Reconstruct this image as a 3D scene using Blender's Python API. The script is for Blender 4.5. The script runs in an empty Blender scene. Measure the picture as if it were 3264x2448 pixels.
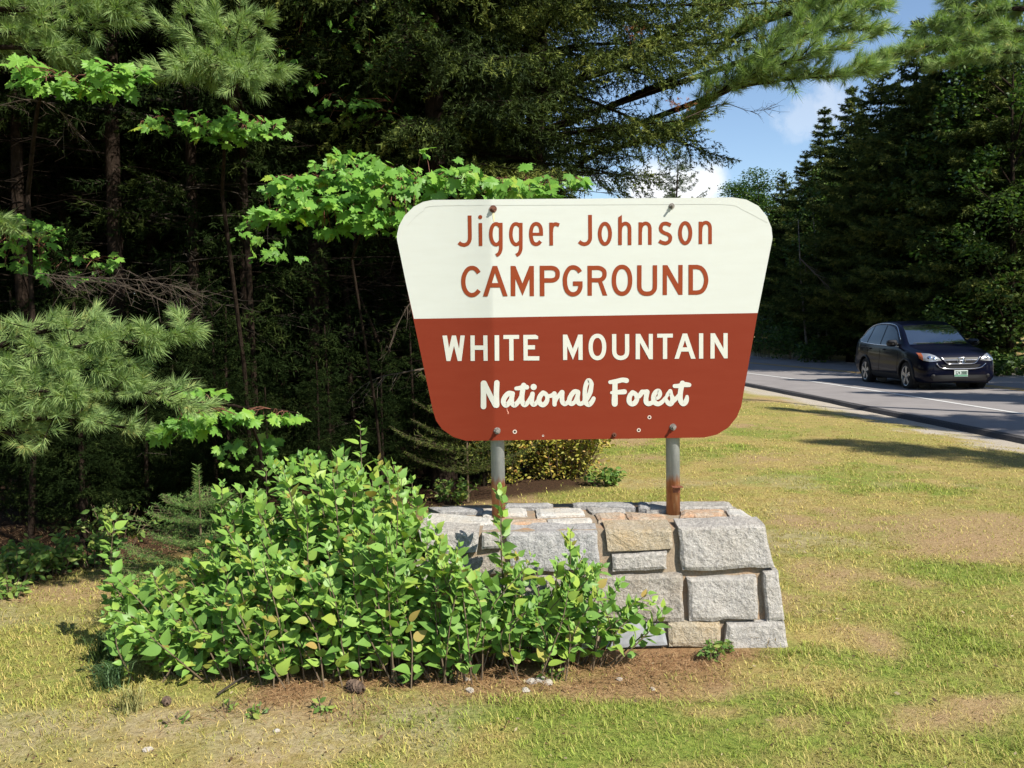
import bpy, bmesh, math, random
import numpy as np
from mathutils import Vector, Matrix
from mathutils.bvhtree import BVHTree

S = bpy.context.scene
C = S.collection

# ------------------------------------------------------------------ camera
PW, PH, FPX = 3264.0, 2448.0, 2822.0
EYE = Vector((0, 0, 1.6))
PITCH, ROLL = math.radians(3.7), math.radians(-0.95)
cam_d = bpy.data.cameras.new('camera')
cam = bpy.data.objects.new('camera', cam_d)
C.objects.link(cam)
cam_d.sensor_width = 36.0
cam_d.lens = 36.0 * FPX / PW
cam_d.clip_start, cam_d.clip_end = 0.05, 6000
CAMM = Matrix.Translation(EYE) @ Matrix.Rotation(math.pi / 2 - PITCH, 4, 'X') @ Matrix.Rotation(ROLL, 4, 'Z')
cam.matrix_world = CAMM
S.camera = cam
CR = CAMM.to_3x3()

# ------------------------------------------------------------------ light
SUN = Vector((0.76, -0.69, 1.0)).normalized()          # direction towards the sun
sun_el = math.asin(SUN.z)
sun_az = math.atan2(SUN.x, SUN.y)                       # clockwise from +Y
w = bpy.data.worlds.new('World')
S.world = w
w.use_nodes = True
wn, wl = w.node_tree.nodes, w.node_tree.links
wn.clear()
w_out = wn.new('ShaderNodeOutputWorld')
w_bg = wn.new('ShaderNodeBackground')
sky = wn.new('ShaderNodeTexSky')
sky.sky_type = 'NISHITA'
sky.sun_disc = False
sky.sun_elevation = sun_el
sky.sun_rotation = sun_az
sky.altitude = 400
sky.air_density = 1.0
sky.dust_density = 0.35
sky.ozone_density = 2.0
SKY_STRENGTH = 0.105
w_bg.inputs['Strength'].default_value = SKY_STRENGTH
wl.new(w_bg.outputs[0], w_out.inputs[0])

sun_d = bpy.data.lights.new('sun', 'SUN')
sun_d.energy = 5.0
sun_d.angle = math.radians(0.53)
sun_d.color = (1.0, 0.94, 0.84)
sun_o = bpy.data.objects.new('sun', sun_d)
C.objects.link(sun_o)
sun_o.rotation_euler = SUN.to_track_quat('Z', 'Y').to_euler()
sun_o.location = (8, -8, 20)

S.render.engine = 'CYCLES'
S.view_settings.view_transform = 'Standard'
S.view_settings.look = 'None'
S.view_settings.exposure = 0.68
S.view_settings.gamma = 1.0
S.view_settings.use_curve_mapping = False
S.cycles.use_denoising = True
S.cycles.max_bounces = 4
S.cycles.diffuse_bounces = 2
S.cycles.glossy_bounces = 2
S.cycles.transmission_bounces = 2
S.cycles.use_adaptive_sampling = True
S.cycles.adaptive_threshold = 0.02
S.cycles.transparent_max_bounces = 4

# ------------------------------------------------------------------ helpers
def ray(px, py):
    d = CR @ Vector(((px - PW / 2) / FPX, -(py - PH / 2) / FPX, -1.0))
    return d

def atY(px, py, Y):
    d = ray(px, py)
    return EYE + d * (Y / d.y)

def atZ(px, py, z=0.0):
    d = ray(px, py)
    return EYE + d * ((z - EYE.z) / d.z)

def onplane(px, py, p0, n):
    d = ray(px, py)
    return EYE + d * ((p0 - EYE).dot(n) / d.dot(n))

V = 3264.0 / 2212.0      # overview-picture units to photograph pixels

def vY(x, y, Y):
    return atY(x * V, y * V, Y)

def tag(o, label=None, cat=None, group=None, kind=None):
    if label: o['label'] = label
    if cat: o['category'] = cat
    if group: o['group'] = group
    if kind: o['kind'] = kind
    return o

def empty(name, loc=(0, 0, 0)):
    o = bpy.data.objects.new(name, None)
    C.objects.link(o)
    o.location = loc
    o.empty_display_size = 0.2
    return o

def link(name, me, parent=None, mat=None):
    o = bpy.data.objects.new(name, me)
    C.objects.link(o)
    if mat is not None and not me.materials:
        me.materials.append(mat)
    if parent is not None:
        o.parent = parent
        o.matrix_parent_inverse = Matrix.Identity(4)
        if any(abs(c) > 1e-9 for c in parent.location):
            pass
    return o

def mesh_np(name, verts, tris, attrs=None, mat=None, smooth=False):
    """triangle mesh from numpy arrays; attrs: name -> per-vertex float array or (n,3) colour"""
    me = bpy.data.meshes.new(name)
    verts = np.asarray(verts, dtype=np.float32)
    tris = np.asarray(tris, dtype=np.int32)
    n, m = len(verts), len(tris)
    me.vertices.add(n)
    me.vertices.foreach_set('co', verts.ravel())
    me.loops.add(m * 3)
    me.loops.foreach_set('vertex_index', tris.ravel())
    me.polygons.add(m)
    me.polygons.foreach_set('loop_start', np.arange(0, m * 3, 3, dtype=np.int32))
    me.polygons.foreach_set('loop_total', np.full(m, 3, dtype=np.int32))
    if smooth:
        me.polygons.foreach_set('use_smooth', np.ones(m, dtype=bool))
    if attrs:
        for k, a in attrs.items():
            a = np.asarray(a, dtype=np.float32)
            if a.ndim == 1:
                at = me.attributes.new(k, 'FLOAT', 'POINT')
                at.data.foreach_set('value', a)
            else:
                at = me.attributes.new(k, 'FLOAT_COLOR', 'POINT')
                col = np.ones((n, 4), dtype=np.float32)
                col[:, :3] = a
                at.data.foreach_set('color', col.ravel())
    me.update(calc_edges=True)
    me.validate()
    if mat is not None:
        me.materials.append(mat)
    return me

def mesh_py(name, verts, faces, mat=None, smooth=False, mats=None, midx=None):
    me = bpy.data.meshes.new(name)
    me.from_pydata([tuple(v) for v in verts], [], [tuple(f) for f in faces])
    if mats:
        for m in mats: me.materials.append(m)
        if midx is not None:
            me.polygons.foreach_set('material_index', np.asarray(midx, dtype=np.int32))
    elif mat is not None:
        me.materials.append(mat)
    if smooth:
        me.polygons.foreach_set('use_smooth', np.ones(len(me.polygons), dtype=bool))
    me.update()
    return me

class MB:
    """collects small solids into one mesh"""
    def __init__(self):
        self.v, self.f = [], []
    def add(self, vs, fs):
        o = len(self.v)
        self.v += [tuple(p) for p in vs]
        self.f += [tuple(i + o for i in f) for f in fs]
        return self
    def box(self, c, s, M=None):
        vs = []
        for x in (-1, 1):
            for y in (-1, 1):
                for z in (-1, 1):
                    p = Vector((x * s[0] / 2, y * s[1] / 2, z * s[2] / 2))
                    if M is not None: p = M @ p
                    vs.append(Vector(c) + p)
        return self.add(vs, [(0, 1, 3, 2), (4, 6, 7, 5), (0, 4, 5, 1), (2, 3, 7, 6), (0, 2, 6, 4), (1, 5, 7, 3)])
    def tube(self, pts, radii, n=8, cap=True):
        pts = [Vector(p) for p in pts]
        if not hasattr(radii, '__len__'): radii = [radii] * len(pts)
        vs, fs = [], []
        up = None
        for i, p in enumerate(pts):
            t = (pts[min(i + 1, len(pts) - 1)] - pts[max(i - 1, 0)])
            if t.length < 1e-9: t = Vector((0, 0, 1))
            t.normalize()
            if up is None:
                up = Vector((0, 0, 1)) if abs(t.z) < 0.9 else Vector((0, 1, 0))
            a = t.cross(up)
            if a.length < 1e-6: a = t.orthogonal()
            a.normalize()
            b = t.cross(a); up = -b if b.length else up
            up = a.cross(t)
            for k in range(n):
                g = 2 * math.pi * k / n
                vs.append(p + (a * math.cos(g) + b * math.sin(g)) * radii[i])
        for i in range(len(pts) - 1):
            for k in range(n):
                k2 = (k + 1) % n
                fs.append((i * n + k, i * n + k2, (i + 1) * n + k2, (i + 1) * n + k))
        if cap:
            fs.append(tuple(range(n - 1, -1, -1)))
            e = (len(pts) - 1) * n
            fs.append(tuple(e + k for k in range(n)))
        return self.add(vs, fs)
    def build(self, name, mat=None, parent=None, smooth=False):
        return link(name, mesh_py(name, self.v, self.f, mat, smooth), parent)

def catmull(pts, n=8, closed=False):
    P = [np.array(p, dtype=float) for p in pts]
    out = []
    m = len(P)
    rng = range(m if closed else m - 1)
    for i in rng:
        p1, p2 = P[i], P[(i + 1) % m]
        p0 = P[i - 1] if (closed or i > 0) else 2 * p1 - p2
        p3 = P[(i + 2) % m] if (closed or i + 2 < m) else 2 * p2 - p1
        for k in range(n):
            t = k / n
            out.append(0.5 * ((2 * p1) + (-p0 + p2) * t + (2 * p0 - 5 * p1 + 4 * p2 - p3) * t * t + (-p0 + 3 * p1 - 3 * p2 + p3) * t ** 3))
    if not closed: out.append(P[-1])
    return out

# value noise for geometry
_rs = np.random.RandomState(7)
_NG = _rs.rand(64, 64, 64).astype(np.float32)
def vnoise(p):
    p = np.asarray(p, dtype=float)
    i = np.floor(p).astype(int)
    f = p - i
    f = f * f * (3 - 2 * f)
    i0 = i % 64; i1 = (i + 1) % 64
    r = 0
    for dx in (0, 1):
        for dy in (0, 1):
            for dz in (0, 1):
                wgt = (f[..., 0] if dx else 1 - f[..., 0]) * (f[..., 1] if dy else 1 - f[..., 1]) * (f[..., 2] if dz else 1 - f[..., 2])
                r = r + wgt * _NG[(i1 if dx else i0)[..., 0], (i1 if dy else i0)[..., 1], (i1 if dz else i0)[..., 2]]
    return r * 2 - 1
def fbm(p, oct=4, lac=2.1, g=0.5):
    p = np.asarray(p, dtype=float)
    a, s, t = 1.0, 0, 0
    for k in range(oct):
        s = s + a * vnoise(p + k * 17.3); t += a
        p = p * lac; a *= g
    return s / t

# ------------------------------------------------------------------ materials
def new_mat(name):
    m = bpy.data.materials.new(name)
    m.use_nodes = True
    nt = m.node_tree
    b = nt.nodes['Principled BSDF']
    return m, nt, b

def N(nt, typ, **kw):
    n = nt.nodes.new(typ)
    for k, v in kw.items():
        if hasattr(n, k): setattr(n, k, v)
        else: n.inputs[k].default_value = v
    return n

def ramp(nt, fac, stops):
    r = nt.nodes.new('ShaderNodeValToRGB')
    e = r.color_ramp.elements
    while len(e) > 1: e.remove(e[-1])
    for i, (p, c) in enumerate(stops):
        el = e[0] if i == 0 else e.new(p)
        el.position = p
        el.color = (c[0], c[1], c[2], 1) if len(c) == 3 else c
    nt.links.new(fac, r.inputs[0])
    return r.outputs[0]

def mix(nt, fac, a, b, mode='MIX'):
    n = nt.nodes.new('ShaderNodeMix')
    n.data_type = 'RGBA'; n.blend_type = mode
    for i, v in ((0, fac), (6, a), (7, b)):
        if hasattr(v, 'is_linked') or hasattr(v, 'links'):
            nt.links.new(v, n.inputs[i])
        else:
            n.inputs[i].default_value = v if i == 0 else (v[0], v[1], v[2], 1)
    return n.outputs[2]

def tex_noise(nt, scale, detail=4, rough=0.55, vec=None, dist=0.0):
    n = nt.nodes.new('ShaderNodeTexNoise')
    n.inputs['Scale'].default_value = scale
    n.inputs['Detail'].default_value = detail
    n.inputs['Roughness'].default_value = rough
    n.inputs['Distortion'].default_value = dist
    if vec is not None: nt.links.new(vec, n.inputs['Vector'])
    return n.outputs['Fac']

def pos(nt):
    return nt.nodes.new('ShaderNodeNewGeometry').outputs['Position']

def objco(nt):
    return nt.nodes.new('ShaderNodeTexCoord').outputs['Object']

def bump(nt, b, h, strength=0.3, dist=0.01):
    n = nt.nodes.new('ShaderNodeBump')
    n.inputs['Strength'].default_value = strength
    n.inputs['Distance'].default_value = dist
    nt.links.new(h, n.inputs['Height'])
    nt.links.new(n.outputs[0], b.inputs['Normal'])

def mathn(nt, op, a, b=None):
    n = nt.nodes.new('ShaderNodeMath'); n.operation = op
    for i, v in ((0, a), (1, b)):
        if v is None: continue
        if hasattr(v, 'links'): nt.links.new(v, n.inputs[i])
        else: n.inputs[i].default_value = v
    return n.outputs[0]

def plain(name, col, rough=0.5, metal=0.0, spec=0.5, coat=0.0):
    m, nt, b = new_mat(name)
    b.inputs['Base Color'].default_value = (*col, 1)
    b.inputs['Roughness'].default_value = rough
    b.inputs['Metallic'].default_value = metal
    b.inputs['Specular IOR Level'].default_value = spec
    b.inputs['Coat Weight'].default_value = coat
    return m

# ------------------------------------------------------------------ sky: scattered clouds over the whole dome
def add_clouds():
    nt = w.node_tree
    tc = wn.new('ShaderNodeTexCoord').outputs['Generated']
    def cdir(px, py):
        d = ray(px, py).normalized()
        return d
    def blob(d, rx, warp, scale):
        # soft patch round a direction, edge broken by noise
        add = wn.new('ShaderNodeVectorMath'); add.operation = 'ADD'
        nz = wn.new('ShaderNodeTexNoise')
        nz.inputs['Scale'].default_value = scale; nz.inputs['Detail'].default_value = 7; nz.inputs['Roughness'].default_value = 0.6
        wl.new(tc, nz.inputs['Vector'])
        sub = wn.new('ShaderNodeVectorMath'); sub.operation = 'SUBTRACT'
        wl.new(nz.outputs['Color'], sub.inputs[0]); sub.inputs[1].default_value = (0.5, 0.5, 0.5)
        sc = wn.new('ShaderNodeVectorMath'); sc.operation = 'SCALE'
        wl.new(sub.outputs[0], sc.inputs[0]); sc.inputs['Scale'].default_value = warp
        wl.new(tc, add.inputs[0]); wl.new(sc.outputs[0], add.inputs[1])
        ds = wn.new('ShaderNodeVectorMath'); ds.operation = 'DISTANCE'
        wl.new(add.outputs[0], ds.inputs[0]); ds.inputs[1].default_value = d
        mr = wn.new('ShaderNodeMapRange'); mr.interpolation_type = 'SMOOTHSTEP'
        mr.inputs['From Min'].default_value = rx; mr.inputs['From Max'].default_value = rx * 0.35
        mr.inputs['To Min'].default_value = 0.0; mr.inputs['To Max'].default_value = 1.0
        wl.new(ds.outputs['Value'], mr.inputs['Value'])
        return mr.outputs[0]
    # fair-weather clouds all round
    mp = wn.new('ShaderNodeMapping'); mp.inputs['Scale'].default_value = (1, 1, 2.6)
    wl.new(tc, mp.inputs['Vector'])
    nz = wn.new('ShaderNodeTexNoise'); nz.inputs['Scale'].default_value = 3.1; nz.inputs['Detail'].default_value = 9; nz.inputs['Roughness'].default_value = 0.58
    wl.new(mp.outputs[0], nz.inputs['Vector'])
    mr = wn.new('ShaderNodeMapRange'); mr.interpolation_type = 'SMOOTHSTEP'
    mr.inputs['From Min'].default_value = 0.60; mr.inputs['From Max'].default_value = 0.72
    wl.new(nz.outputs['Fac'], mr.inputs['Value'])
    f = mr.outputs[0]
    for (px, py, rx, warp, scale, k) in ((2630, 335, 0.034, 0.085, 22, 0.34), (2570, 370, 0.028, 0.085, 24, 0.28), (2530, 400, 0.020, 0.06, 26, 0.18), (2240, 585, 0.034, 0.035, 22, 1.0), (2190, 620, 0.045, 0.04, 20, 1.0), (2090, 610, 0.045, 0.04, 20, 1.0)):
        bl = blob(cdir(px, py), rx, warp, scale)
        f = mathn(nt, 'MAXIMUM', f, mathn(nt, 'MULTIPLY', bl, k))
    return f
cl = add_clouds()
w_mix = wn.new('ShaderNodeMix'); w_mix.data_type = 'RGBA'
wl.new(cl, w_mix.inputs[0])
wl.new(sky.outputs[0], w_mix.inputs[6])
w_mix.inputs[7].default_value = (6.6, 6.7, 6.9, 1)
wl.new(w_mix.outputs[2], w_bg.inputs['Color'])
def wchild(o, parent):
    """child whose mesh is in world coordinates"""
    o.parent = parent
    o.location = -Vector(parent.location)
    return o

# ------------------------------------------------------------------ sign
SIGN_Y = 4.735
BEND_PX = 1574.0
BEND_X = atY(BEND_PX, 1024, SIGN_Y).x

def sag(x):
    """the board bends back to the left of the left-hand post"""
    d = BEND_X - x
    if d <= 0: return 0.0
    k = 1 / (1 / 0.24 + 1 / 0.014)
    return math.tan(math.radians(2.0)) * d + math.tan(math.radians(11.0)) * (0.24 * (1 - math.exp(-d / 0.24)) - k * (1 - math.exp(-d / k)))

def onsign(px, py, off=0.0):
    Y = SIGN_Y
    for k in range(6):
        p = atY(px, py, Y - off)
        Y = SIGN_Y + sag(p.x)
    return p

def paint_mat(name, col, dirt, rough):
    m, nt, b = new_mat(name)
    P = pos(nt)
    mp = N(nt, 'ShaderNodeMapping'); mp.inputs['Scale'].default_value = (1.0, 1.0, 6.0)
    nt.links.new(P, mp.inputs['Vector'])
    n1 = tex_noise(nt, 5.0, 5, 0.6, mp.outputs[0])
    n2 = tex_noise(nt, 60, 3, 0.6, P)
    f = ramp(nt, n1, [(0.35, (0, 0, 0)), (0.75, (1, 1, 1))])
    c = mix(nt, mathn(nt, 'MULTIPLY', f, 0.35), col, dirt)
    c = mix(nt, mathn(nt, 'MULTIPLY', ramp(nt, n2, [(0.66, (0, 0, 0)), (0.74, (1, 1, 1))]), 0.25), c, dirt)
    nt.links.new(c, b.inputs['Base Color'])
    b.inputs['Roughness'].default_value = rough
    b.inputs['Specular IOR Level'].default_value = 0.12
    bump(nt, b, tex_noise(nt, 14, 3, 0.5, P), 0.06, 0.01)
    return m
M_white = paint_mat('sign cream paint', (0.55, 0.572, 0.525), (0.49, 0.50, 0.445), 0.45)
M_red = paint_mat('sign russet paint', (0.185, 0.028, 0.012), (0.21, 0.038, 0.018), 0.45)
M_letw = paint_mat('letter cream', (0.56, 0.565, 0.50), (0.50, 0.49, 0.42), 0.5)
M_letr = paint_mat('letter russet', (0.235, 0.045, 0.014), (0.25, 0.055, 0.021), 0.5)
M_edge = plain('board edge', (0.10, 0.075, 0.05), 0.8)

SIGN_LOC = Vector((0.55, SIGN_Y + 0.06, 0.57))
sign = empty('campground_sign', SIGN_LOC)
tag(sign, 'cream and russet campground sign board on two steel pipe posts above the stone base', 'sign')

def c1(x, y): return (1200 + x / 1.67576, 580 + y / 1.67576)
out_top = [(108, 300), (111, 275), (120, 235), (150, 180), (200, 131), (250, 106), (300, 96), (700, 92), (1100, 89), (1500, 86), (1900, 82), (1975, 94), (2040, 128), (2085, 183), (2110, 245), (2116, 300)]
out_bot = [(108, 300), (200, 745), (300, 1215), (318, 1275), (350, 1320), (410, 1362), (480, 1383), (900, 1377), (1300, 1372), (1750, 1365), (1820, 1349), (1880, 1311), (1925, 1255), (1948, 1200), (2036, 702), (2116, 300)]
def edge_y(poly, x):
    xs = [p[0] for p in poly]; ys = [p[1] for p in poly]
    return float(np.interp(x, xs, ys))
cols = sorted(set([109, 112, 116, 122, 130, 140, 2115, 2112, 2108, 2103, 2095] + [p[0] for p in out_top[1:-1]] + [p[0] for p in out_bot[1:-1]] + list(range(160, 2110, 45)) + list(range(540, 650, 6))))
def bnd(x): return 731 + (x - 200) * (700 - 731) / (2036 - 200)
pv, pf, pm = [], [], []
TH = 0.019
prev = None
for x in cols:
    yt, yb = edge_y(out_top, x), edge_y(out_bot, x)
    ym = min(max(bnd(x), yt), yb)
    ring = []
    for (y) in (yt, ym, yb):
        p = onsign(*c1(x, y)); ring.append(p)
    back = [p + Vector((0, TH, 0)) for p in ring]
    i0 = len(pv); pv += ring + back
    if prev is not None:
        a, b = prev, i0
        quads = [((a, a + 1, b + 1, b), 0), ((a + 1, a + 2, b + 2, b + 1), 1), ((a + 3, b + 3, b + 4, a + 4), 2), ((a + 4, b + 4, b + 5, a + 5), 2), ((a, b, b + 3, a + 3), 2), ((a + 2, a + 5, b + 5, b + 2), 2)]
        for q, mi in quads:
            pf.append(q); pm.append(mi)
    else:
        pf += [(i0, i0 + 3, i0 + 4, i0 + 1), (i0 + 1, i0 + 4, i0 + 5, i0 + 2)]; pm += [2, 2]
    prev = i0
pf += [(prev, prev + 1, prev + 4, prev + 3), (prev + 1, prev + 2, prev + 5, prev + 4)]; pm += [2, 2]
panel = wchild(link('panel', mesh_py('panel', pv, pf, mats=[M_white, M_red, M_edge], midx=pm)), sign)

# ---- letters -------------------------------------------------------------
def stroke_poly(pts, wd, closed=False, n=6):
    c = catmull(pts, n, closed)
    L, R = [], []
    m = len(c)
    for i in range(m):
        if closed: t = c[(i + 1) % m] - c[i - 1]
        else: t = c[min(i + 1, m - 1)] - c[max(i - 1, 0)]
        t = t / (np.linalg.norm(t) + 1e-9)
        nrm = np.array((-t[1], t[0]))
        L.append(c[i] + nrm * wd / 2); R.append(c[i] - nrm * wd / 2)
    q = []
    for i in range(m if closed else m - 1):
        j = (i + 1) % m
        q.append((L[i], L[j], R[j], R[i]))
    return q

def brush_quads(pts, n=5):
    c = catmull([(a_, b2, w2 * 0.92) for (a_, b2, w2) in pts], n)
    q = []
    L, R = [], []
    m = len(c)
    for i in range(m):
        t = c[min(i + 1, m - 1)][:2] - c[max(i - 1, 0)][:2]
        t = t / (np.linalg.norm(t) + 1e-9)
        nrm = np.array((-t[1], t[0]))
        L.append(c[i][:2] + nrm * c[i][2] / 2); R.append(c[i][:2] - nrm * c[i][2] / 2)
    for i in range(m - 1):
        q.append((L[i], L[i + 1], R[i + 1], R[i]))
    for e in (0, m - 1):
        ctr, r = c[e][:2], c[e][2] / 2
        q.append(tuple(ctr + r * np.array((math.cos(a), math.sin(a))) for a in np.linspace(0, 2 * math.pi, 14, endpoint=False)))
    return q

def ring_pts(cx, cy, rx, ry, p=2.0, n=28):
    out = []
    for k in range(n):
        a = 2 * math.pi * k / n
        ca, sa = math.cos(a), math.sin(a)
        out.append((cx + rx * math.copysign(abs(ca) ** (2 / p), ca), cy + ry * math.copysign(abs(sa) ** (2 / p), sa)))
    return out

def letter(org, sc, pieces, mat, rank=0):
    vs, fs = [], []
    lay = rank % 3 * 10
    for pc in pieces:
        kind = pc[0]
        if kind == 'P': polys = [pc[1]]
        elif kind == 'S': polys = stroke_poly(pc[2], pc[1])
        elif kind == 'R': polys = stroke_poly(pc[2], pc[1], True, 2)
        elif kind == 'B': polys = brush_quads(pc[1])
        elif kind == 'O': polys = [ring_pts(pc[1], pc[2], pc[3], pc[3], 2, 20)]
        if kind == 'B':
            groups = [polys[:-2], [polys[-2]], [polys[-1]]]
        else:
            groups = [polys]
        for g in groups:
            off = 0.0012 + lay * 0.00004
            lay += 1
            for poly in g:
                i0 = len(vs)
                for (x, y) in poly:
                    vs.append((org[0] + x / sc, org[1] + y / sc, off * 1e4))
                fs.append(tuple(range(i0, i0 + len(poly))))
    me = mesh_py('letter', vs, fs, mat)
    bm = bmesh.new(); bm.from_mesh(me)
    bmesh.ops.triangulate(bm, faces=[f for f in bm.faces if len(f.verts) > 4])
    xs = [v.co.x for v in bm.verts]
    for cx in range(1400, 1600, 7):           # follow the bend of the board
        if min(xs) < cx < max(xs):
            bmesh.ops.bisect_plane(bm, geom=bm.verts[:] + bm.edges[:] + bm.faces[:], plane_co=(cx, 0, 0), plane_no=(1, 0, 0), dist=1e-5)
    for v in bm.verts:
        v.co = onsign(v.co.x, v.co.y, v.co.z * 1e-4)
    bm.normal_update()
    fl = [f for f in bm.faces if f.normal.y > 0]
    bmesh.ops.reverse_faces(bm, faces=fl)
    bm.to_mesh(me); bm.free()
    return wchild(link('letter', me), sign)

sA, A, B_, Cc, D = 5.0273, (1440, 660), (1840, 660), (1400, 1040), (1880, 1040)
sE, E_ = 9.2167, (1760, 1040)
sF, F1, F2, F3 = 8.5077, (1500, 1180), (1720, 1180), (1960, 1180)
def rect(x0, y0, x1, y1): return ('P', [(x0, y0), (x1, y0), (x1, y1), (x0, y1)])
gb = [(772, 310), (747, 281), (705, 269), (665, 290), (638, 345), (627, 430), (636, 510), (664, 572), (705, 600), (745, 588), (774, 558)]
gs = [(786, 252), (787, 420), (787, 600), (784, 680), (757, 745), (712, 776)]
def sh(pts, dx, dy=0): return [(p[0] + dx, p[1] + dy) + tuple(p[2:]) for p in pts]
arch = [(1010, 400), (1018, 332), (1045, 284), (1095, 260), (1138, 278), (1160, 318), (1164, 380), (1164, 500), (1164, 605)]
LET_R = [
 (A, sA, [('S', 62, [(286, 135), (288, 300), (290, 480), (282, 540), (255, 585), (215, 604), (185, 606), (145, 594), (113, 568)])]),
 (A, sA, [('O', 457, 160, 33), ('P', [(430, 255), (488, 255), (491, 622), (434, 622)])]),
 (A, sA, [('S', 58, gb), ('S', 58, gs)]),
 (A, sA, [('S', 58, sh(gb, 320)), ('S', 58, sh(gs, 320))]),
 (A, sA, [('S', 60, [(1434, 425), (1428, 345), (1400, 288), (1352, 267), (1305, 290), (1277, 350), (1268, 432), (1278, 515), (1305, 575), (1352, 595), (1395, 580), (1423, 548)]), ('P', [(1285, 410), (1464, 410), (1464, 458), (1285, 458)])]),
 (A, sA, [('P', [(1563, 248), (1620, 248), (1625, 615), (1567, 615)]), ('S', 58, [(1596, 390), (1602, 335), (1625, 290), (1668, 272), (1722, 290)])]),
 (B_, sA, [('S', 62, [(205, 125), (206, 300), (207, 480), (200, 530), (175, 570), (140, 590), (105, 593), (65, 580), (30, 552)])]),
 (B_, sA, [('R', 60, ring_pts(444, 428, 83, 163))]),
 (B_, sA, [('P', [(657, 165), (716, 125), (716, 607), (657, 607)]), ('S', 58, sh(arch, -324, 2))]),
 (B_, sA, [('P', [(982, 243), (1038, 243), (1038, 605), (980, 605)]), ('S', 58, arch)]),
 (B_, sA, [('S', 60, [(1500, 293), (1450, 270), (1410, 262), (1362, 280), (1338, 335), (1352, 385), (1400, 416), (1450, 435), (1485, 465), (1492, 505), (1475, 550), (1430, 577), (1390, 577), (1345, 562), (1312, 543)])]),
 (B_, sA, [('R', 60, ring_pts(1731, 416, 83, 162))]),
 (B_, sA, [('P', [(1946, 233), (2003, 233), (2003, 594), (1944, 594)]), ('S', 58, sh(arch, 965, -12))]),
 (A, sA, [('S', 70, [(434, 1056), (405, 1015), (370, 985), (325, 975), (270, 990), (225, 1040), (195, 1110), (185, 1190), (195, 1280), (228, 1355), (275, 1398), (325, 1411), (375, 1396), (410, 1368), (438, 1334)])]),
 (A, sA, [('P', [(655, 943), (730, 943), (575, 1432), (500, 1432)]), ('P', [(655, 943), (728, 943), (897, 1428), (822, 1428)]), ('P', [(615, 1217), (770, 1217), (795, 1288), (600, 1288)])]),
 (A, sA, [('P', [(943, 943), (1020, 943), (1133, 1222), (1245, 943), (1317, 943), (1318, 1428), (1248, 1428), (1246, 1150), (1135, 1422), (1020, 1150), (1020, 1428), (945, 1428)])]),
 (A, sA, [('P', [(1410, 940), (1483, 940), (1487, 1428), (1412, 1428)]), ('S', 72, [(1440, 976), (1520, 976), (1600, 976), (1655, 990), (1690, 1030), (1697, 1075), (1688, 1125), (1655, 1160), (1600, 1175), (1520, 1175), (1440, 1175)])]),
 (A, sA, [('S', 70, [(2058, 1043), (2030, 1003), (1990, 975), (1942, 965), (1885, 985), (1840, 1050), (1818, 1120), (1814, 1185), (1822, 1265), (1848, 1340), (1895, 1385), (1945, 1398), (1995, 1385), (2035, 1350), (2060, 1290), (2062, 1225)]), rect(1943, 1190, 2097, 1262)]),
 (B_, sA, [('P', [(163, 940), (235, 940), (235, 1420), (165, 1420)]), ('S', 70, [(200, 975), (270, 975), (340, 975), (390, 990), (428, 1025), (438, 1072), (428, 1120), (392, 1158), (340, 1172), (270, 1172), (200, 1172)]), ('P', [(330, 1190), (395, 1180), (482, 1418), (408, 1418)])]),
 (B_, sA, [('R', 70, ring_pts(718, 1173, 130, 215, 2.2))]),
 (B_, sA, [('S', 70, [(996, 932), (996, 1100), (996, 1270), (1010, 1330), (1050, 1374), (1120, 1388), (1190, 1374), (1232, 1330), (1245, 1270), (1246, 1100), (1246, 932)])]),
 (B_, sA, [('P', [(1370, 930), (1445, 930), (1620, 1238), (1620, 927), (1690, 927), (1688, 1407), (1622, 1407), (1438, 1082), (1438, 1410), (1368, 1410)])]),
 (B_, sA, [('P', [(1783, 925), (1855, 925), (1855, 1405), (1783, 1405)]), ('S', 70, [(1820, 960), (1880, 960), (1930, 962), (1990, 985), (2042, 1055), (2067, 1165), (2045, 1275), (1995, 1345), (1930, 1368), (1880, 1370), (1820, 1370)])]),
]
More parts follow.
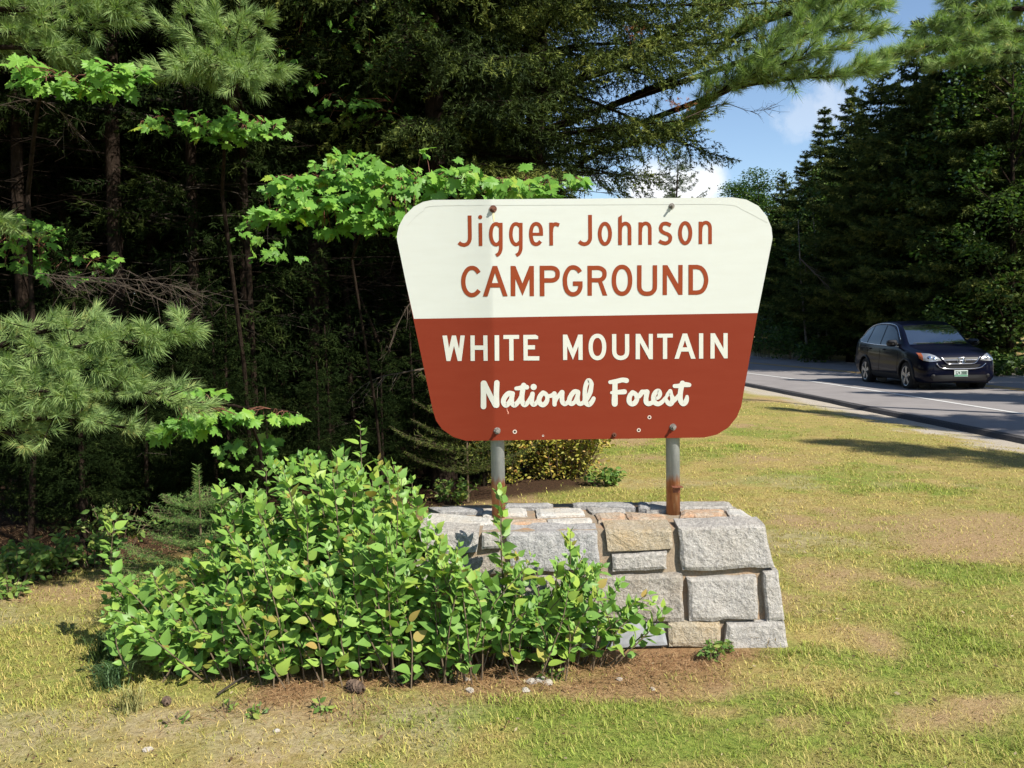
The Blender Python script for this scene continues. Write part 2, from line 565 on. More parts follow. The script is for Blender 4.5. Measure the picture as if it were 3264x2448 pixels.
LET_W = [
 (Cc, sA, [('P', [(52, 150), (125, 148), (158, 350), (203, 148), (268, 148), (318, 360), (340, 148), (410, 148), (357, 556), (297, 556), (237, 315), (178, 557), (117, 557)])]),
 (Cc, sA, [('P', [(500, 147), (568, 147), (570, 555), (503, 555)]), ('P', [(705, 147), (772, 147), (777, 553), (711, 553)]), rect(560, 308, 712, 378)]),
 (Cc, sA, [('P', [(887, 143), (960, 143), (962, 552), (890, 552)])]),
 (Cc, sA, [('P', [(1028, 140), (1280, 138), (1280, 202), (1028, 204)]), ('P', [(1120, 195), (1190, 195), (1192, 550), (1124, 550)])]),
 (Cc, sA, [('P', [(1347, 138), (1417, 138), (1419, 548), (1352, 548)]), ('P', [(1400, 138), (1545, 136), (1585, 158), (1585, 205), (1400, 207)]), rect(1400, 303, 1535, 370), ('P', [(1400, 480), (1605, 480), (1603, 548), (1400, 548)])]),
 (E_, sE, [('P', [(315, 245), (440, 245), (608, 665), (765, 245), (893, 245), (897, 988), (775, 988), (770, 585), (610, 985), (440, 585), (442, 990), (322, 990)])]),
 (E_, sE, [('R', 122, ring_pts(1330, 608, 199, 328, 2.2))]),
 (D, sA, [('S', 68, [(390, 125), (391, 260), (392, 400), (405, 455), (440, 493), (497, 508), (555, 492), (588, 455), (598, 400), (598, 260), (597, 125)])]),
 (D, sA, [('P', [(735, 122), (808, 122), (945, 375), (945, 122), (1010, 122), (1010, 528), (950, 528), (803, 262), (803, 528), (735, 528)])]),
 (D, sA, [('P', [(1080, 120), (1331, 118), (1331, 180), (1080, 182)]), ('P', [(1172, 175), (1240, 175), (1240, 524), (1172, 524)])]),
 (D, sA, [('P', [(1488, 116), (1560, 116), (1428, 520), (1357, 522)]), ('P', [(1488, 116), (1560, 116), (1695, 520), (1622, 520)]), ('P', [(1455, 338), (1580, 338), (1605, 405), (1440, 405)])]),
 (D, sA, [('P', [(1750, 113), (1818, 113), (1818, 518), (1750, 518)])]),
 (D, sA, [('P', [(1935, 112), (2005, 112), (2142, 360), (2142, 110), (2209, 110), (2209, 514), (2152, 514), (2000, 255), (2000, 516), (1933, 518)])]),
 (F1, sF, [('B', [(350, 355, 165), (350, 650, 160), (350, 985, 165)]), ('B', [(372, 350, 150), (520, 660, 150), (670, 950, 150)]), ('B', [(712, 340, 160), (700, 640, 160), (705, 945, 170)])]),
 (F1, sF, [('B', [(1140, 635, 140), (1040, 628, 150), (960, 690, 150), (900, 790, 150), (895, 880, 150), (955, 950, 150), (1030, 900, 140), (1090, 800, 130)]), ('B', [(1135, 640, 140), (1110, 780, 150), (1120, 880, 150), (1180, 945, 150), (1255, 900, 140), (1330, 800, 130), (1385, 690, 130)])]),
 (F1, sF, [('B', [(1440, 410, 155), (1410, 560, 150), (1390, 720, 150), (1400, 850, 150), (1455, 935, 150), (1530, 900, 130), (1610, 780, 120), (1680, 650, 120)]), ('B', [(1235, 495, 110), (1350, 480, 130), (1440, 450, 140), (1525, 462, 140)])]),
 (F1, sF, [('B', [(1680, 640, 135), (1660, 780, 140), (1665, 880, 140), (1710, 930, 140), (1780, 890, 120), (1850, 790, 120), (1910, 680, 120)]), ('O', 1710, 455, 84)]),
 (F2, sF, [('B', [(95, 615, 145), (30, 680, 145), (-15, 780, 145), (0, 880, 145), (75, 940, 145), (150, 905, 145), (202, 820, 135), (205, 720, 120), (165, 650, 130), (95, 615, 145)])]),
 (F2, sF, [('B', [(180, 700, 100), (300, 695, 120), (400, 640, 130)]), ('B', [(400, 635, 140), (405, 780, 130), (405, 930, 125)]), ('B', [(410, 900, 90), (480, 740, 110), (600, 610, 150)]), ('B', [(610, 600, 145), (605, 750, 140), (620, 860, 140), (680, 915, 135), (760, 870, 120), (830, 770, 120)])]),
 (F2, sF, [('B', [(1040, 590, 130), (950, 580, 140), (870, 660, 140), (810, 780, 140), (810, 870, 140), (875, 908, 140), (960, 850, 120), (1020, 720, 120)]), ('B', [(1045, 615, 130), (1025, 750, 135), (1040, 860, 140), (1100, 912, 130), (1180, 880, 120), (1235, 800, 120)])]),
 (F2, sF, [('B', [(1230, 850, 120), (1225, 620, 130), (1250, 420, 130), (1325, 285, 150), (1400, 350, 130), (1400, 450, 130), (1370, 600, 140), (1290, 780, 120)]), ('B', [(1230, 760, 140), (1245, 870, 150), (1330, 930, 150), (1400, 880, 140), (1450, 800, 130), (1465, 765, 120)])]),
 (F3, sF, [('B', [(-130, 325, 110), (50, 300, 140), (200, 265, 140), (312, 280, 150)]), ('B', [(3, 330, 150), (0, 600, 160), (-5, 800, 180), (-5, 910, 175)]), ('B', [(-90, 610, 90), (50, 600, 130), (258, 585, 150)])]),
 (F3, sF, [('B', [(480, 610, 150), (415, 680, 140), (385, 780, 150), (400, 870, 150), (470, 915, 150), (545, 880, 150), (595, 790, 140), (590, 700, 140), (545, 640, 140), (480, 610, 150)])]),
 (F3, sF, [('B', [(580, 720, 110), (650, 710, 130), (705, 640, 140), (745, 590, 140)]), ('B', [(735, 592, 140), (800, 592, 140), (870, 588, 150)]), ('B', [(875, 590, 145), (845, 750, 140), (850, 860, 150), (910, 910, 145), (1000, 885, 130)])]),
 (F3, sF, [('B', [(1060, 770, 110), (1170, 750, 100), (1220, 660, 130), (1190, 570, 140), (1120, 585, 140), (1062, 670, 140), (1050, 780, 150), (1080, 875, 150), (1180, 915, 135), (1290, 850, 120), (1370, 750, 100)])]),
 (F3, sF, [('B', [(1500, 570, 130), (1535, 680, 110), (1570, 790, 150), (1540, 880, 150), (1490, 915, 140), (1420, 860, 130), (1385, 760, 90), (1435, 650, 110), (1500, 570, 120)]), ('B', [(1560, 850, 140), (1640, 790, 120), (1730, 690, 120)])]),
 (F3, sF, [('B', [(1832, 350, 150), (1790, 520, 150), (1770, 680, 150), (1780, 820, 150), (1850, 910, 150), (1920, 860, 150), (1950, 770, 130), (1955, 715, 100)]), ('B', [(1618, 430, 115), (1740, 425, 130), (1850, 390, 150), (1970, 395, 140), (2015, 400, 125)])]),
]
for i, (o, s, pcs) in enumerate(LET_R): letter(o, s, pcs, M_letr, i)
for i, (o, s, pcs) in enumerate(LET_W): letter(o, s, pcs, M_letw, i)

# small paint run and rust run on the board
def smear(pts, org, sc, mat):
    quads = brush_quads(pts)
    vs, fs = [], []
    for q in quads[:-2]:
        i0 = len(vs)
        vs += [onsign(org[0] + x / sc, org[1] + y / sc, 0.0012) for (x, y) in q]
        fs.append(tuple(range(i0, i0 + 4)))
    return wchild(link('stain', mesh_py('stain', vs, fs, mat)), sign)
M_pink = plain('paint run', (0.62, 0.26, 0.18), 0.6)
M_rustrun = plain('rust run', (0.72, 0.62, 0.36), 0.7)
def c1s(pts, wd): return [(x, y, wd) for (x, y) in pts]
M_pencil = plain('old outline scored in the paint', (0.455, 0.465, 0.42), 0.7)
smear(c1s([(165, 235), (205, 190), (250, 155), (310, 128), (700, 124), (1100, 122), (1500, 120), (1870, 121), (1960, 150), (2090, 218)], 1.9), (1200, 580), 1.67576, M_pencil)
smear([(985, 1030, 12), (995, 1100, 26), (1025, 1150, 34), (1010, 1190, 26)], F1, sF, M_pink)
smear([(665, 95, 34), (672, 180, 26), (678, 235, 14)], A, sA, M_rustrun)

# ---- posts, bolts, holes ---------------------------------------------------
def post_mat():
    m, nt, b = new_mat('galvanised pipe with rust')
    P = pos(nt)
    sep = N(nt, 'ShaderNodeSeparateXYZ'); nt.links.new(P, sep.inputs[0])
    mp = N(nt, 'ShaderNodeMapping'); mp.inputs['Scale'].default_value = (1, 1, 0.22); nt.links.new(P, mp.inputs['Vector'])
    streak = tex_noise(nt, 40, 4, 0.6, mp.outputs[0])
    fine = tex_noise(nt, 180, 3, 0.6, P)
    grey = ramp(nt, streak, [(0.3, (0.20, 0.215, 0.21)), (0.7, (0.34, 0.355, 0.34))])
    grey = mix(nt, mathn(nt, 'MULTIPLY', fine, 0.3), grey, (0.42, 0.43, 0.40))
    rust = ramp(nt, streak, [(0.3, (0.22, 0.075, 0.028)), (0.55, (0.40, 0.17, 0.065)), (0.75, (0.50, 0.32, 0.18))])
    mr = N(nt, 'ShaderNodeMapRange'); nt.links.new(mathn(nt, 'ADD', sep.outputs[2], mathn(nt, 'MULTIPLY', streak, 0.10)), mr.inputs['Value'])
    mr.inputs['From Min'].default_value = 0.835; mr.inputs['From Max'].default_value = 0.795
    fac = mr.outputs[0]
    nt.links.new(mix(nt, fac, grey, rust), b.inputs['Base Color'])
    b.inputs['Roughness'].default_value = 0.62
    b.inputs['Metallic'].default_value = 0.15
    bump(nt, b, fine, 0.15, 0.003)
    return m
M_post = post_mat()
def rust_mat(name, a, c):
    m, nt, b = new_mat(name)
    n = tex_noise(nt, 90, 4, 0.6, pos(nt))
    nt.links.new(ramp(nt, n, [(0.35, a), (0.7, c)]), b.inputs['Base Color'])
    b.inputs['Roughness'].default_value = 0.75
    bump(nt, b, n, 0.3, 0.002)
    return m
M_rust = rust_mat('rusty steel', (0.11, 0.03, 0.015), (0.28, 0.10, 0.045))
M_bolt = rust_mat('weathered bolt', (0.09, 0.07, 0.055), (0.34, 0.32, 0.29))
M_boltr = rust_mat('rusty bolt', (0.07, 0.022, 0.014), (0.20, 0.075, 0.04))
ZT = 0.573
PR = 0.0375
PY = SIGN_Y + TH + 0.006 + PR
for side, (tx, ty, bx, by) in enumerate(((1571, 667, 1590, 1640), (2139, 660, 2146, 1642))):
    t = atY(tx, ty, PY); bt = atY(bx, by, PY)
    xm = lambda z: bt.x + (t.x - bt.x) * (z - bt.z) / (t.z - bt.z)
    z0, z1 = ZT - 0.06, t.z + 0.02
    mb = MB(); mb.tube([(xm(z), PY, z) for z in (z0, (z0 + z1) / 2, z1)], PR, 24)
    pst = wchild(mb.build('post', M_post, smooth=False), sign)
    for p in pst.data.polygons: p.use_smooth = len(p.vertices) == 4
    # rusty angle tab on the post, a little above the stones
    yb = (1568, 1550)[side]
    zb = atY(bx, yb, PY - PR).z
    mb = MB()
    mb.box((xm(zb) + 0.012, PY - PR - 0.018, zb), (0.058, 0.040, 0.005))
    mb.box((xm(zb) + 0.012, PY - PR - 0.002, zb - 0.02), (0.040, 0.006, 0.03))
    wchild(mb.build('bracket', M_rust), sign)

def bolt(px, py, mat, ln=0.035, r=0.0125):
    c = onsign(px, py)
    mb = MB()
    mb.tube([c + Vector((0, 0.001, 0)), c + Vector((0, -0.004, 0))], r * 1.45, 16)
    mb.tube([c + Vector((0, -0.004, 0)), c + Vector((0, -0.016, 0))], r, 6)
    mb.tube([c + Vector((0, -0.016, 0)), c + Vector((0, -ln, 0))], r * 0.52, 10)
    return wchild(mb.build('bolt', mat), sign)
bolt(1572, 666, M_boltr, 0.024, 0.0135)
bolt(2141, 657, M_bolt, 0.036, 0.0105)
bolt(1585, 1373, M_bolt, 0.036)
bolt(2145, 1361, M_bolt, 0.036)
bolt(1958, 1386, M_boltr, 0.012, 0.0085)
M_hole = plain('hole', (0.006, 0.005, 0.005), 0.9)
M_ringw = plain('bare primer', (0.62, 0.50, 0.42), 0.7)
def hole(px, py, r, ring=True):
    c = onsign(px, py)
    vs, fs = [], []
    n = 18
    if ring:
        for k in range(n):
            a = 2 * math.pi * k / n
            for rr in (r, r * 0.55):
                vs.append(c + Vector((rr * math.cos(a), -0.0014, rr * math.sin(a))))
        for k in range(n):
            j = (k + 1) % n
            fs.append((2 * k, 2 * j, 2 * j + 1, 2 * k + 1))
        wchild(link('hole_rim', mesh_py('hole_rim', vs, fs, M_ringw)), sign)
    vs = [c + Vector((r * 0.6 * math.cos(2 * math.pi * k / n), -0.0010, r * 0.6 * math.sin(2 * math.pi * k / n))) for k in range(n)]
    wchild(link('bolt_hole', mesh_py('bolt_hole', vs, [tuple(range(n))], M_hole)), sign)
hole(1641, 1376, 0.0115)
hole(2070, 1330, 0.0105)
hole(2036, 1371, 0.0105)
hole(1731, 1389, 0.0055)
# ------------------------------------------------------------------ stone base
def granite(name, base, dark, warm, warm_amt):
    m, nt, b = new_mat(name)
    P = pos(nt)
    big = tex_noise(nt, 7, 4, 0.6, P)
    mid = tex_noise(nt, 45, 4, 0.65, P)
    sp = tex_noise(nt, 260, 2, 0.6, P)
    sp2 = tex_noise(nt, 420, 1, 0.5, P)
    c = mix(nt, ramp(nt, mid, [(0.35, (0, 0, 0)), (0.7, (1, 1, 1))]), dark, base)
    c = mix(nt, mathn(nt, 'MULTIPLY', ramp(nt, big, [(0.42, (0, 0, 0)), (0.68, (1, 1, 1))]), warm_amt), c, warm)
    c = mix(nt, ramp(nt, sp, [(0.60, (0, 0, 0)), (0.68, (1, 1, 1))]), c, mix(nt, 0.5, c, (0.05, 0.05, 0.055)))
    c = mix(nt, ramp(nt, sp2, [(0.60, (0, 0, 0)), (0.66, (1, 1, 1))]), c, mix(nt, 0.4, c, (0.75, 0.74, 0.72)))
    nt.links.new(c, b.inputs['Base Color'])
    b.inputs['Roughness'].default_value = 0.85
    b.inputs['Specular IOR Level'].default_value = 0.25
    stain = tex_noise(nt, 13, 5, 0.7, P, 1.5)
    c2 = mix(nt, mathn(nt, 'MULTIPLY', ramp(nt, stain, [(0.55, (0, 0, 0)), (0.66, (1, 1, 1))]), 0.55), c, mix(nt, 0.6, c, (0.10, 0.095, 0.085)))
    nt.links.new(c2, b.inputs['Base Color'])
    h = mathn(nt, 'ADD', mathn(nt, 'MULTIPLY', mid, 1.0), mathn(nt, 'MULTIPLY', sp, 0.25))
    bump(nt, b, h, 1.0, 0.016)
    return m
G_grey = granite('grey granite', (0.47, 0.445, 0.405), (0.27, 0.255, 0.235), (0.36, 0.31, 0.24), 0.25)
G_blue = granite('blue grey granite', (0.42, 0.41, 0.395), (0.25, 0.245, 0.24), (0.34, 0.30, 0.25), 0.15)
G_buff = granite('buff granite', (0.43, 0.37, 0.27), (0.30, 0.25, 0.17), (0.40, 0.27, 0.12), 0.5)
G_brown = granite('brownish granite', (0.40, 0.365, 0.31), (0.22, 0.195, 0.165), (0.30, 0.24, 0.17), 0.5)
G_pale = granite('pale granite', (0.60, 0.58, 0.53), (0.47, 0.455, 0.42), (0.55, 0.43, 0.28), 0.35)
G_rusty = granite('rust stained slab', (0.50, 0.43, 0.34), (0.40, 0.30, 0.2), (0.50, 0.24, 0.10), 0.8)
def slate_mat():
    m, nt, b = new_mat('smooth slate stone')
    P = pos(nt)
    n = tex_noise(nt, 22, 4, 0.6, P)
    nt.links.new(ramp(nt, n, [(0.3, (0.24, 0.25, 0.27)), (0.7, (0.33, 0.34, 0.355))]), b.inputs['Base Color'])
    b.inputs['Roughness'].default_value = 0.95
    b.inputs['Specular IOR Level'].default_value = 0.1
    bump(nt, b, n, 0.3, 0.008)
    return m
G_slate = slate_mat()
def mortar_mat():
    m, nt, b = new_mat('sandy mortar')
    P = pos(nt)
    n = tex_noise(nt, 90, 5, 0.7, P)
    big = tex_noise(nt, 9, 3, 0.6, P)
    c = ramp(nt, n, [(0.3, (0.19, 0.145, 0.098)), (0.7, (0.33, 0.26, 0.18))])
    c = mix(nt, mathn(nt, 'MULTIPLY', ramp(nt, big, [(0.5, (0, 0, 0)), (0.7, (1, 1, 1))]), 0.55), c, (0.42, 0.22, 0.10))
    nt.links.new(c, b.inputs['Base Color'])
    b.inputs['Roughness'].default_value = 0.95
    bump(nt, b, n, 0.6, 0.01)
    return m
M_mortar = mortar_mat()

WF0, WFT, WBT = 4.275, 4.42, 5.13           # front at ground, front at top, back at top
FN = Vector((0, -ZT, (WFT - WF0))).normalized()
FP = Vector((0, WF0, 0))
wall = empty('stone_base', (0.1, WF0 + 0.35, 0))
tag(wall, 'low battered granite block base with mortar joints carrying the campground sign', 'stone base')

def rough_block(name, front, depthv, mat, nx, ny, amp, pill, seed, parent, fade=0.02, thick_rows=3):
    """front: four corners (tl, tr, br, bl); extruded along depthv; face broken by noise, edges pulled in"""
    tl, tr, br, bl = [Vector(p) for p in front]
    nrm = (tr - tl).cross(bl - tl).normalized()
    if nrm.dot(depthv) > 0: nrm = -nrm
    vs, fs = [], []
    W = ((tr - tl).length + (br - bl).length) / 2
    H = ((bl - tl).length + (br - tr).length) / 2
    for j in range(ny + 1):
        for i in range(nx + 1):
            u, v = i / nx, j / ny
            p = (tl * (1 - u) + tr * u) * (1 - v) + (bl * (1 - u) + br * u) * v
            # wander of the outline
            e = min(u * W, (1 - u) * W, v * H, (1 - v) * H)
            q = np.array([p.x * 9 + seed, p.y * 9, p.z * 9 + seed * 2.3])
            jx = float(vnoise(q * 1.6)) * 0.007; jz = float(vnoise(q * 1.6 + 31)) * 0.007
            k = max(0.0, 1 - e / 0.03)
            p = p + (tr - tl).normalized() * jx * k + (bl - tl).normalized() * jz * k
            d = float(fbm(q * 1.1, 4)) * amp + float(vnoise(q * 0.35)) * amp * 0.6
            rnd = max(0.0, 1 - e / fade)
            d = d * (1 - rnd * 0.6) - pill * rnd ** 1.6
            vs.append(p + nrm * d)
    idx = lambda i, j: j * (nx + 1) + i
    for j in range(ny):
        for i in range(nx):
            fs.append((idx(i, j), idx(i, j + 1), idx(i + 1, j + 1), idx(i + 1, j)))
    # skirt back
    rim = [idx(i, 0) for i in range(nx + 1)] + [idx(nx, j) for j in range(1, ny + 1)] + [idx(i, ny) for i in range(nx - 1, -1, -1)] + [idx(0, j) for j in range(ny - 1, 0, -1)]
    prev = rim
    for r in range(1, thick_rows + 1):
        cur = []
        for k in rim:
            p = vs[k] + depthv * (r / thick_rows)
            q = np.array([p.x * 14 + seed, p.y * 14, p.z * 14])
            p = p + Vector((float(vnoise(q)), float(vnoise(q + 9)), float(vnoise(q + 21)))) * 0.004
            cur.append(len(vs)); vs.append(p)
        n = len(rim)
        for k in range(n):
            k2 = (k + 1) % n
            fs.append((prev[k], prev[k2], cur[k2], cur[k]))
        prev = cur
    me = mesh_py(name, vs, fs, mat)
    bm = bmesh.new(); bm.from_mesh(me)
    bmesh.ops.recalc_face_normals(bm, faces=bm.faces)
    bm.to_mesh(me); bm.free()
    return wchild(link(name, me), parent)

def K2(x, y): return (1250 + x / 1.63852, 1350 + y / 1.63852)
def KS(x, y): return (1850 + x / 2.96197, 1560 + y / 2.96197)
def K1(x, y): return (1300 + x / 3.68667, 1560 + y / 3.68667)
def F(p): return onplane(p[0], p[1], FP, FN)
fr = [
 (K1, [(130, 500), (838, 500), (812, 735), (215, 785)], G_grey, .010),
 (K1, [(868, 525), (1118, 515), (1112, 690), (868, 705)], G_grey, .008),
 (K1, [(660, 830), (1130, 760), (1150, 1000), (700, 1010)], G_brown, .014),
 (K1, [(1150, 508), (2230, 492), (2262, 930), (1205, 975)], G_blue, .010),
 (KS, [(237, 378), (868, 370), (874, 557), (268, 578)], G_buff, .011),
 (KS, [(300, 622), (822, 588), (816, 757), (310, 775)], G_grey, .006),
 (KS, [(925, 357), (1742, 335), (1836, 735), (962, 770)], G_grey, .011),
 (K2, [(60, 720), (385, 720), (380, 1040), (40, 1050)], G_grey, .01),
 (K2, [(400, 820), (625, 812), (625, 1040), (395, 1045)], G_brown, .01),
 (K2, [(640, 810), (962, 805), (975, 1040), (640, 1045)], G_brown, .012),
 (K2, [(985, 803), (1515, 790), (1528, 1032), (1000, 1042)], G_brown, .012),
 (KS, [(1022, 838), (1660, 822), (1682, 1228), (1030, 1243)], G_grey, .010),
 (KS, [(1730, 782), (1866, 762), (1930, 1235), (1760, 1250)], G_grey, .008),
 (K2, [(30, 1070), (330, 1065), (330, 1190), (10, 1190)], G_grey, .01),
 (K2, [(345, 1065), (620, 1060), (620, 1190), (345, 1190)], G_buff, .01),
 (K2, [(640, 1062), (885, 1058), (885, 1190), (640, 1190)], G_grey, .01),
 (K2, [(905, 1055), (1068, 1048), (1075, 1172), (900, 1185)], G_pale, .008),
 (KS, [(240, 1292), (792, 1268), (828, 1464), (240, 1504)], G_slate, .002),
 (KS, [(838, 1266), (1322, 1256), (1326, 1500), (842, 1480)], G_buff, .009),
 (KS, [(1382, 1272), (1922, 1250), (2000, 1600), (1372, 1560)], G_grey, .010),
]
sd = 3
for (K, q, mat, amp) in fr:
    cs = [F(K(*p)) for p in q]
    w_ = (cs[1] - cs[0]).length; h_ = (cs[3] - cs[0]).length
    nx = max(8, min(34, int(w_ / 0.016))); ny = max(6, min(24, int(h_ / 0.016)))
    sd += 1
    rough_block('stone', cs, Vector((0, 0.15, 0.012)), mat, nx, ny, amp * 1.1, (0.009 if mat is not G_slate else 0.004), sd, wall, fade=0.011)

# right-hand end stones (seen edge on)
xr_t, xr_b = F(KS(1742, 335)).x, F(KS(1985, 1540)).x
ends = []
for (z0, z1, ya, yb, mat) in ((0.40, 0.56, 0.14, 0.40, G_grey), (0.40, 0.56, 0.42, 0.70, G_brown), (0.20, 0.385, 0.12, 0.36, G_brown), (0.20, 0.385, 0.38, 0.72, G_grey), (-0.05, 0.185, 0.10, 0.44, G_grey), (-0.05, 0.185, 0.46, 0.80, G_buff)):
    def ep(yy, z):
        x = xr_b + (xr_t - xr_b) * (z / ZT) - 0.012
        return Vector((x, WF0 + (WFT - WF0) * z / ZT + yy, z))
    sd += 1
    rough_block('stone', [ep(ya, z1), ep(yb, z1), ep(yb, z0), ep(ya, z0)], Vector((-0.12, 0, 0)), mat, 12, 8, 0.008, 0.012, sd, wall)

# top slabs
def T(p, z=ZT): return atZ(p[0], p[1], z)
tops = [
 (K1, [(200, 262), (1000, 318), (1000, 395), (170, 405)], G_pale, 0.004),
 (K1, [(240, 195), (890, 203), (880, 240), (380, 255)], G_blue, 0.016),
 (K1, [(885, 213), (1370, 200), (1412, 292), (890, 296)], G_pale, 0.004),
 (K1, [(1130, 350), (1608, 332), (1640, 388), (1130, 405)], G_rusty, 0.003),
 (K1, [(1495, 218), (2040, 205), (2088, 283), (1512, 306)], G_pale, 0.005),
 (K1, [(1650, 330), (2140, 312), (2172, 374), (1655, 390)], G_pale, 0.003),
 (K1, [(1130, 150), (1700, 150), (1660, 190), (1120, 190)], G_blue, 0.018),
 (KS, [(-80, 118), (480, 105), (520, 160), (-60, 140)], G_blue, 0.020),
 (KS, [(35, 145), (410, 162), (420, 200), (110, 205)], G_grey, 0.008),
 (KS, [(135, 217), (405, 207), (418, 290), (172, 297)], G_rusty, 0.003),
 (KS, [(425, 212), (800, 225), (800, 285), (470, 275)], G_rusty, 0.001),
 (KS, [(645, 108), (1400, 105), (1450, 163), (620, 178)], G_grey, 0.018),
 (KS, [(540, 112), (640, 110), (640, 170), (545, 165)], G_blue, 0.022),
 (KS, [(945, 183), (1358, 178), (1340, 240), (945, 246)], G_rusty, 0.005),
 (KS, [(940, 262), (1380, 256), (1440, 310), (1040, 314)], G_grey, 0.003),
 (KS, [(1362, 178), (1500, 170), (1698, 300), (1465, 312)], G_pale, 0.006),
]
for (K, q, mat, up) in tops:
    cs = [T(K(*p), ZT + up) for p in q]
    w_ = (cs[1] - cs[0]).length; h_ = (cs[3] - cs[0]).length
    sd += 1
    rough_block('stone', cs, Vector((0, 0, -0.09)), mat, max(6, min(26, int(w_ / 0.022))), max(4, min(14, int(h_ / 0.022))), 0.005, 0.008, sd, wall, fade=0.014, thick_rows=2)

# mortar core
def core():
    vs, fs = [], []
    xl_t = F(K1(150, 500)).x + 0.02; xl_b = xl_t - 0.09
    rec = 0.040
    nx, nz = 40, 12
    def pt(side, a, z):
        x0 = xl_b + (xl_t - xl_b) * z / ZT + rec; x1 = xr_b + (xr_t - xr_b) * z / ZT - 0.035
        yf = WF0 + (WFT - WF0) * z / ZT + rec; yb = WBT + 0.05 - 0.05 * z / ZT
        return {'f': (x0 + (x1 - x0) * a, yf, z), 'b': (x1 + (x0 - x1) * a, yb, z), 'r': (x1, yf + (yb - yf) * a, z), 'l': (x0, yb + (yf - yb) * a, z)}[side]
    zt = ZT - 0.012
    loop = [('f', i / nx) for i in range(nx)] + [('r', i / 10) for i in range(10)] + [('b', i / nx) for i in range(nx)] + [('l', i / 10) for i in range(10)]
    L = len(loop)
    for j in range(nz + 1):
        z = -0.08 + (zt + 0.08) * j / nz
        for (s, a) in loop:
            p = np.array(pt(s, a, z))
            n = float(fbm(p * 22, 3)) * 0.008
            vs.append((p[0] + n, p[1] + n, p[2]))
    for j in range(nz):
        for k in range(L):
            k2 = (k + 1) % L
            fs.append((j * L + k, j * L + k2, (j + 1) * L + k2, (j + 1) * L + k))
    fs.append(tuple(nz * L + k for k in range(L)))
    return wchild(link('mortar', mesh_py('mortar', vs, fs, M_mortar)), wall)
core()
# ------------------------------------------------------------------ ground fields
def forest_sd(x, y):
    d1 = y - np.interp(x, [-60, -20, -8, -6, -3.2, -1.5, 0.6], [-8, -1.0, 3.0, 4.2, 5.45, 7.2, 8.6])
    d2 = np.interp(y, [8.6, 11, 20, 30, 40, 55, 120], [0.6, 1.1, 2, 1.5, 0, -6, -60]) - x
    return np.minimum(d1, d2)
WHITE = np.array([(9.6, -40), (9.2, -15), (8.85, 0), (8.55, 10), (8.33, 14.4), (7.95, 22), (7.35, 28), (5.7, 38), (2.6, 49), (-4, 62), (-14, 75), (-30, 90)], dtype=float) + np.array([0.5, 0.0])
_wl = np.array(catmull([tuple(p) for p in WHITE], 12))
_wt = np.gradient(_wl, axis=0); _wt /= np.linalg.norm(_wt, axis=1)[:, None]
_wn = np.stack([_wt[:, 1], -_wt[:, 0]], 1)         # to the right of travel
def road_off(x, y):
    """signed distance to the right of the near white line"""
    x = np.asarray(x, float); y = np.asarray(y, float)
    shp = x.shape
    P = np.stack([x.ravel(), y.ravel()], 1)
    out = np.empty(len(P))
    for s in range(0, len(P), 20000):
        q = P[s:s + 20000]
        d = ((q[:, None, :] - _wl[None]) ** 2).sum(-1)
        k = d.argmin(1)
        out[s:s + 20000] = ((q - _wl[k]) * _wn[k]).sum(1)
    return out.reshape(shp)
def sstep(a, b, v): 
    t = np.clip((v - a) / (b - a), 0, 1); return t * t * (3 - 2 * t)
def n2(x, y, s, seed=0.0, o=3):
    return fbm(np.stack([x * s + seed, y * s - seed, np.full_like(x, seed * 1.7)], -1), o)
def box_sd(x, y, cx, cy, hx, hy, r):
    qx = np.abs(x - cx) - hx + r; qy = np.abs(y - cy) - hy + r
    return np.hypot(np.maximum(qx, 0), np.maximum(qy, 0)) + np.minimum(np.maximum(qx, qy), 0) - r
def _spot(cx, cy, rx, ry):
    q = atZ(1632 + cx * 1.2859, 1224 + cy * 1.2859, 0.0)
    return (q.x, q.y, rx, ry)
LUSH = [_spot(*a) for a in ((850, 235, 0.9, 0.9), (470, 165, 0.8, 1.2), (640, 120, 0.6, 0.8), (1060, 465, 0.30, 0.22), (860, 690, 0.34, 0.24), (700, 665, 0.30, 0.12), (560, 775, 0.30, 0.10), (190, 820, 0.55, 0.14), (330, 900, 0.5, 0.12), (1240, 870, 0.2, 0.12), (800, 830, 0.4, 0.10), (1130, 640, 0.25, 0.2))]
BALD = [_spot(*a) for a in ((1180, 405, 0.55, 0.28), (1035, 825, 0.24, 0.13), (770, 470, 0.45, 0.30), (620, 190, 0.5, 0.5), (700, 845, 0.12, 0.06), (1150, 790, 0.2, 0.1), (700, 335, 0.25, 0.2), (900, 640, 0.10, 0.2), (1000, 330, 0.5, 0.35), (330, 760, 0.4, 0.07), (520, 820, 0.10, 0.05))]
def _blobs(L, x, y, w1, w2):
    o = np.zeros_like(x)
    for (cx, cy, rx, ry) in L:
        o = np.maximum(o, sstep(1.5, 0.35, np.hypot((x - cx) / rx, (y - cy) / ry) + w1 * 0.9 + w2 * 1.1))
    return o
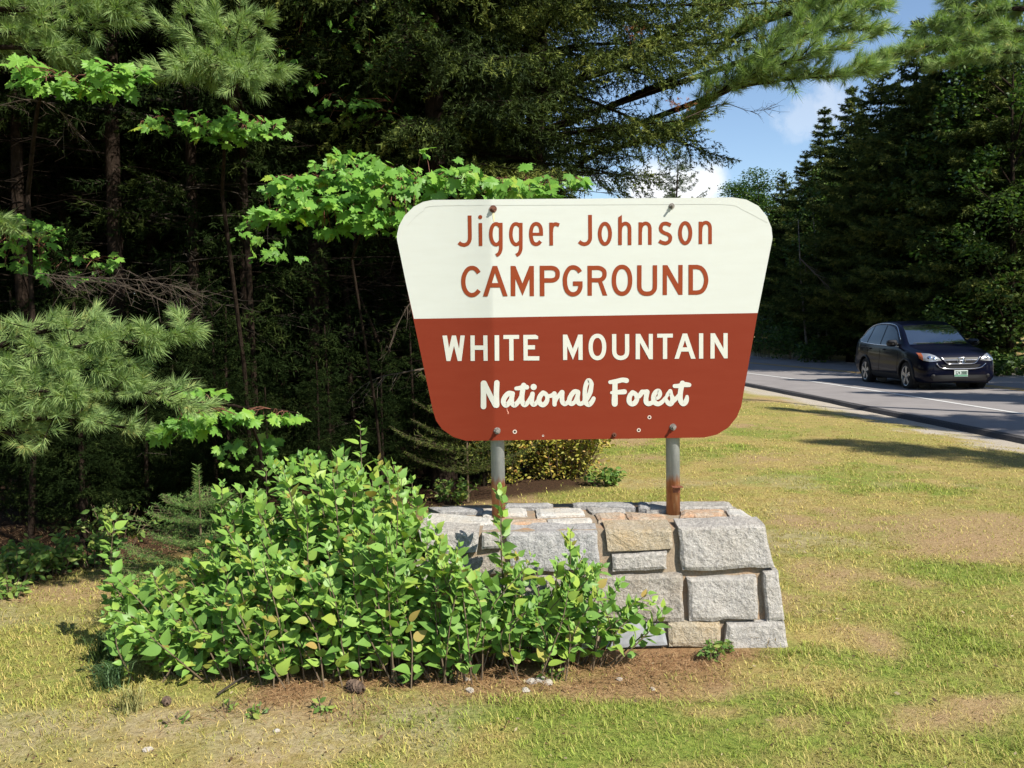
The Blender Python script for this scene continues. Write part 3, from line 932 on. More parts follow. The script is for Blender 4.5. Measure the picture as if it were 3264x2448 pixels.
def fields(x, y):
    x = np.asarray(x, float); y = np.asarray(y, float)
    w1 = n2(x, y, 1.3, 3.1); w2 = n2(x, y, 4.0, 8.2)
    fsd = forest_sd(x, y) + w1 * 0.45 + w2 * 0.12
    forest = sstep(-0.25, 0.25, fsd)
    bed = 1 - sstep(-0.22, 0.20, np.minimum(box_sd(x, y, -0.35, 4.30, 1.25, 0.40, 0.3), box_sd(x, y, 0.60, 4.20, 0.50, 0.05, 0.05)) + w1 * 0.30 + w2 * 0.30)
    sand = (1 - sstep(-0.2, 0.25, box_sd(x, y, -1.25, 3.5, 0.95, 0.22, 0.2) + w1 * 0.22 + w2 * 0.35)) * 0.62
    sand = np.maximum(sand, sstep(0.34, 0.52, n2(x, y, 0.8, 21.0)) * 0.55 * sstep(14, 6, y))
    patch = np.exp(-(((x - 3.35) / 0.7) ** 2 + ((y - 6.35) / 0.30) ** 2) ** 2)
    brown = np.maximum(patch, sstep(0.16, 0.40, n2(x, y, 0.75, 40.0) + 0.25 * n2(x, y, 3.0, 44.0)) * 0.85)
    green = sstep(-0.22, 0.30, n2(x, y, 0.75, 11.0) + 0.5 * n2(x, y, 3.3, 15.0) + 0.17)
    # greener in front of and to the right of the base, straw towards the road
    green = np.clip(green * (0.75 + 0.5 * np.exp(-(((x - 1.1) / 1.0) ** 2 + ((y - 3.8) / 0.6) ** 2))) + 0.25 * np.exp(-(((x - 1.2) / 0.8) ** 2 + ((y - 3.75) / 0.4) ** 2)), 0, 1)
    bald = _blobs(BALD, x, y, w1, w2); lush = _blobs(LUSH, x, y, w1, w2)
    brown = np.maximum(brown * (1 - lush), bald * (0.45 + 0.5 * sstep(-0.2, 0.3, n2(x, y, 9.0, 51.0))))
    green = np.clip(green * 0.72 + lush * 0.75, 0, 1) * (1 - 0.7 * bald)
    ro = road_off(x, y)
    shoulder = sstep(-2.95, -2.25, ro + w1 * 0.6 + w2 * 0.5) * sstep(9.5, 8.0, ro)
    green = green * (1 - 0.45 * sstep(-6, -3, ro))
    return dict(forest=forest, bed=bed, sand=sand, brown=brown, green=green, shoulder=shoulder)

def ground_mat():
    m, nt, b = new_mat('lawn soil and needle litter')
    P = pos(nt)
    at = lambda k: N(nt, 'ShaderNodeAttribute', attribute_name=k).outputs['Fac']
    n1 = tex_noise(nt, 9, 6, 0.65, P); n2_ = tex_noise(nt, 42, 5, 0.7, P); n3 = tex_noise(nt, 160, 3, 0.7, P)
    straw = ramp(nt, n2_, [(0.25, (0.20, 0.145, 0.052)), (0.5, (0.33, 0.255, 0.09)), (0.75, (0.46, 0.375, 0.155))])
    grass = ramp(nt, n2_, [(0.25, (0.080, 0.125, 0.022)), (0.5, (0.165, 0.215, 0.038)), (0.75, (0.28, 0.305, 0.065))])
    gm = mathn(nt, 'ADD', mathn(nt, 'MULTIPLY', at('green'), 0.95), mathn(nt, 'MULTIPLY', mathn(nt, 'SUBTRACT', n1, 0.5), 1.9))
    n4 = tex_noise(nt, 2.6, 4, 0.6, P)
    gm = N(nt, 'ShaderNodeClamp', Value=0.0) if False else mathn(nt, 'MINIMUM', mathn(nt, 'MAXIMUM', mathn(nt, 'ADD', gm, mathn(nt, 'MULTIPLY', mathn(nt, 'SUBTRACT', n4, 0.48), 1.3)), 0.0), 1.0)
    c = mix(nt, gm, straw, grass)
    c = mix(nt, 1.0, c, ramp(nt, n1, [(0.25, (0.72, 0.72, 0.72)), (0.6, (1.12, 1.12, 1.12))]), 'MULTIPLY')
    c = mix(nt, at('brown'), c, ramp(nt, n2_, [(0.3, (0.24, 0.155, 0.075)), (0.7, (0.42, 0.30, 0.165))]))
    sandc = ramp(nt, n2_, [(0.3, (0.28, 0.20, 0.125)), (0.6, (0.43, 0.34, 0.235)), (0.8, (0.55, 0.48, 0.38))])
    c = mix(nt, mathn(nt, 'MULTIPLY', at('sand'), ramp(nt, n1, [(0.35, (0, 0, 0)), (0.55, (1, 1, 1))])), c, sandc)
    litter = ramp(nt, n2_, [(0.25, (0.12, 0.065, 0.03)), (0.5, (0.25, 0.145, 0.07)), (0.75, (0.38, 0.24, 0.125))])
    c = mix(nt, at('bed'), c, litter)
    c = mix(nt, at('forest'), c, ramp(nt, n2_, [(0.25, (0.018, 0.011, 0.007)), (0.55, (0.055, 0.030, 0.016)), (0.8, (0.12, 0.068, 0.036))]))  # woodland floor litter, its tone lowered to stand in for tree shade
    grav = ramp(nt, n3, [(0.3, (0.26, 0.22, 0.175)), (0.55, (0.42, 0.375, 0.31)), (0.75, (0.58, 0.54, 0.47))])
    c = mix(nt, at('shoulder'), c, grav)
    nt.links.new(c, b.inputs['Base Color'])
    b.inputs['Roughness'].default_value = 0.95
    b.inputs['Specular IOR Level'].default_value = 0.15
    bump(nt, b, mathn(nt, 'ADD', n2_, mathn(nt, 'MULTIPLY', n3, 0.5)), 0.7, 0.02)
    return m
def gz(x, y):
    x = np.asarray(x, float); y = np.asarray(y, float)
    near = np.exp(-((np.hypot(x, y) / 40) ** 2))
    f = np.clip(forest_sd(x, y), 0, 3)
    ro = road_off(x, y)
    rd = sstep(-1.5, -4.0, ro) + sstep(8.5, 11, ro)
    return (n2(x, y, 0.9, 5.0) * 0.022 + n2(x, y, 3.5, 9.0, 2) * 0.008) * near * rd + f * 0.02 * near - 0.14 * (1 - rd) + sstep(9, 16, ro) * 0.25
def axis(lo, hi, step, far, g=1.25):
    a = list(np.arange(lo, hi + step / 2, step))
    s = step; v = hi
    while v < far:
        s *= g; v += s; a.append(v)
    s = step; v = lo; pre = []
    while v > -far:
        s *= g; v -= s; pre.append(v)
    return np.array(pre[::-1] + a)
gx = axis(-5.5, 9.0, 0.09, 1500); gy = axis(2.2, 16.0, 0.09, 1500)
GX, GY = np.meshgrid(gx, gy)
fx, fy = GX.ravel(), GY.ravel()
fl = fields(fx, fy)
gv = np.stack([fx, fy, gz(fx, fy)], 1)
nx_, ny_ = len(gx), len(gy)
ii = (np.arange(ny_ - 1)[:, None] * nx_ + np.arange(nx_ - 1)[None]).ravel()
gt = np.concatenate([np.stack([ii, ii + 1, ii + nx_ + 1], 1), np.stack([ii, ii + nx_ + 1, ii + nx_], 1)])
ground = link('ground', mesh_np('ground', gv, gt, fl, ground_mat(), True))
tag(ground, 'dry patchy lawn and woodland floor', None, None, 'structure')

# ------------------------------------------------------------------ road
def asphalt_mat(name, a, bcol):
    m, nt, b = new_mat(name)
    P = pos(nt)
    n1 = tex_noise(nt, 1.2, 5, 0.6, P); n2_ = tex_noise(nt, 120, 3, 0.7, P)
    c = mix(nt, ramp(nt, n1, [(0.3, (0, 0, 0)), (0.7, (1, 1, 1))]), a, bcol)
    c = mix(nt, mathn(nt, 'MULTIPLY', ramp(nt, n2_, [(0.5, (0, 0, 0)), (0.72, (1, 1, 1))]), 0.35), c, (0.30, 0.28, 0.28))
    nt.links.new(c, b.inputs['Base Color'])
    b.inputs['Roughness'].default_value = 0.85
    b.inputs['Specular IOR Level'].default_value = 0.3
    bump(nt, b, n2_, 0.5, 0.006)
    return m
M_asph = asphalt_mat('worn asphalt', (0.20, 0.185, 0.18), (0.26, 0.24, 0.232))
M_asphd = asphalt_mat('fresh asphalt lip', (0.035, 0.034, 0.036), (0.05, 0.048, 0.05))
def strip(name, offs, zs, mat, parent=None, i0=0, i1=None, wob=0.0):
    vs, fs = [], []
    pts = _wl[i0:i1]; nn = _wn[i0:i1]
    m = len(offs)
    for i in range(len(pts)):
        wv = wob * float(vnoise(np.array([pts[i][1] * 0.9, 3.3, 7.7])))
        for k in range(m):
            p = pts[i] + nn[i] * (offs[k] + wv)
            vs.append((p[0], p[1], zs[k]))
    for i in range(len(pts) - 1):
        for k in range(m - 1):
            fs.append((i * m + k, i * m + k + 1, (i + 1) * m + k + 1, (i + 1) * m + k))
    return link(name, mesh_py(name, vs, fs, mat), parent)
RZ = -0.05
road = tag(strip('road', [-1.78, -1.7, 6.2, 6.9, 7.0], [RZ, RZ, RZ + 0.02, RZ, -0.16], M_asph), 'two lane asphalt road dappled by tree shade', None, None, 'structure')
lip = strip('road_edge', [-1.95, -1.87, -1.77], [-0.15, RZ - 0.012, RZ - 0.004], M_asphd, None, wob=0.06)
tag(lip, 'dark broken asphalt lip along the near road edge', None, None, 'structure')
def line_mat(name, col):
    m, nt, b = new_mat(name)
    P = pos(nt)
    n = tex_noise(nt, 30, 4, 0.7, P)
    nt.links.new(mix(nt, ramp(nt, n, [(0.55, (0, 0, 0)), (0.75, (0.7, 0.7, 0.7))]), col, (0.2, 0.19, 0.19)), b.inputs['Base Color'])
    b.inputs['Roughness'].default_value = 0.7
    return m
M_lw, M_ly = line_mat('white road paint', (0.60, 0.60, 0.58)), line_mat('yellow road paint', (0.55, 0.33, 0.05))
def zr(o): return RZ + 0.02 * (o + 1.7) / 7.9 + 0.005
for (a, bb, mt) in ((-0.05, 0.05, M_lw), (2.95, 3.06, M_ly), (3.20, 3.31, M_ly), (6.05, 6.17, M_lw)):
    strip('road_marking', [a, bb], [zr(a), zr(bb)], mt, road)

# ------------------------------------------------------------------ grass (one mass of blades)
def grass_mat():
    m, nt, b = new_mat('grass blades')
    c = N(nt, 'ShaderNodeAttribute', attribute_name='col').outputs['Color']
    nt.links.new(c, b.inputs['Base Color'])
    b.inputs['Roughness'].default_value = 0.6
    b.inputs['Specular IOR Level'].default_value = 0.25
    tr = N(nt, 'ShaderNodeBsdfTranslucent'); nt.links.new(c, tr.inputs['Color'])
    mx = N(nt, 'ShaderNodeMixShader'); mx.inputs[0].default_value = 0.3
    out = nt.nodes['Material Output']
    nt.links.new(b.outputs[0], mx.inputs[1]); nt.links.new(tr.outputs[0], mx.inputs[2]); nt.links.new(mx.outputs[0], out.inputs['Surface'])
    return m
M_grass = grass_mat()
def scatter_grass():
    rs = np.random.RandomState(5)
    X, Y = [], []
    for (y0, y1, dens) in ((2.9, 3.8, 12500), (3.8, 4.8, 9500), (4.8, 6.2, 6000), (6.2, 8.5, 3600), (8.5, 12, 1700), (12, 18, 550)):
        x0, x1 = -0.62 * y1 - 0.3, 0.62 * y1 + 0.3
        n = int((x1 - x0) * (y1 - y0) * dens)
        X.append(rs.uniform(x0, x1, n)); Y.append(rs.uniform(y0, y1, n))
    x = np.concatenate(X); y = np.concatenate(Y)
    f = fields(x, y)
    # keep off the base, bed, forest and shoulder; thin on sand and brown patches
    inwall = (x > -0.85) & (x < 1.42) & (y > 4.22) & (y < 5.2)
    clump = sstep(-0.25, 0.3, n2(x, y, 7.0, 33.0))
    pr = (1 - 0.93 * f['bed']) * (1 - 0.97 * f['forest']) * (1 - 0.97 * f['shoulder']) * (1 - 0.80 * f['sand']) * (1 - 0.60 * f['brown']) * (0.40 + 0.60 * clump) * (0.7 + 0.3 * f['green'])
    keep = (rs.rand(len(x)) < pr) & ~inwall & (road_off(x, y) < -2.3)
    x, y = x[keep], y[keep]
    f = {k: v[keep] for k, v in f.items()}
    n = len(x)
    near = np.clip(4.2 / y, 0.25, 1.3)
    sc = np.sqrt(1 / near)
    tall = sstep(0.15, 0.5, n2(x, y, 2.2, 70.0))
    h = (0.010 + 0.030 * rs.rand(n) ** 1.8 + 0.026 * tall * f['green'] * rs.rand(n)) * (0.75 + 0.5 * f['green']) * np.clip(sc, 0.9, 1.05) * 0.8
    wd = (0.0010 + 0.0013 * rs.rand(n)) * np.clip((y / 3.6) ** 0.75, 0.85, 4)
    a = rs.rand(n) * 2 * np.pi
    lean = (0.5 + 1.1 * rs.rand(n)) * h
    z = gz(x, y)
    dx, dy = np.cos(a), np.sin(a)
    px, py = -dy * wd, dx * wd
    base = np.stack([x, y, z - 0.003], 1)
    mid = base + np.stack([dx * lean * 0.35, dy * lean * 0.35, h * 0.6], 1)
    tip = base + np.stack([dx * lean, dy * lean, h * 0.95], 1)
    pp = np.stack([px, py, np.zeros(n)], 1)
    v = np.empty((n, 5, 3)); v[:, 0] = base - pp; v[:, 1] = base + pp; v[:, 2] = mid - pp * 0.8; v[:, 3] = mid + pp * 0.8; v[:, 4] = tip
    o = (np.arange(n) * 5)[:, None]
    t = np.concatenate([o + np.array([[0, 1, 3]]), o + np.array([[0, 3, 2]]), o + np.array([[2, 3, 4]])])
    r1, r2 = rs.rand(n), rs.rand(n)
    gmix = np.clip(f['green'] * 0.72 + (r1 - 0.5) * 0.9, 0, 1)[:, None]
    straw = np.array([0.50, 0.395, 0.135])[None] * (0.65 + 0.6 * r2)[:, None]
    grn = (np.array([0.115, 0.225, 0.03])[None] * (1 - r1[:, None]) + np.array([0.285, 0.36, 0.05])[None] * r1[:, None]) * (0.65 + 0.6 * r2)[:, None]
    col = (straw * (1 - gmix) + grn * gmix) * 1.14
    col = np.repeat(col, 5, 0)
    me = mesh_np('grass', v.reshape(-1, 3), t, {'col': col}, M_grass)
    print('grass blades', n)
    return tag(link('grass', me), 'short patchy lawn grass turning to straw', 'grass', None, 'stuff')
scatter_grass()

def needle_litter():
    rs = np.random.RandomState(9)
    n0 = 150000
    x = rs.uniform(-4.5, 1.9, n0); y = rs.uniform(3.4, 7.5, n0)
    f = fields(x, y)
    pr = np.maximum(f['bed'] * 0.75, f['forest'] * 0.30 * (y < 7)) + 0.02
    k = (rs.rand(n0) < pr) & ~((x > -0.85) & (x < 1.42) & (y > 4.22) & (y < 5.2))
    x, y = x[k], y[k]; n = len(x)
    a = rs.rand(n) * 2 * np.pi; L = 0.03 + 0.05 * rs.rand(n); wd = 0.0012 + 0.001 * rs.rand(n)
    z = gz(x, y) + 0.004 + 0.014 * rs.rand(n)
    d = np.stack([np.cos(a), np.sin(a), rs.uniform(-0.25, 0.45, n)], 1) * L[:, None]
    p = np.stack([-np.sin(a), np.cos(a), np.zeros(n)], 1) * wd[:, None]
    b0 = np.stack([x, y, z], 1)
    v = np.empty((n, 3, 3)); v[:, 0] = b0 - p; v[:, 1] = b0 + p; v[:, 2] = b0 + d
    t = np.arange(n * 3).reshape(-1, 3)
    r = rs.rand(n)[:, None]
    col = np.array([0.20, 0.10, 0.045]) * (1 - r) + np.array([0.50, 0.34, 0.18]) * r
    tag(link('needle_litter', mesh_np('needle_litter', v.reshape(-1, 3), t, {'col': np.repeat(col, 3, 0)}, M_grass)), 'fallen brown pine needles under the bushes', 'needle litter', None, 'stuff')
needle_litter()
# ------------------------------------------------------------------ car
def car_build():
    M_paint, nt, b = new_mat('dark blue car paint')
    b.inputs['Base Color'].default_value = (0.002, 0.003, 0.012, 1)
    b.inputs['Roughness'].default_value = 0.5
    b.inputs['Metallic'].default_value = 0.0
    b.inputs['Coat Weight'].default_value = 0.32
    b.inputs['Coat Roughness'].default_value = 0.06
    b.inputs['Specular IOR Level'].default_value = 0.05
    M_glass = plain('tinted car glass', (0.004, 0.006, 0.005), 0.05, 0, 0.4, 0.0)
    M_screen = plain('windscreen glass', (0.012, 0.016, 0.020), 0.02, 0, 1.0, 1.0)
    M_screen.node_tree.nodes['Principled BSDF'].inputs['IOR'].default_value = 2.2
    M_trim = plain('black car trim', (0.010, 0.010, 0.011), 0.55)
    M_tyre = plain('tyre rubber', (0.014, 0.014, 0.015), 0.85)
    M_rim = plain('alloy rim', (0.42, 0.43, 0.45), 0.32, 0.85)
    M_chrome = plain('chrome', (0.82, 0.83, 0.86), 0.10, 1.0)
    M_lamp = plain('headlamp lens', (0.50, 0.51, 0.52), 0.12, 0.55, 0.6, 1.0)
    M_amber = plain('amber lens', (0.55, 0.13, 0.02), 0.15, 0.1, 0.6, 1.0)
    M_tail = plain('red lens', (0.30, 0.012, 0.012), 0.2, 0, 0.6, 1.0)
    M_plate = plain('number plate', (0.60, 0.66, 0.63), 0.5)
    M_plateg = plain('plate green band', (0.12, 0.30, 0.19), 0.5)
    M_char = plain('plate characters', (0.05, 0.12, 0.08), 0.5)
    # stations: u, zbot, wsill, wmid, zmid, wbelt, zbelt, wroof, zshoulder, ztop
    st = [
     (0.00, 0.30, 0.50, 0.60, 0.50, 0.56, 0.66, 0.46, 0.70, 0.72),
     (0.04, 0.26, 0.66, 0.72, 0.50, 0.66, 0.72, 0.56, 0.79, 0.81),
     (0.11, 0.23, 0.76, 0.80, 0.52, 0.75, 0.76, 0.63, 0.86, 0.885),
     (0.22, 0.21, 0.82, 0.855, 0.54, 0.81, 0.80, 0.68, 0.91, 0.935),
     (0.40, 0.20, 0.85, 0.885, 0.56, 0.85, 0.85, 0.71, 0.955, 0.98),
     (0.75, 0.20, 0.855, 0.905, 0.60, 0.875, 0.905, 0.73, 1.005, 1.03),
     (1.05, 0.20, 0.86, 0.91, 0.62, 0.885, 0.95, 0.74, 1.05, 1.075),
     (1.22, 0.20, 0.86, 0.91, 0.62, 0.885, 0.97, 0.74, 1.12, 1.17),
     (1.45, 0.20, 0.86, 0.91, 0.62, 0.885, 0.985, 0.715, 1.29, 1.33),
     (1.68, 0.20, 0.86, 0.91, 0.62, 0.885, 1.0, 0.685, 1.44, 1.475),
     (1.92, 0.20, 0.86, 0.91, 0.62, 0.885, 1.01, 0.66, 1.54, 1.58),
     (2.25, 0.20, 0.86, 0.91, 0.62, 0.885, 1.02, 0.65, 1.60, 1.645),
     (2.70, 0.20, 0.86, 0.91, 0.62, 0.885, 1.03, 0.645, 1.62, 1.665),
     (3.20, 0.20, 0.86, 0.91, 0.63, 0.885, 1.045, 0.64, 1.60, 1.65),
     (3.65, 0.21, 0.855, 0.905, 0.64, 0.88, 1.07, 0.63, 1.55, 1.605),
     (3.98, 0.22, 0.84, 0.895, 0.66, 0.87, 1.09, 0.615, 1.47, 1.535),
     (4.20, 0.25, 0.82, 0.875, 0.66, 0.84, 1.10, 0.60, 1.36, 1.43),
     (4.36, 0.29, 0.79, 0.84, 0.66, 0.79, 1.06, 0.60, 1.18, 1.24),
     (4.47, 0.33, 0.74, 0.80, 0.62, 0.72, 0.92, 0.55, 0.99, 1.02),
     (4.52, 0.38, 0.60, 0.68, 0.58, 0.60, 0.78, 0.46, 0.82, 0.84),
    ]
    st = np.array(catmull(st, 5))
    rows = []
    for s in st:
        u, zb, ws, wm, zm, wb, zbl, wr, zs, zt = s
        prof = [(0, zb), (ws * 0.8, zb), (ws, zb + 0.07), (wm, (zb + zm) / 2 + 0.02), (wm, zm + 0.10), (wb, zbl), ((wb + wr) / 2 + 0.012, (zbl + zs) / 2), (wr, zs), (wr * 0.72, zs + (zt - zs) * 0.72), (wr * 0.35, zt - (zt - zs) * 0.06), (0, zt)]
        rows.append([(u, p[0], p[1]) for p in catmull(prof, 3)])
    R = np.array(rows)
    ns, npf = R.shape[:2]
    vs, fs = [], []
    for i in range(ns):
        for k in range(npf): vs.append((R[i, k, 0], R[i, k, 1], R[i, k, 2]))
    off = len(vs)
    for i in range(ns):
        for k in range(npf): vs.append((R[i, k, 0], -R[i, k, 1], R[i, k, 2]))
    WH = [(0.86, 0.345), (3.48, 0.345)]
    WR = 0.345
    def cut(quad):
        c = np.mean([vs[i] for i in quad], axis=0)
        if abs(c[1]) < 0.5: return False
        return any(math.hypot(c[0] - wx, c[2] - wz) < WR + 0.055 for wx, wz in WH)
    for side in (0, 1):
        o = off * side
        for i in range(ns - 1):
            for k in range(npf - 1):
                q = (o + i * npf + k, o + i * npf + k + 1, o + (i + 1) * npf + k + 1, o + (i + 1) * npf + k)
                if side: q = q[::-1]
                if not cut(q): fs.append(q)
        for e, i in ((0, 0), (1, ns - 1)):
            q = [o + i * npf + k for k in range(npf)]
            fs.append(tuple(q))
    full = mesh_py('carfull', vs, fs)
    # closed version for projecting the details
    fs2 = []
    for side in (0, 1):
        o = off * side
        for i in range(ns - 1):
            for k in range(npf - 1):
                fs2.append((o + i * npf + k, o + i * npf + k + 1, o + (i + 1) * npf + k + 1, o + (i + 1) * npf + k))
        for i in (0, ns - 1):
            fs2.append(tuple(o + i * npf + k for k in range(npf)))
    bvh = BVHTree.FromPolygons([Vector(v) for v in vs], fs2)
    bm = bmesh.new(); bm.from_mesh(full)
    bmesh.ops.remove_doubles(bm, verts=bm.verts, dist=0.0005)
    bmesh.ops.recalc_face_normals(bm, faces=bm.faces)
    bm.to_mesh(full); bm.free()
    full.materials.append(M_paint)
    full.polygons.foreach_set('use_smooth', np.ones(len(full.polygons), dtype=bool))
    car = empty('car', (0, 0, 0))
    tag(car, 'dark blue compact crossover car driving towards the viewer on the shaded road', 'car')
    body = link('body', full, car)
    def proj(a, c, axis, side=1):
        """axis 'f': a = y, c = z seen from the front; 's': a = u, c = z from the side; 't': a=u, c=y from above; 'r' from the rear"""
        if axis == 'f': o, d = Vector((-2, a, c)), Vector((1, 0, 0))
        elif axis == 'r': o, d = Vector((7, a, c)), Vector((-1, 0, 0))
        elif axis == 's': o, d = Vector((a, 3 * side, c)), Vector((0, -side, 0))
        else: o, d = Vector((a, c, 4)), Vector((0, 0, -1))
        hit, nrm, _, _ = bvh.ray_cast(o, d)
        if hit is None:
            hit, nrm, _, _ = bvh.find_nearest(o + d * 2)
        if nrm.dot(d) > 0: nrm = -nrm
        return hit, nrm
    def patch(name, topc, botc, axis, mat, parent, off=0.006, n=12, m=6, side=1):
        T_ = [np.array(p, float) for p in topc]; B2 = [np.array(p, float) for p in botc]
        def samp(P, t):
            L = [0]
            for i in range(len(P) - 1): L.append(L[-1] + np.linalg.norm(P[i + 1] - P[i]))
            x = t * L[-1]
            return np.array([np.interp(x, L, [p[0] for p in P]), np.interp(x, L, [p[1] for p in P])])
        v2, f2 = [], []
        for j in range(m + 1):
            for i in range(n + 1):
                p = samp(T_, i / n) * (1 - j / m) + samp(B2, i / n) * (j / m)
                h, nr = proj(p[0], p[1], axis, side)
                v2.append(h + nr * off)
        base = len(v2)
        for j in range(m):
            for i in range(n):
                f2.append((j * (n + 1) + i, j * (n + 1) + i + 1, (j + 1) * (n + 1) + i + 1, (j + 1) * (n + 1) + i))
        o = link(name, mesh_py(name, v2, f2, mat, True), parent)
        bm2 = bmesh.new(); bm2.from_mesh(o.data)
        bmesh.ops.recalc_face_normals(bm2, faces=bm2.faces)
        bm2.to_mesh(o.data); bm2.free()
        return o
    def bar(name, pts, axis, r, mat, parent, off=0.01, n=6, side=1):
        P3 = []
        for p in catmull(pts, 5):
            h, nr = proj(p[0], p[1], axis, side); P3.append(h + nr * off)
        mb = MB(); mb.tube(P3, r, 8)
        return mb.build(name, mat, parent, True)
    # glass
    patch('windscreen', [(-0.60, 1.535), (0, 1.562), (0.60, 1.535)], [(-0.70, 1.085), (0, 1.10), (0.70, 1.085)], 'f', M_screen, car, 0.005, 20, 14)
    patch('rear_window', [(-0.55, 1.46), (0.55, 1.46)], [(-0.62, 1.14), (0.62, 1.14)], 'r', M_glass, car, 0.005, 12, 8)
    for sd_ in (1, -1):
        sw = patch('side_window', [(1.50, 1.16), (1.80, 1.40), (2.05, 1.505), (2.45, 1.555)], [(1.40, 1.045), (2.45, 1.065)], 's', M_glass, car, 0.005, 16, 8, sd_)
        patch('side_window', [(2.53, 1.558), (3.0, 1.56), (3.30, 1.535)], [(2.53, 1.067), (3.36, 1.09)], 's', M_glass, car, 0.005, 12, 8, sd_)
        patch('side_window', [(3.38, 1.53), (3.62, 1.485), (3.85, 1.36), (3.98, 1.20)], [(3.44, 1.095), (3.98, 1.135)], 's', M_glass, car, 0.005, 10, 6, sd_)
        bar('window_trim', [(1.38, 1.035), (2.0, 1.05), (2.7, 1.06), (3.4, 1.085), (4.0, 1.125)], 's', 0.008, M_chrome, car, 0.004, side=sd_)
        bar('roof_trim', [(1.45, 1.20), (1.80, 1.455), (2.1, 1.565), (2.6, 1.60), (3.2, 1.585), (3.6, 1.525), (3.9, 1.38), (4.02, 1.17)], 's', 0.007, M_chrome, car, 0.004, side=sd_)
        # door seams and handles
        for us in (1.36, 2.49, 3.33):
            bar('door_seam', [(us, 0.98), (us - 0.01, 0.7), (us + (0.02 if us < 3 else -0.12), 0.36)], 's', 0.004, M_trim, car, 0.001, side=sd_)
        bar('body_crease', [(0.95, 0.93), (1.6, 0.955), (2.5, 0.97), (3.4, 0.985), (4.1, 0.99)], 's', 0.006, M_paint, car, 0.002, side=sd_)
        for us in (2.20, 3.12):
            h, nr = proj(us, 0.945, 's', sd_)
            mb = MB(); mb.tube([h + nr * 0.012 + Vector((-0.09, 0, 0)), h + nr * 0.032, h + nr * 0.012 + Vector((0.09, 0, 0))], [0.012, 0.015, 0.012], 8)
            mb.build('door_handle', M_paint, car, True)
        # lower cladding
        patch('sill', [(1.28, 0.37), (3.05, 0.37)], [(1.28, 0.24), (3.05, 0.24)], 's', M_trim, car, 0.008, 14, 3, sd_)
        # mirrors
        h, nr = proj(1.48, 1.09, 's', sd_)
        mb = MB()
        c = h + Vector((-0.02, sd_ * 0.15, 0.03))
        ring = []
        prof = [(-0.09, 0.30), (-0.07, 0.75), (-0.02, 1.0), (0.05, 0.98), (0.06, 0.9)]
        for (dx, s_) in prof:
            ring.append([(c.x + dx, c.y + 0.125 * s_ * math.copysign(abs(math.cos(a)) ** 0.7, math.cos(a)), c.z + 0.085 * s_ * math.copysign(abs(math.sin(a)) ** 0.7, math.sin(a))) for a in np.linspace(0, 2 * math.pi, 16, endpoint=False)])
        v3 = [p for r_ in ring for p in r_]; f3 = []
        for i in range(len(prof) - 1):
            for k in range(16): f3.append((i * 16 + k, i * 16 + (k + 1) % 16, (i + 1) * 16 + (k + 1) % 16, (i + 1) * 16 + k))
        f3 += [tuple(range(16)), tuple((len(prof) - 1) * 16 + k for k in range(16))]
        mb.add(v3, f3); mb.tube([h - nr * 0.01, Vector((h.x, c.y - sd_ * 0.08, h.z + 0.01))], 0.03, 8)
        mb.build('wing_mirror', M_trim, car, True)
        # head lamp
        s = sd_
        hl = patch('headlight', [(s * 0.475, 0.775), (s * 0.56, 0.845), (s * 0.66, 0.885), (s * 0.765, 0.90)], [(s * 0.44, 0.735), (s * 0.60, 0.715), (s * 0.70, 0.71), (s * 0.795, 0.735)], 'f', M_lamp, car, 0.012, 14, 7)
        patch('turn_signal', [(s * 0.765, 0.902), (s * 0.825, 0.90)], [(s * 0.795, 0.735), (s * 0.835, 0.78)], 'f', M_amber, hl, 0.012, 5, 6)
        for (yy, zz, rr) in ((0.58, 0.775, 0.045), (0.68, 0.80, 0.05)):
            h, nr = proj(s * yy, zz, 'f')
            mb = MB(); mb.tube([h + nr * 0.010, h + nr * 0.020], [rr, rr * 0.8], 14); mb.build('reflector', M_chrome, hl, True)
        # fog lamp and tail lamp
        h, nr = proj(s * 0.62, 0.37, 'f')
        mb = MB(); mb.tube([h + nr * 0.002, h + nr * 0.016], [0.055, 0.045], 14); mb.build('fog_light', M_trim, car, True)
        patch('tail_light', [(s * 0.66, 1.10), (s * 0.79, 1.08)], [(s * 0.66, 0.90), (s * 0.80, 0.88)], 'r', M_tail, car, 0.008, 5, 5)
        # wheel arches and wheels
        for wi, (wx, wz) in enumerate(WH):
            P3 = []
            for a in np.linspace(-0.35, math.pi + 0.35, 25):
                x_, z_ = wx + math.cos(a) * (WR + 0.06), wz + math.sin(a) * (WR + 0.06)
                h, nr = proj(x_, max(z_, 0.24), 's', sd_)
                P3.append(Vector((x_, h.y + sd_ * 0.004, z_)))
            mb = MB(); mb.tube(P3, 0.028, 8); mb.build('wheel_arch', M_trim, car, True)
            mb = MB()
            v4, f4 = [], []
            for a in np.linspace(0, 2 * math.pi, 28, endpoint=False):
                for yy in (0.88, 0.45):
                    v4.append((wx + math.cos(a) * (WR + 0.065), sd_ * yy, wz + math.sin(a) * (WR + 0.065)))
            for k in range(28):
                k2 = (k + 1) % 28
                if math.sin(2 * math.pi * k / 28) > -0.3: f4.append((2 * k, 2 * k2, 2 * k2 + 1, 2 * k + 1))
            f4.append(tuple(2 * k + 1 for k in range(28)))
            mb.add(v4, f4); mb.build('wheel_well', M_trim, car)
            wheel = empty('wheel', (wx, sd_ * 0.79, wz)); wheel.parent = car
            # tyre: lathe
            pr = [(-0.11, 0.235), (-0.112, 0.29), (-0.095, 0.335), (-0.05, 0.345), (0.05, 0.345), (0.095, 0.335), (0.112, 0.29), (0.11, 0.235)]
            v5, f5 = [], []
            nn = 36
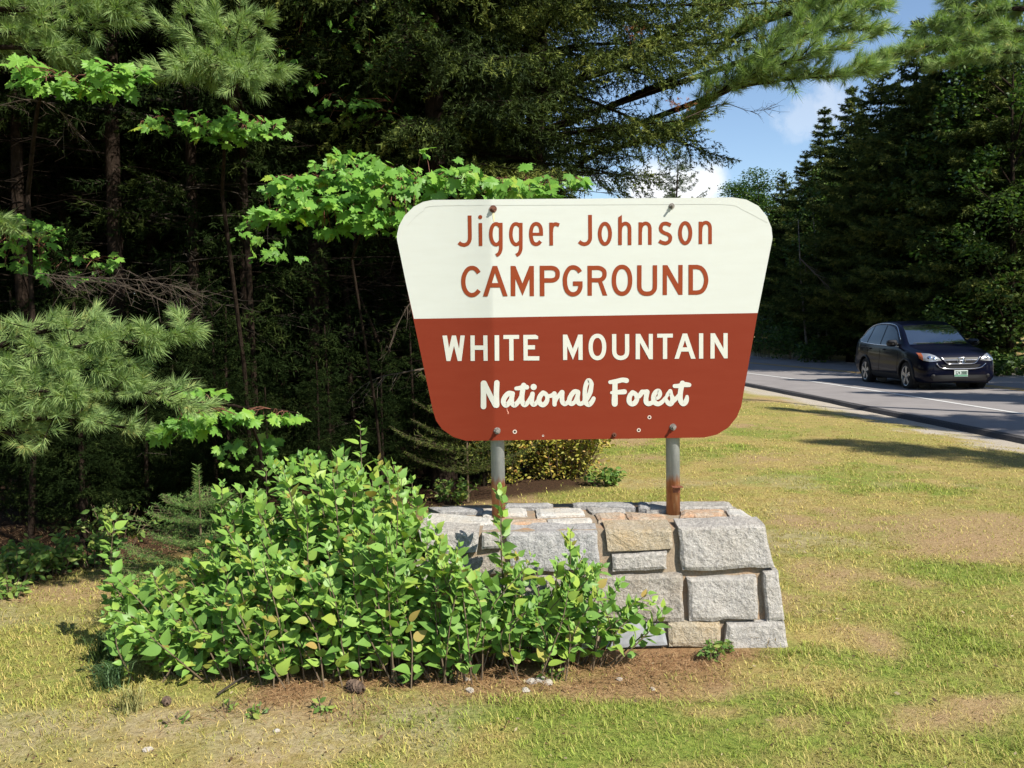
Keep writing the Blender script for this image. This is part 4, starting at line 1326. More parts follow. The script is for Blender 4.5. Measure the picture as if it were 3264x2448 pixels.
            for k in range(nn):
                a = 2 * math.pi * k / nn
                for (yy, r_) in pr: v5.append((r_ * math.cos(a), yy, r_ * math.sin(a)))
            for k in range(nn):
                k2 = (k + 1) % nn
                for j in range(len(pr) - 1): f5.append((k * len(pr) + j, k * len(pr) + j + 1, k2 * len(pr) + j + 1, k2 * len(pr) + j))
            link('tyre', mesh_py('tyre', v5, f5, M_tyre, True), wheel)
            mb = MB()
            # rim barrel
            v6, f6 = [], []
            for k in range(nn):
                a = 2 * math.pi * k / nn
                for (yy, r_) in ((0.112, 0.240), (0.105, 0.222), (0.0, 0.205)):
                    v6.append((r_ * math.cos(a), sd_ * yy, r_ * math.sin(a)))
            for k in range(nn):
                k2 = (k + 1) % nn
                for j in range(2): f6.append((k * 3 + j, k * 3 + j + 1, k2 * 3 + j + 1, k2 * 3 + j))
            mb.add(v6, f6)
            for k in range(5):
                a0 = 2 * math.pi * k / 5 + 0.31
                for da in (-0.13, 0.13):
                    a = a0 + da
                    d = Vector((math.cos(a), 0, math.sin(a))); t_ = Vector((-math.sin(a), 0, math.cos(a)))
                    y0 = sd_ * 0.075
                    pts = [d * 0.045 - t_ * 0.022, d * 0.045 + t_ * 0.022, d * 0.228 + t_ * 0.020, d * 0.228 - t_ * 0.020]
                    v7 = [p + Vector((0, y0, 0)) for p in pts] + [p + Vector((0, y0 + sd_ * 0.028, 0)) for p in pts]
                    mb.add(v7, [(0, 1, 2, 3), (4, 5, 6, 7), (0, 1, 5, 4), (1, 2, 6, 5), (2, 3, 7, 6), (3, 0, 4, 7)])
            mb.tube([(0, sd_ * 0.06, 0), (0, sd_ * 0.112, 0)], [0.06, 0.042], 16)
            mb.build('rim', M_rim, wheel)
            mb = MB(); mb.tube([(0, -sd_ * 0.02, 0), (0, sd_ * 0.03, 0)], 0.215, 24); mb.build('brake_disc', M_trim, wheel)
    # front: grille, chrome, badge, plate, lower bumper
    patch('grille', [(-0.44, 0.80), (0.44, 0.80)], [(-0.30, 0.655), (0.30, 0.655)], 'f', M_trim, car, 0.004, 14, 6)
    bar('chrome_bar', [(-0.44, 0.805), (-0.40, 0.755), (-0.30, 0.665), (-0.1, 0.655), (0.1, 0.655), (0.30, 0.665), (0.40, 0.755), (0.44, 0.805)], 'f', 0.011, M_chrome, car, 0.016)
    bar('chrome_bar', [(-0.39, 0.735), (-0.2, 0.735), (0.2, 0.735), (0.39, 0.735)], 'f', 0.012, M_chrome, car, 0.018)
    bar('chrome_bar', [(-0.56, 0.665), (-0.47, 0.58), (-0.32, 0.545), (0, 0.54), (0.32, 0.545), (0.47, 0.58), (0.56, 0.665)], 'f', 0.011, M_chrome, car, 0.016)
    patch('lower_grille', [(-0.46, 0.64), (-0.30, 0.64), (0.30, 0.64), (0.46, 0.64)], [(-0.36, 0.555), (0.36, 0.555)], 'f', M_trim, car, 0.004, 14, 4)
    patch('lower_bumper', [(-0.66, 0.40), (0.66, 0.40)], [(-0.60, 0.27), (0.60, 0.27)], 'f', M_trim, car, 0.012, 18, 4)
    h, nr = proj(0.0, 0.735, 'f')
    bx = h.x - 0.034
    mb = MB()
    def hb(p, q, r_): mb.tube([(bx, p[0], 0.735 + p[1]), (bx, q[0], 0.735 + q[1])], r_, 6)
    hb((-0.045, 0.052), (-0.028, -0.05), 0.010); hb((0.045, 0.052), (0.028, -0.05), 0.010); hb((-0.034, -0.006), (0.034, -0.006), 0.009)
    rp = [(bx + 0.004, 0.085 * math.copysign(abs(math.cos(a)) ** 0.6, math.cos(a)) * (1.0 if math.sin(a) > -0.3 else 0.88), 0.735 + 0.068 * math.copysign(abs(math.sin(a)) ** 0.6, math.sin(a))) for a in np.linspace(0, 2 * math.pi, 25)]
    mb.tube(rp, 0.007, 6, False)
    mb.build('emblem', M_chrome, car)
    h, nr = proj(0.0, 0.43, 'f')
    px_ = h.x - 0.02
    mb = MB(); mb.box((px_, 0, 0.435), (0.006, 0.305, 0.152)); plate = mb.build('number_plate', M_plate, car)
    mb = MB(); mb.box((px_ - 0.005, 0, 0.385), (0.004, 0.295, 0.036)); mb.build('plate_band', M_plateg, plate)
    mb = MB()
    def seg(x0, z0, x1, z1, r_=0.006):
        mb.tube([(px_ - 0.006, x0, z0), (px_ - 0.006, x1, z1)], r_, 5)
    segs = {'3': [(0, 1, 1, 1), (1, 1, .3, .5), (.3, .5, 1, .5), (1, .5, 1, 0), (1, 0, 0, 0)], '4': [(.8, 0, .8, 1), (.8, 1, 0, .35), (0, .35, 1, .35)], '2': [(0, 1, 1, 1), (1, 1, 1, .55), (1, .55, 0, 0), (0, 0, 1, 0)], '8': [(0, 0, 1, 0), (0, 1, 1, 1), (0, .5, 1, .5), (0, 0, 0, 1), (1, 0, 1, 1)], '0': [(0, 0, 1, 0), (0, 1, 1, 1), (0, 0, 0, 1), (1, 0, 1, 1)]}
    for i, ch in enumerate('3242880'):
        y0 = 0.128 - i * 0.0385 - (0.006 if i > 2 else 0)
        for (a, b_, c_, d_) in segs[ch]:
            seg(y0 - a * 0.024, 0.418 + b_ * 0.066, y0 - c_ * 0.024, 0.418 + d_ * 0.066)
    mb.build('plate_characters', M_char, plate)
    for sd_ in (-1, 1):
        for (a, b_) in (((0.0, 0.04), (0.42, 0.62)),):
            P3 = []
            for t in np.linspace(0, 1, 6):
                h, nr = proj(1.12 + t * 0.04, sd_ * (0.10 + 0.50 * t), 't'); P3.append(h + nr * 0.012)
            mb = MB(); mb.tube(P3, 0.006, 6); mb.build('wiper', M_trim, car)
    mb = MB(); mb.box((2.2, 0, 0.24), (3.6, 1.2, 0.10)); mb.build('underbody', M_trim, car)
    return car
car = car_build()
CAR_FRONT = (9.45 + 0.91, 20.4)
car.location = (CAR_FRONT[0], CAR_FRONT[1], RZ - 0.03)
car.rotation_euler = (0, 0, math.radians(88.5))
# ------------------------------------------------------------------ vegetation tools
def leaf_mat(name, stops, rough=0.5, trans=0.3, attr='tint', spec=0.3, objrand=False):
    m, nt, b = new_mat(name)
    if objrand:
        f = nt.nodes.new('ShaderNodeObjectInfo').outputs['Random']
    else:
        f = N(nt, 'ShaderNodeAttribute', attribute_name=attr).outputs['Fac']
    c = ramp(nt, f, stops)
    nt.links.new(c, b.inputs['Base Color'])
    b.inputs['Roughness'].default_value = rough
    b.inputs['Specular IOR Level'].default_value = spec
    if trans > 0:
        tr = N(nt, 'ShaderNodeBsdfTranslucent'); nt.links.new(mix(nt, 1.0, c, (1.0, 1.15, 0.55), 'MULTIPLY'), tr.inputs['Color'])
        mx = N(nt, 'ShaderNodeMixShader'); mx.inputs[0].default_value = trans
        nt.links.new(b.outputs[0], mx.inputs[1]); nt.links.new(tr.outputs[0], mx.inputs[2])
        nt.links.new(mx.outputs[0], nt.nodes['Material Output'].inputs['Surface'])
    return m
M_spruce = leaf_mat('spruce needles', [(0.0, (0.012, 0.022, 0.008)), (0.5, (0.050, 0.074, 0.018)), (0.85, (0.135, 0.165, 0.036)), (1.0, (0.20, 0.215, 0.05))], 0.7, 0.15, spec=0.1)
M_dark = leaf_mat('shade-darkened spruce needles', [(0.0, (0.005, 0.010, 0.003)), (0.6, (0.015, 0.026, 0.007)), (1.0, (0.040, 0.055, 0.014))], 0.8, 0.1, spec=0.03)  # shade of the left woods is put into the needle colour
M_far = leaf_mat('roadside spruce needles', [(0.0, (0.018, 0.032, 0.012)), (0.6, (0.080, 0.112, 0.030)), (1.0, (0.19, 0.205, 0.055))], 0.7, 0.15, spec=0.05)
M_pine = leaf_mat('white pine needles', [(0.0, (0.14, 0.21, 0.095)), (0.5, (0.25, 0.37, 0.13)), (0.85, (0.38, 0.47, 0.17)), (1.0, (0.52, 0.43, 0.16))], 0.6, 0.28, spec=0.15)
M_fir = leaf_mat('young fir needles', [(0.0, (0.05, 0.11, 0.03)), (0.6, (0.12, 0.21, 0.055)), (1.0, (0.26, 0.33, 0.10))], 0.6, 0.2, spec=0.1)
M_maple = leaf_mat('maple leaves', [(0.0, (0.11, 0.25, 0.04)), (0.6, (0.175, 0.37, 0.06)), (0.95, (0.25, 0.44, 0.065)), (1.0, (0.34, 0.42, 0.06))], 0.45, 0.38, objrand=True)
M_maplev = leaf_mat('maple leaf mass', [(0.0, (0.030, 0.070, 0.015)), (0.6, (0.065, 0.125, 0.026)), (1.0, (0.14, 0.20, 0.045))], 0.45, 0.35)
M_lilac = leaf_mat('lilac leaves', [(0.0, (0.145, 0.275, 0.060)), (0.6, (0.225, 0.385, 0.078)), (0.88, (0.310, 0.440, 0.078)), (0.97, (0.30, 0.34, 0.06)), (1.0, (0.45, 0.34, 0.12))], 0.42, 0.30, objrand=True, spec=0.25)
M_lilacv = leaf_mat('lilac leaf mass', [(0.0, (0.125, 0.250, 0.055)), (0.6, (0.210, 0.370, 0.075)), (0.9, (0.310, 0.440, 0.078)), (0.97, (0.28, 0.30, 0.06)), (1.0, (0.42, 0.28, 0.10))], 0.42, 0.30, spec=0.25)
M_gold = leaf_mat('golden shrub leaves', [(0.0, (0.18, 0.22, 0.035)), (0.5, (0.36, 0.34, 0.06)), (0.85, (0.48, 0.37, 0.08)), (1.0, (0.40, 0.20, 0.06))], 0.5, 0.3)
M_weed = leaf_mat('low weeds', [(0.0, (0.08, 0.16, 0.035)), (0.6, (0.15, 0.26, 0.055)), (1.0, (0.30, 0.35, 0.08))], 0.5, 0.3)
M_deadn = leaf_mat('dead rusty needles', [(0.0, (0.16, 0.055, 0.02)), (1.0, (0.36, 0.14, 0.05))], 0.7, 0.1)
def bark_mat(name, a, c, sc=30):
    m, nt, b = new_mat(name)
    mp = N(nt, 'ShaderNodeMapping'); mp.inputs['Scale'].default_value = (1, 1, 0.35); nt.links.new(pos(nt), mp.inputs['Vector'])
    n = tex_noise(nt, sc, 5, 0.65, mp.outputs[0])
    nt.links.new(ramp(nt, n, [(0.3, a), (0.7, c)]), b.inputs['Base Color'])
    b.inputs['Roughness'].default_value = 0.95
    b.inputs['Specular IOR Level'].default_value = 0.05
    bump(nt, b, n, 0.8, 0.03)
    return m
M_bark = bark_mat('spruce bark', (0.010, 0.007, 0.005), (0.038, 0.027, 0.020))
M_barkp = bark_mat('pale mottled bark', (0.06, 0.05, 0.04), (0.30, 0.28, 0.24), 12)
M_twig = plain('grey dead twig', (0.050, 0.042, 0.033), 0.95, 0, 0.05)
M_twigd = plain('shade-darkened limb', (0.016, 0.012, 0.009), 0.95, 0, 0.03)  # limb colour lowered to read as shade among the boughs
M_stem = plain('shrub stem', (0.12, 0.085, 0.05), 0.8)
M_stemr = plain('reddish twig', (0.16, 0.06, 0.035), 0.7)

class Fol:
    """triangle soup with a tint per vertex"""
    def __init__(s): s.v, s.t, s.a, s.n = [], [], [], 0
    def add(s, v, t, a):
        s.v.append(v); s.t.append(t + s.n); s.a.append(a); s.n += len(v)
    def mesh(s, name, mat):
        return mesh_np(name, np.concatenate(s.v), np.concatenate(s.t), {'tint': np.concatenate(s.a)}, mat)

def unit(a): return a / (np.linalg.norm(a, axis=-1, keepdims=True) + 1e-9)
def needles_along(P0, P1, rs, spacing, per, ln, wd, spread=1.0, tint=(0.2, 0.8), flat=0.0, fwd=0.7, segt=None):
    """thin triangles along the segments P0-P1"""
    L = np.linalg.norm(P1 - P0, axis=1)
    cnt = np.maximum(1, (L / spacing).astype(int)) * per
    idx = np.repeat(np.arange(len(P0)), cnt)
    n = len(idx)
    t = rs.rand(n)[:, None]
    B = P0[idx] * (1 - t) + P1[idx] * t
    ax = unit(P1[idx] - P0[idx])
    r = rs.normal(size=(n, 3)); r[:, 2] *= (1 - flat)
    side = unit(r - (r * ax).sum(1, keepdims=True) * ax)
    D = unit(ax * fwd + side * spread)
    l = ln * (0.7 + 0.6 * rs.rand(n))[:, None]
    pw = unit(np.cross(D, rs.normal(size=(n, 3)))) * wd * 0.5
    v = np.empty((n, 3, 3)); v[:, 0] = B - pw; v[:, 1] = B + pw; v[:, 2] = B + D * l
    if segt is not None:
        tn = np.clip(segt[idx] + 0.28 * (rs.rand(n) - 0.5), 0, 1)
    else:
        tn = tint[0] + (tint[1] - tint[0]) * rs.rand(n)
    return v.reshape(-1, 3), np.arange(n * 3).reshape(-1, 3), np.repeat(tn, 3)

def seg_wood(P0, P1, r0, r1, n=3):
    """prisms round segments"""
    m = len(P0)
    ax = unit(P1 - P0)
    ref = np.where(np.abs(ax[:, 2:3]) > 0.9, np.array([[1.0, 0, 0]]), np.array([[0, 0, 1.0]]))
    a = unit(np.cross(ax, ref)); b = np.cross(ax, a)
    v = np.empty((m, 2 * n, 3))
    for k in range(n):
        g = 2 * math.pi * k / n
        o = a * math.cos(g) + b * math.sin(g)
        v[:, k] = P0 + o * np.reshape(r0, (-1, 1)); v[:, n + k] = P1 + o * np.reshape(r1, (-1, 1))
    t = []
    for k in range(n):
        k2 = (k + 1) % n
        t += [(k, k2, n + k2), (k, n + k2, n + k)]
    t = np.array(t)
    T_ = (np.arange(m) * 2 * n)[:, None, None] + t[None]
    return v.reshape(-1, 3), T_.reshape(-1, 3), np.zeros(m * 2 * n)

def spruce_limb(L, rs, sp, per, ln, wd, droop=0.35, bare=0.25, fill=1.0, tint=(0.1, 0.85)):
    """limb along +x; returns foliage (v,t,a) and wood segments"""
    ns = 9
    s = np.linspace(0, 1, ns)
    bend = rs.normal() * 0.06
    ax = np.stack([L * s, L * bend * s ** 2, L * (0.14 * s - droop * s ** 1.7 + 0.16 * s ** 4)], 1)
    def at(t): return np.stack([np.interp(t, s, ax[:, k]) for k in range(3)], -1)
    P0, P1 = [ax[:-1][s[:-1] >= bare]], [ax[1:][s[:-1] >= bare]]
    G = [np.full(len(P0[0]), 0.45)]
    W0, W1, R0, R1 = [ax[:-1]], [ax[1:]], [0.014 * L ** 0.7 * (1 - s[:-1] * 0.9)], [0.014 * L ** 0.7 * (1 - s[1:] * 0.9)]
    step = 0.085 / fill
    tt = np.arange(max(0.12, bare * 0.6), 0.99, step / L)
    for side in (-1, 1):
        t = np.clip(tt + rs.uniform(-0.4, 0.4, len(tt)) * step / L, 0, 1)
        l = np.clip((1.06 - t) * 0.52 * L ** 0.8, 0.07, 0.75) * rs.uniform(0.6, 1.15, len(t)) * np.clip((t - 0.05) / 0.3, 0.35, 1)
        b0 = at(t)
        d = unit(np.stack([0.62 + 0.2 * rs.rand(len(t)), side * (0.75 + 0.2 * rs.rand(len(t))), -0.18 + 0.22 * rs.normal(size=len(t))], 1))
        m1 = b0 + d * (l * 0.55)[:, None]
        e = b0 + d * l[:, None] + np.stack([0 * l, 0 * l, -0.28 * l], 1)
        P0 += [b0, m1]; P1 += [m1, e]
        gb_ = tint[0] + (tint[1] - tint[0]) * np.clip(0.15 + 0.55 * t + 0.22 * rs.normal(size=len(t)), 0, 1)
        G += [gb_ * 0.75, gb_ * 1.15]
        W0 += [b0]; W1 += [m1]; R0 += [np.full(len(t), 0.004)]; R1 += [np.full(len(t), 0.002)]
        # hanging twiglets
        for q in (0.25, 0.45, 0.65, 0.85):
            k = (l > 0.13) & (rs.rand(len(t)) < 0.85 * fill)
            c0 = (b0 + (e - b0) * q)[k]
            dd = unit(np.stack([0.5 + 0.3 * rs.normal(size=k.sum()), side * 0.2 + 0.5 * rs.normal(size=k.sum()), -0.55 + 0.3 * rs.normal(size=k.sum())], 1))
            P0.append(c0); P1.append(c0 + dd * (l[k] * 0.34)[:, None]); G.append(gb_[k] * (0.75 + 0.5 * q))
    P0, P1 = np.concatenate(P0), np.concatenate(P1)
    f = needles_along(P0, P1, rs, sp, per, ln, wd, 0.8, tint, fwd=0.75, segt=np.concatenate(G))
    return f, (np.concatenate(W0), np.concatenate(W1), np.concatenate(R0), np.concatenate(R1))

def xform(v, az, pitch, org, sc=1.0):
    ca, sa, cp, sp_ = math.cos(az), math.sin(az), math.cos(pitch), math.sin(pitch)
    x = v[:, 0] * cp - v[:, 2] * sp_; z = v[:, 0] * sp_ + v[:, 2] * cp; y = v[:, 1]
    return np.stack([(x * ca - y * sa) * sc + org[0], (x * sa + y * ca) * sc + org[1], z * sc + org[2]], 1)

def trunk_mesh(name, h, r0, r1, rs, mat, lean=(0, 0), n=12, rings=16, flare=1.5):
    v, f = [], []
    px, py = rs.rand() * 10, rs.rand() * 10
    for i in range(rings + 1):
        t = (i / rings) ** 1.4
        z = h * t - 0.1 * (i == 0)
        r = r0 + (r1 - r0) * t
        r *= 1 + (flare - 1) * math.exp(-z / 0.25) if z >= 0 else flare
        cx = lean[0] * t + 0.05 * math.sin(z * 0.8 + px) * min(1, z * .3); cy = lean[1] * t + 0.05 * math.sin(z * 0.7 + py) * min(1, z * .3)
        for k in range(n):
            a = 2 * math.pi * k / n
            rr = r * (1 + 0.12 * math.sin(a * 3 + px + z) * (1 if z < 2 else 0.4))
            v.append((cx + rr * math.cos(a), cy + rr * math.sin(a), z))
    for i in range(rings):
        for k in range(n):
            f.append((i * n + k, i * n + (k + 1) % n, (i + 1) * n + (k + 1) % n, (i + 1) * n + k))
    return mesh_py(name, v, f, mat, True)

def spruce_meshes(h, z0, R, seed, sp, per, ln, wd, whorl, n_per, mat, matw=None, r0=0.12, droop=0.35, bare=0.25, fill=1.0, sticks=0, top_detail=None, stick_len=1.1, tint=(0.1, 0.85), shape=0.85, zmax=None):
    """returns trunk mesh, crown mesh, wood mesh"""
    rs = np.random.RandomState(seed)
    pool = {}
    fol = Fol(); W = [[], [], [], []]
    z = z0
    while z < h - 0.15:
        u = (z - z0) / (h - z0)
        Lm = max(0.18, R * (1 - u) ** shape * (0.45 + 0.55 * min(1, u / 0.14)))
        if zmax is not None and z > zmax:
            k_per = max(4, n_per - 1)
        else: k_per = n_per
        a0 = rs.rand() * 6.28
        for k in range(k_per):
            L = Lm * rs.uniform(0.72, 1.12)
            key = (round(L / 0.25), rs.randint(2))
            if key not in pool:
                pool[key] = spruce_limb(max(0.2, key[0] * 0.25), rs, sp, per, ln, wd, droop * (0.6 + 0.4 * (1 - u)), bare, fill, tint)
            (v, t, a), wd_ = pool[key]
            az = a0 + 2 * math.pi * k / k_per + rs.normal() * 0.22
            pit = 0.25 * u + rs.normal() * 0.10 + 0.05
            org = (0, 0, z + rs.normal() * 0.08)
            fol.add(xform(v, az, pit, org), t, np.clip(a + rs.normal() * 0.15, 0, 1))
            W[0].append(xform(wd_[0], az, pit, org)); W[1].append(xform(wd_[1], az, pit, org)); W[2].append(wd_[2]); W[3].append(wd_[3])
        z += whorl * rs.uniform(0.75, 1.25) * (1 - 0.35 * u)
    # leader
    v, t, a = needles_along(np.array([[0, 0, h - 0.5]]), np.array([[0, 0, h]]), rs, sp / 3, per, ln, wd, 0.9, tint)
    fol.add(v, t, a)
    crown = fol.mesh('crown', mat)
    # dead sticks on the lower trunk
    for i in range(sticks):
        zz = rs.uniform(0.5, max(z0 * 1.15, 1.0)); az = rs.rand() * 6.28; L = stick_len * rs.uniform(0.35, 1.1)
        s = np.linspace(0, 1, 6)
        ax = np.stack([L * s, 0.1 * L * np.sin(s * 3 + az), L * (0.12 * s - rs.uniform(0.0, 0.35) * s ** 2)], 1)
        W[0].append(xform(ax[:-1], az, 0, (0, 0, zz))); W[1].append(xform(ax[1:], az, 0, (0, 0, zz)))
        rr = 0.010 * (1 - s * 0.8); W[2].append(rr[:-1]); W[3].append(rr[1:])
        for q in range(rs.randint(2, 7)):
            t_ = rs.uniform(0.25, 0.95); b = np.array([np.interp(t_, s, ax[:, k]) for k in range(3)])
            l = L * rs.uniform(0.12, 0.4)
            d1 = b + np.array([l * 0.6, rs.choice([-1, 1]) * l * 0.7, l * rs.uniform(-0.45, 0.2)])
            d2 = d1 + np.array([l * 0.4, rs.normal() * l * 0.3, l * rs.uniform(-0.4, 0.1)])
            pp = np.array([b, d1]); qq = np.array([d1, d2])
            W[0].append(xform(pp, az, 0, (0, 0, zz))); W[1].append(xform(qq, az, 0, (0, 0, zz)))
            W[2].append(np.array([0.004, 0.0025])); W[3].append(np.array([0.0025, 0.0012]))
    wv, wt, wa = seg_wood(np.concatenate(W[0]), np.concatenate(W[1]), np.concatenate(W[2]), np.concatenate(W[3]))
    wood = mesh_np('limbs', wv, wt, None, matw or M_twig)
    trunk = trunk_mesh('trunk', h * 0.985, r0, 0.012, rs, M_bark)
    return trunk, crown, wood

def place_tree(name, meshes, loc, label, group=None, scale=1.0, rotz=0.0, cat='tree', wide=1.0):
    t = empty(name, loc)
    t.rotation_euler = (0, 0, rotz); t.scale = (scale * wide, scale * wide, scale)
    for nm, me in zip(('trunk', 'crown', 'limbs'), meshes):
        if me is None: continue
        o = link(nm, me, t)
        if nm == 'crown': o['kind'] = 'stuff'
        if nm == 'limbs': o['kind'] = 'stuff'
    return tag(t, label, cat, group)

# ---- leaf shapes (unit length 1, stalk at the origin, tip towards +x, face +z) ----
def leaf_mesh(name, outline, mat, fold=0.12, curl=-0.15, scale=1.0):
    """outline: half outline points (x, y>=0) from base to tip; folded along the midrib"""
    ov = [(0.0, 0.0)] + list(outline)
    tip = ov[-1]
    v, f = [], []
    nmid = len(ov)
    for (x, y) in ov: v.append((x, 0.0, curl * x * x))
    L = []
    for i, (x, y) in enumerate(ov):
        L.append(len(v)); v.append((x, y, abs(y) * fold + curl * x * x - 0.25 * y * y * 0))
    Rr = []
    for i, (x, y) in enumerate(ov):
        Rr.append(len(v)); v.append((x, -y, abs(y) * fold + curl * x * x))
    for i in range(nmid - 1):
        f.append((i, i + 1, L[i + 1], L[i])); f.append((i + 1, i, Rr[i], Rr[i + 1]))
    v = [(a * scale, b * scale, c * scale) for a, b, c in v]
    me = mesh_py(name, v, f, mat, True)
    bm = bmesh.new(); bm.from_mesh(me); bmesh.ops.remove_doubles(bm, verts=bm.verts, dist=1e-5); bm.to_mesh(me); bm.free()
    return me
LILAC = [(0.04, 0.16), (0.16, 0.29), (0.32, 0.33), (0.50, 0.29), (0.68, 0.19), (0.84, 0.08), (1.0, 0.0)]
OVAL = [(0.1, 0.12), (0.35, 0.24), (0.6, 0.22), (0.85, 0.1), (1.0, 0.0)]
def maple_mesh(name, mat, fold, curl):
    # half outline of a three to five lobed leaf, fan from the centre
    half = [(0.0, 0.0), (-0.10, 0.16), (-0.05, 0.30), (-0.16, 0.52), (0.08, 0.44), (0.16, 0.52), (0.20, 0.42), (0.34, 0.60), (0.42, 0.46), (0.60, 0.58), (0.58, 0.40), (0.50, 0.24), (0.62, 0.22), (0.74, 0.26), (0.76, 0.14), (1.0, 0.0)]
    pts = half + [(x, -y) for (x, y) in half[-2:0:-1]]
    c = (0.22, 0.0)
    v = [(c[0], 0, curl * c[0] ** 2)] + [(x, y, abs(y) * fold + curl * x * x - 0.35 * y * y) for (x, y) in pts]
    f = [(0, i + 1, (i + 1) % len(pts) + 1) for i in range(len(pts))]
    return mesh_py(name, v, f, mat)
def basis(tip, nrm):
    x = Vector(tip).normalized(); z = Vector(nrm); z = (z - x * z.dot(x))
    if z.length < 1e-4: z = x.orthogonal()
    z.normalize(); y = z.cross(x)
    return Matrix((x, y, z)).transposed().to_4x4()
def leaf_soup(me):
    v = np.array([tuple(p.co) for p in me.vertices]); t = []
    for p in me.polygons:
        q = list(p.vertices)
        for i in range(1, len(q) - 1): t.append((q[0], q[i], q[i + 1]))
    return v, np.array(t)
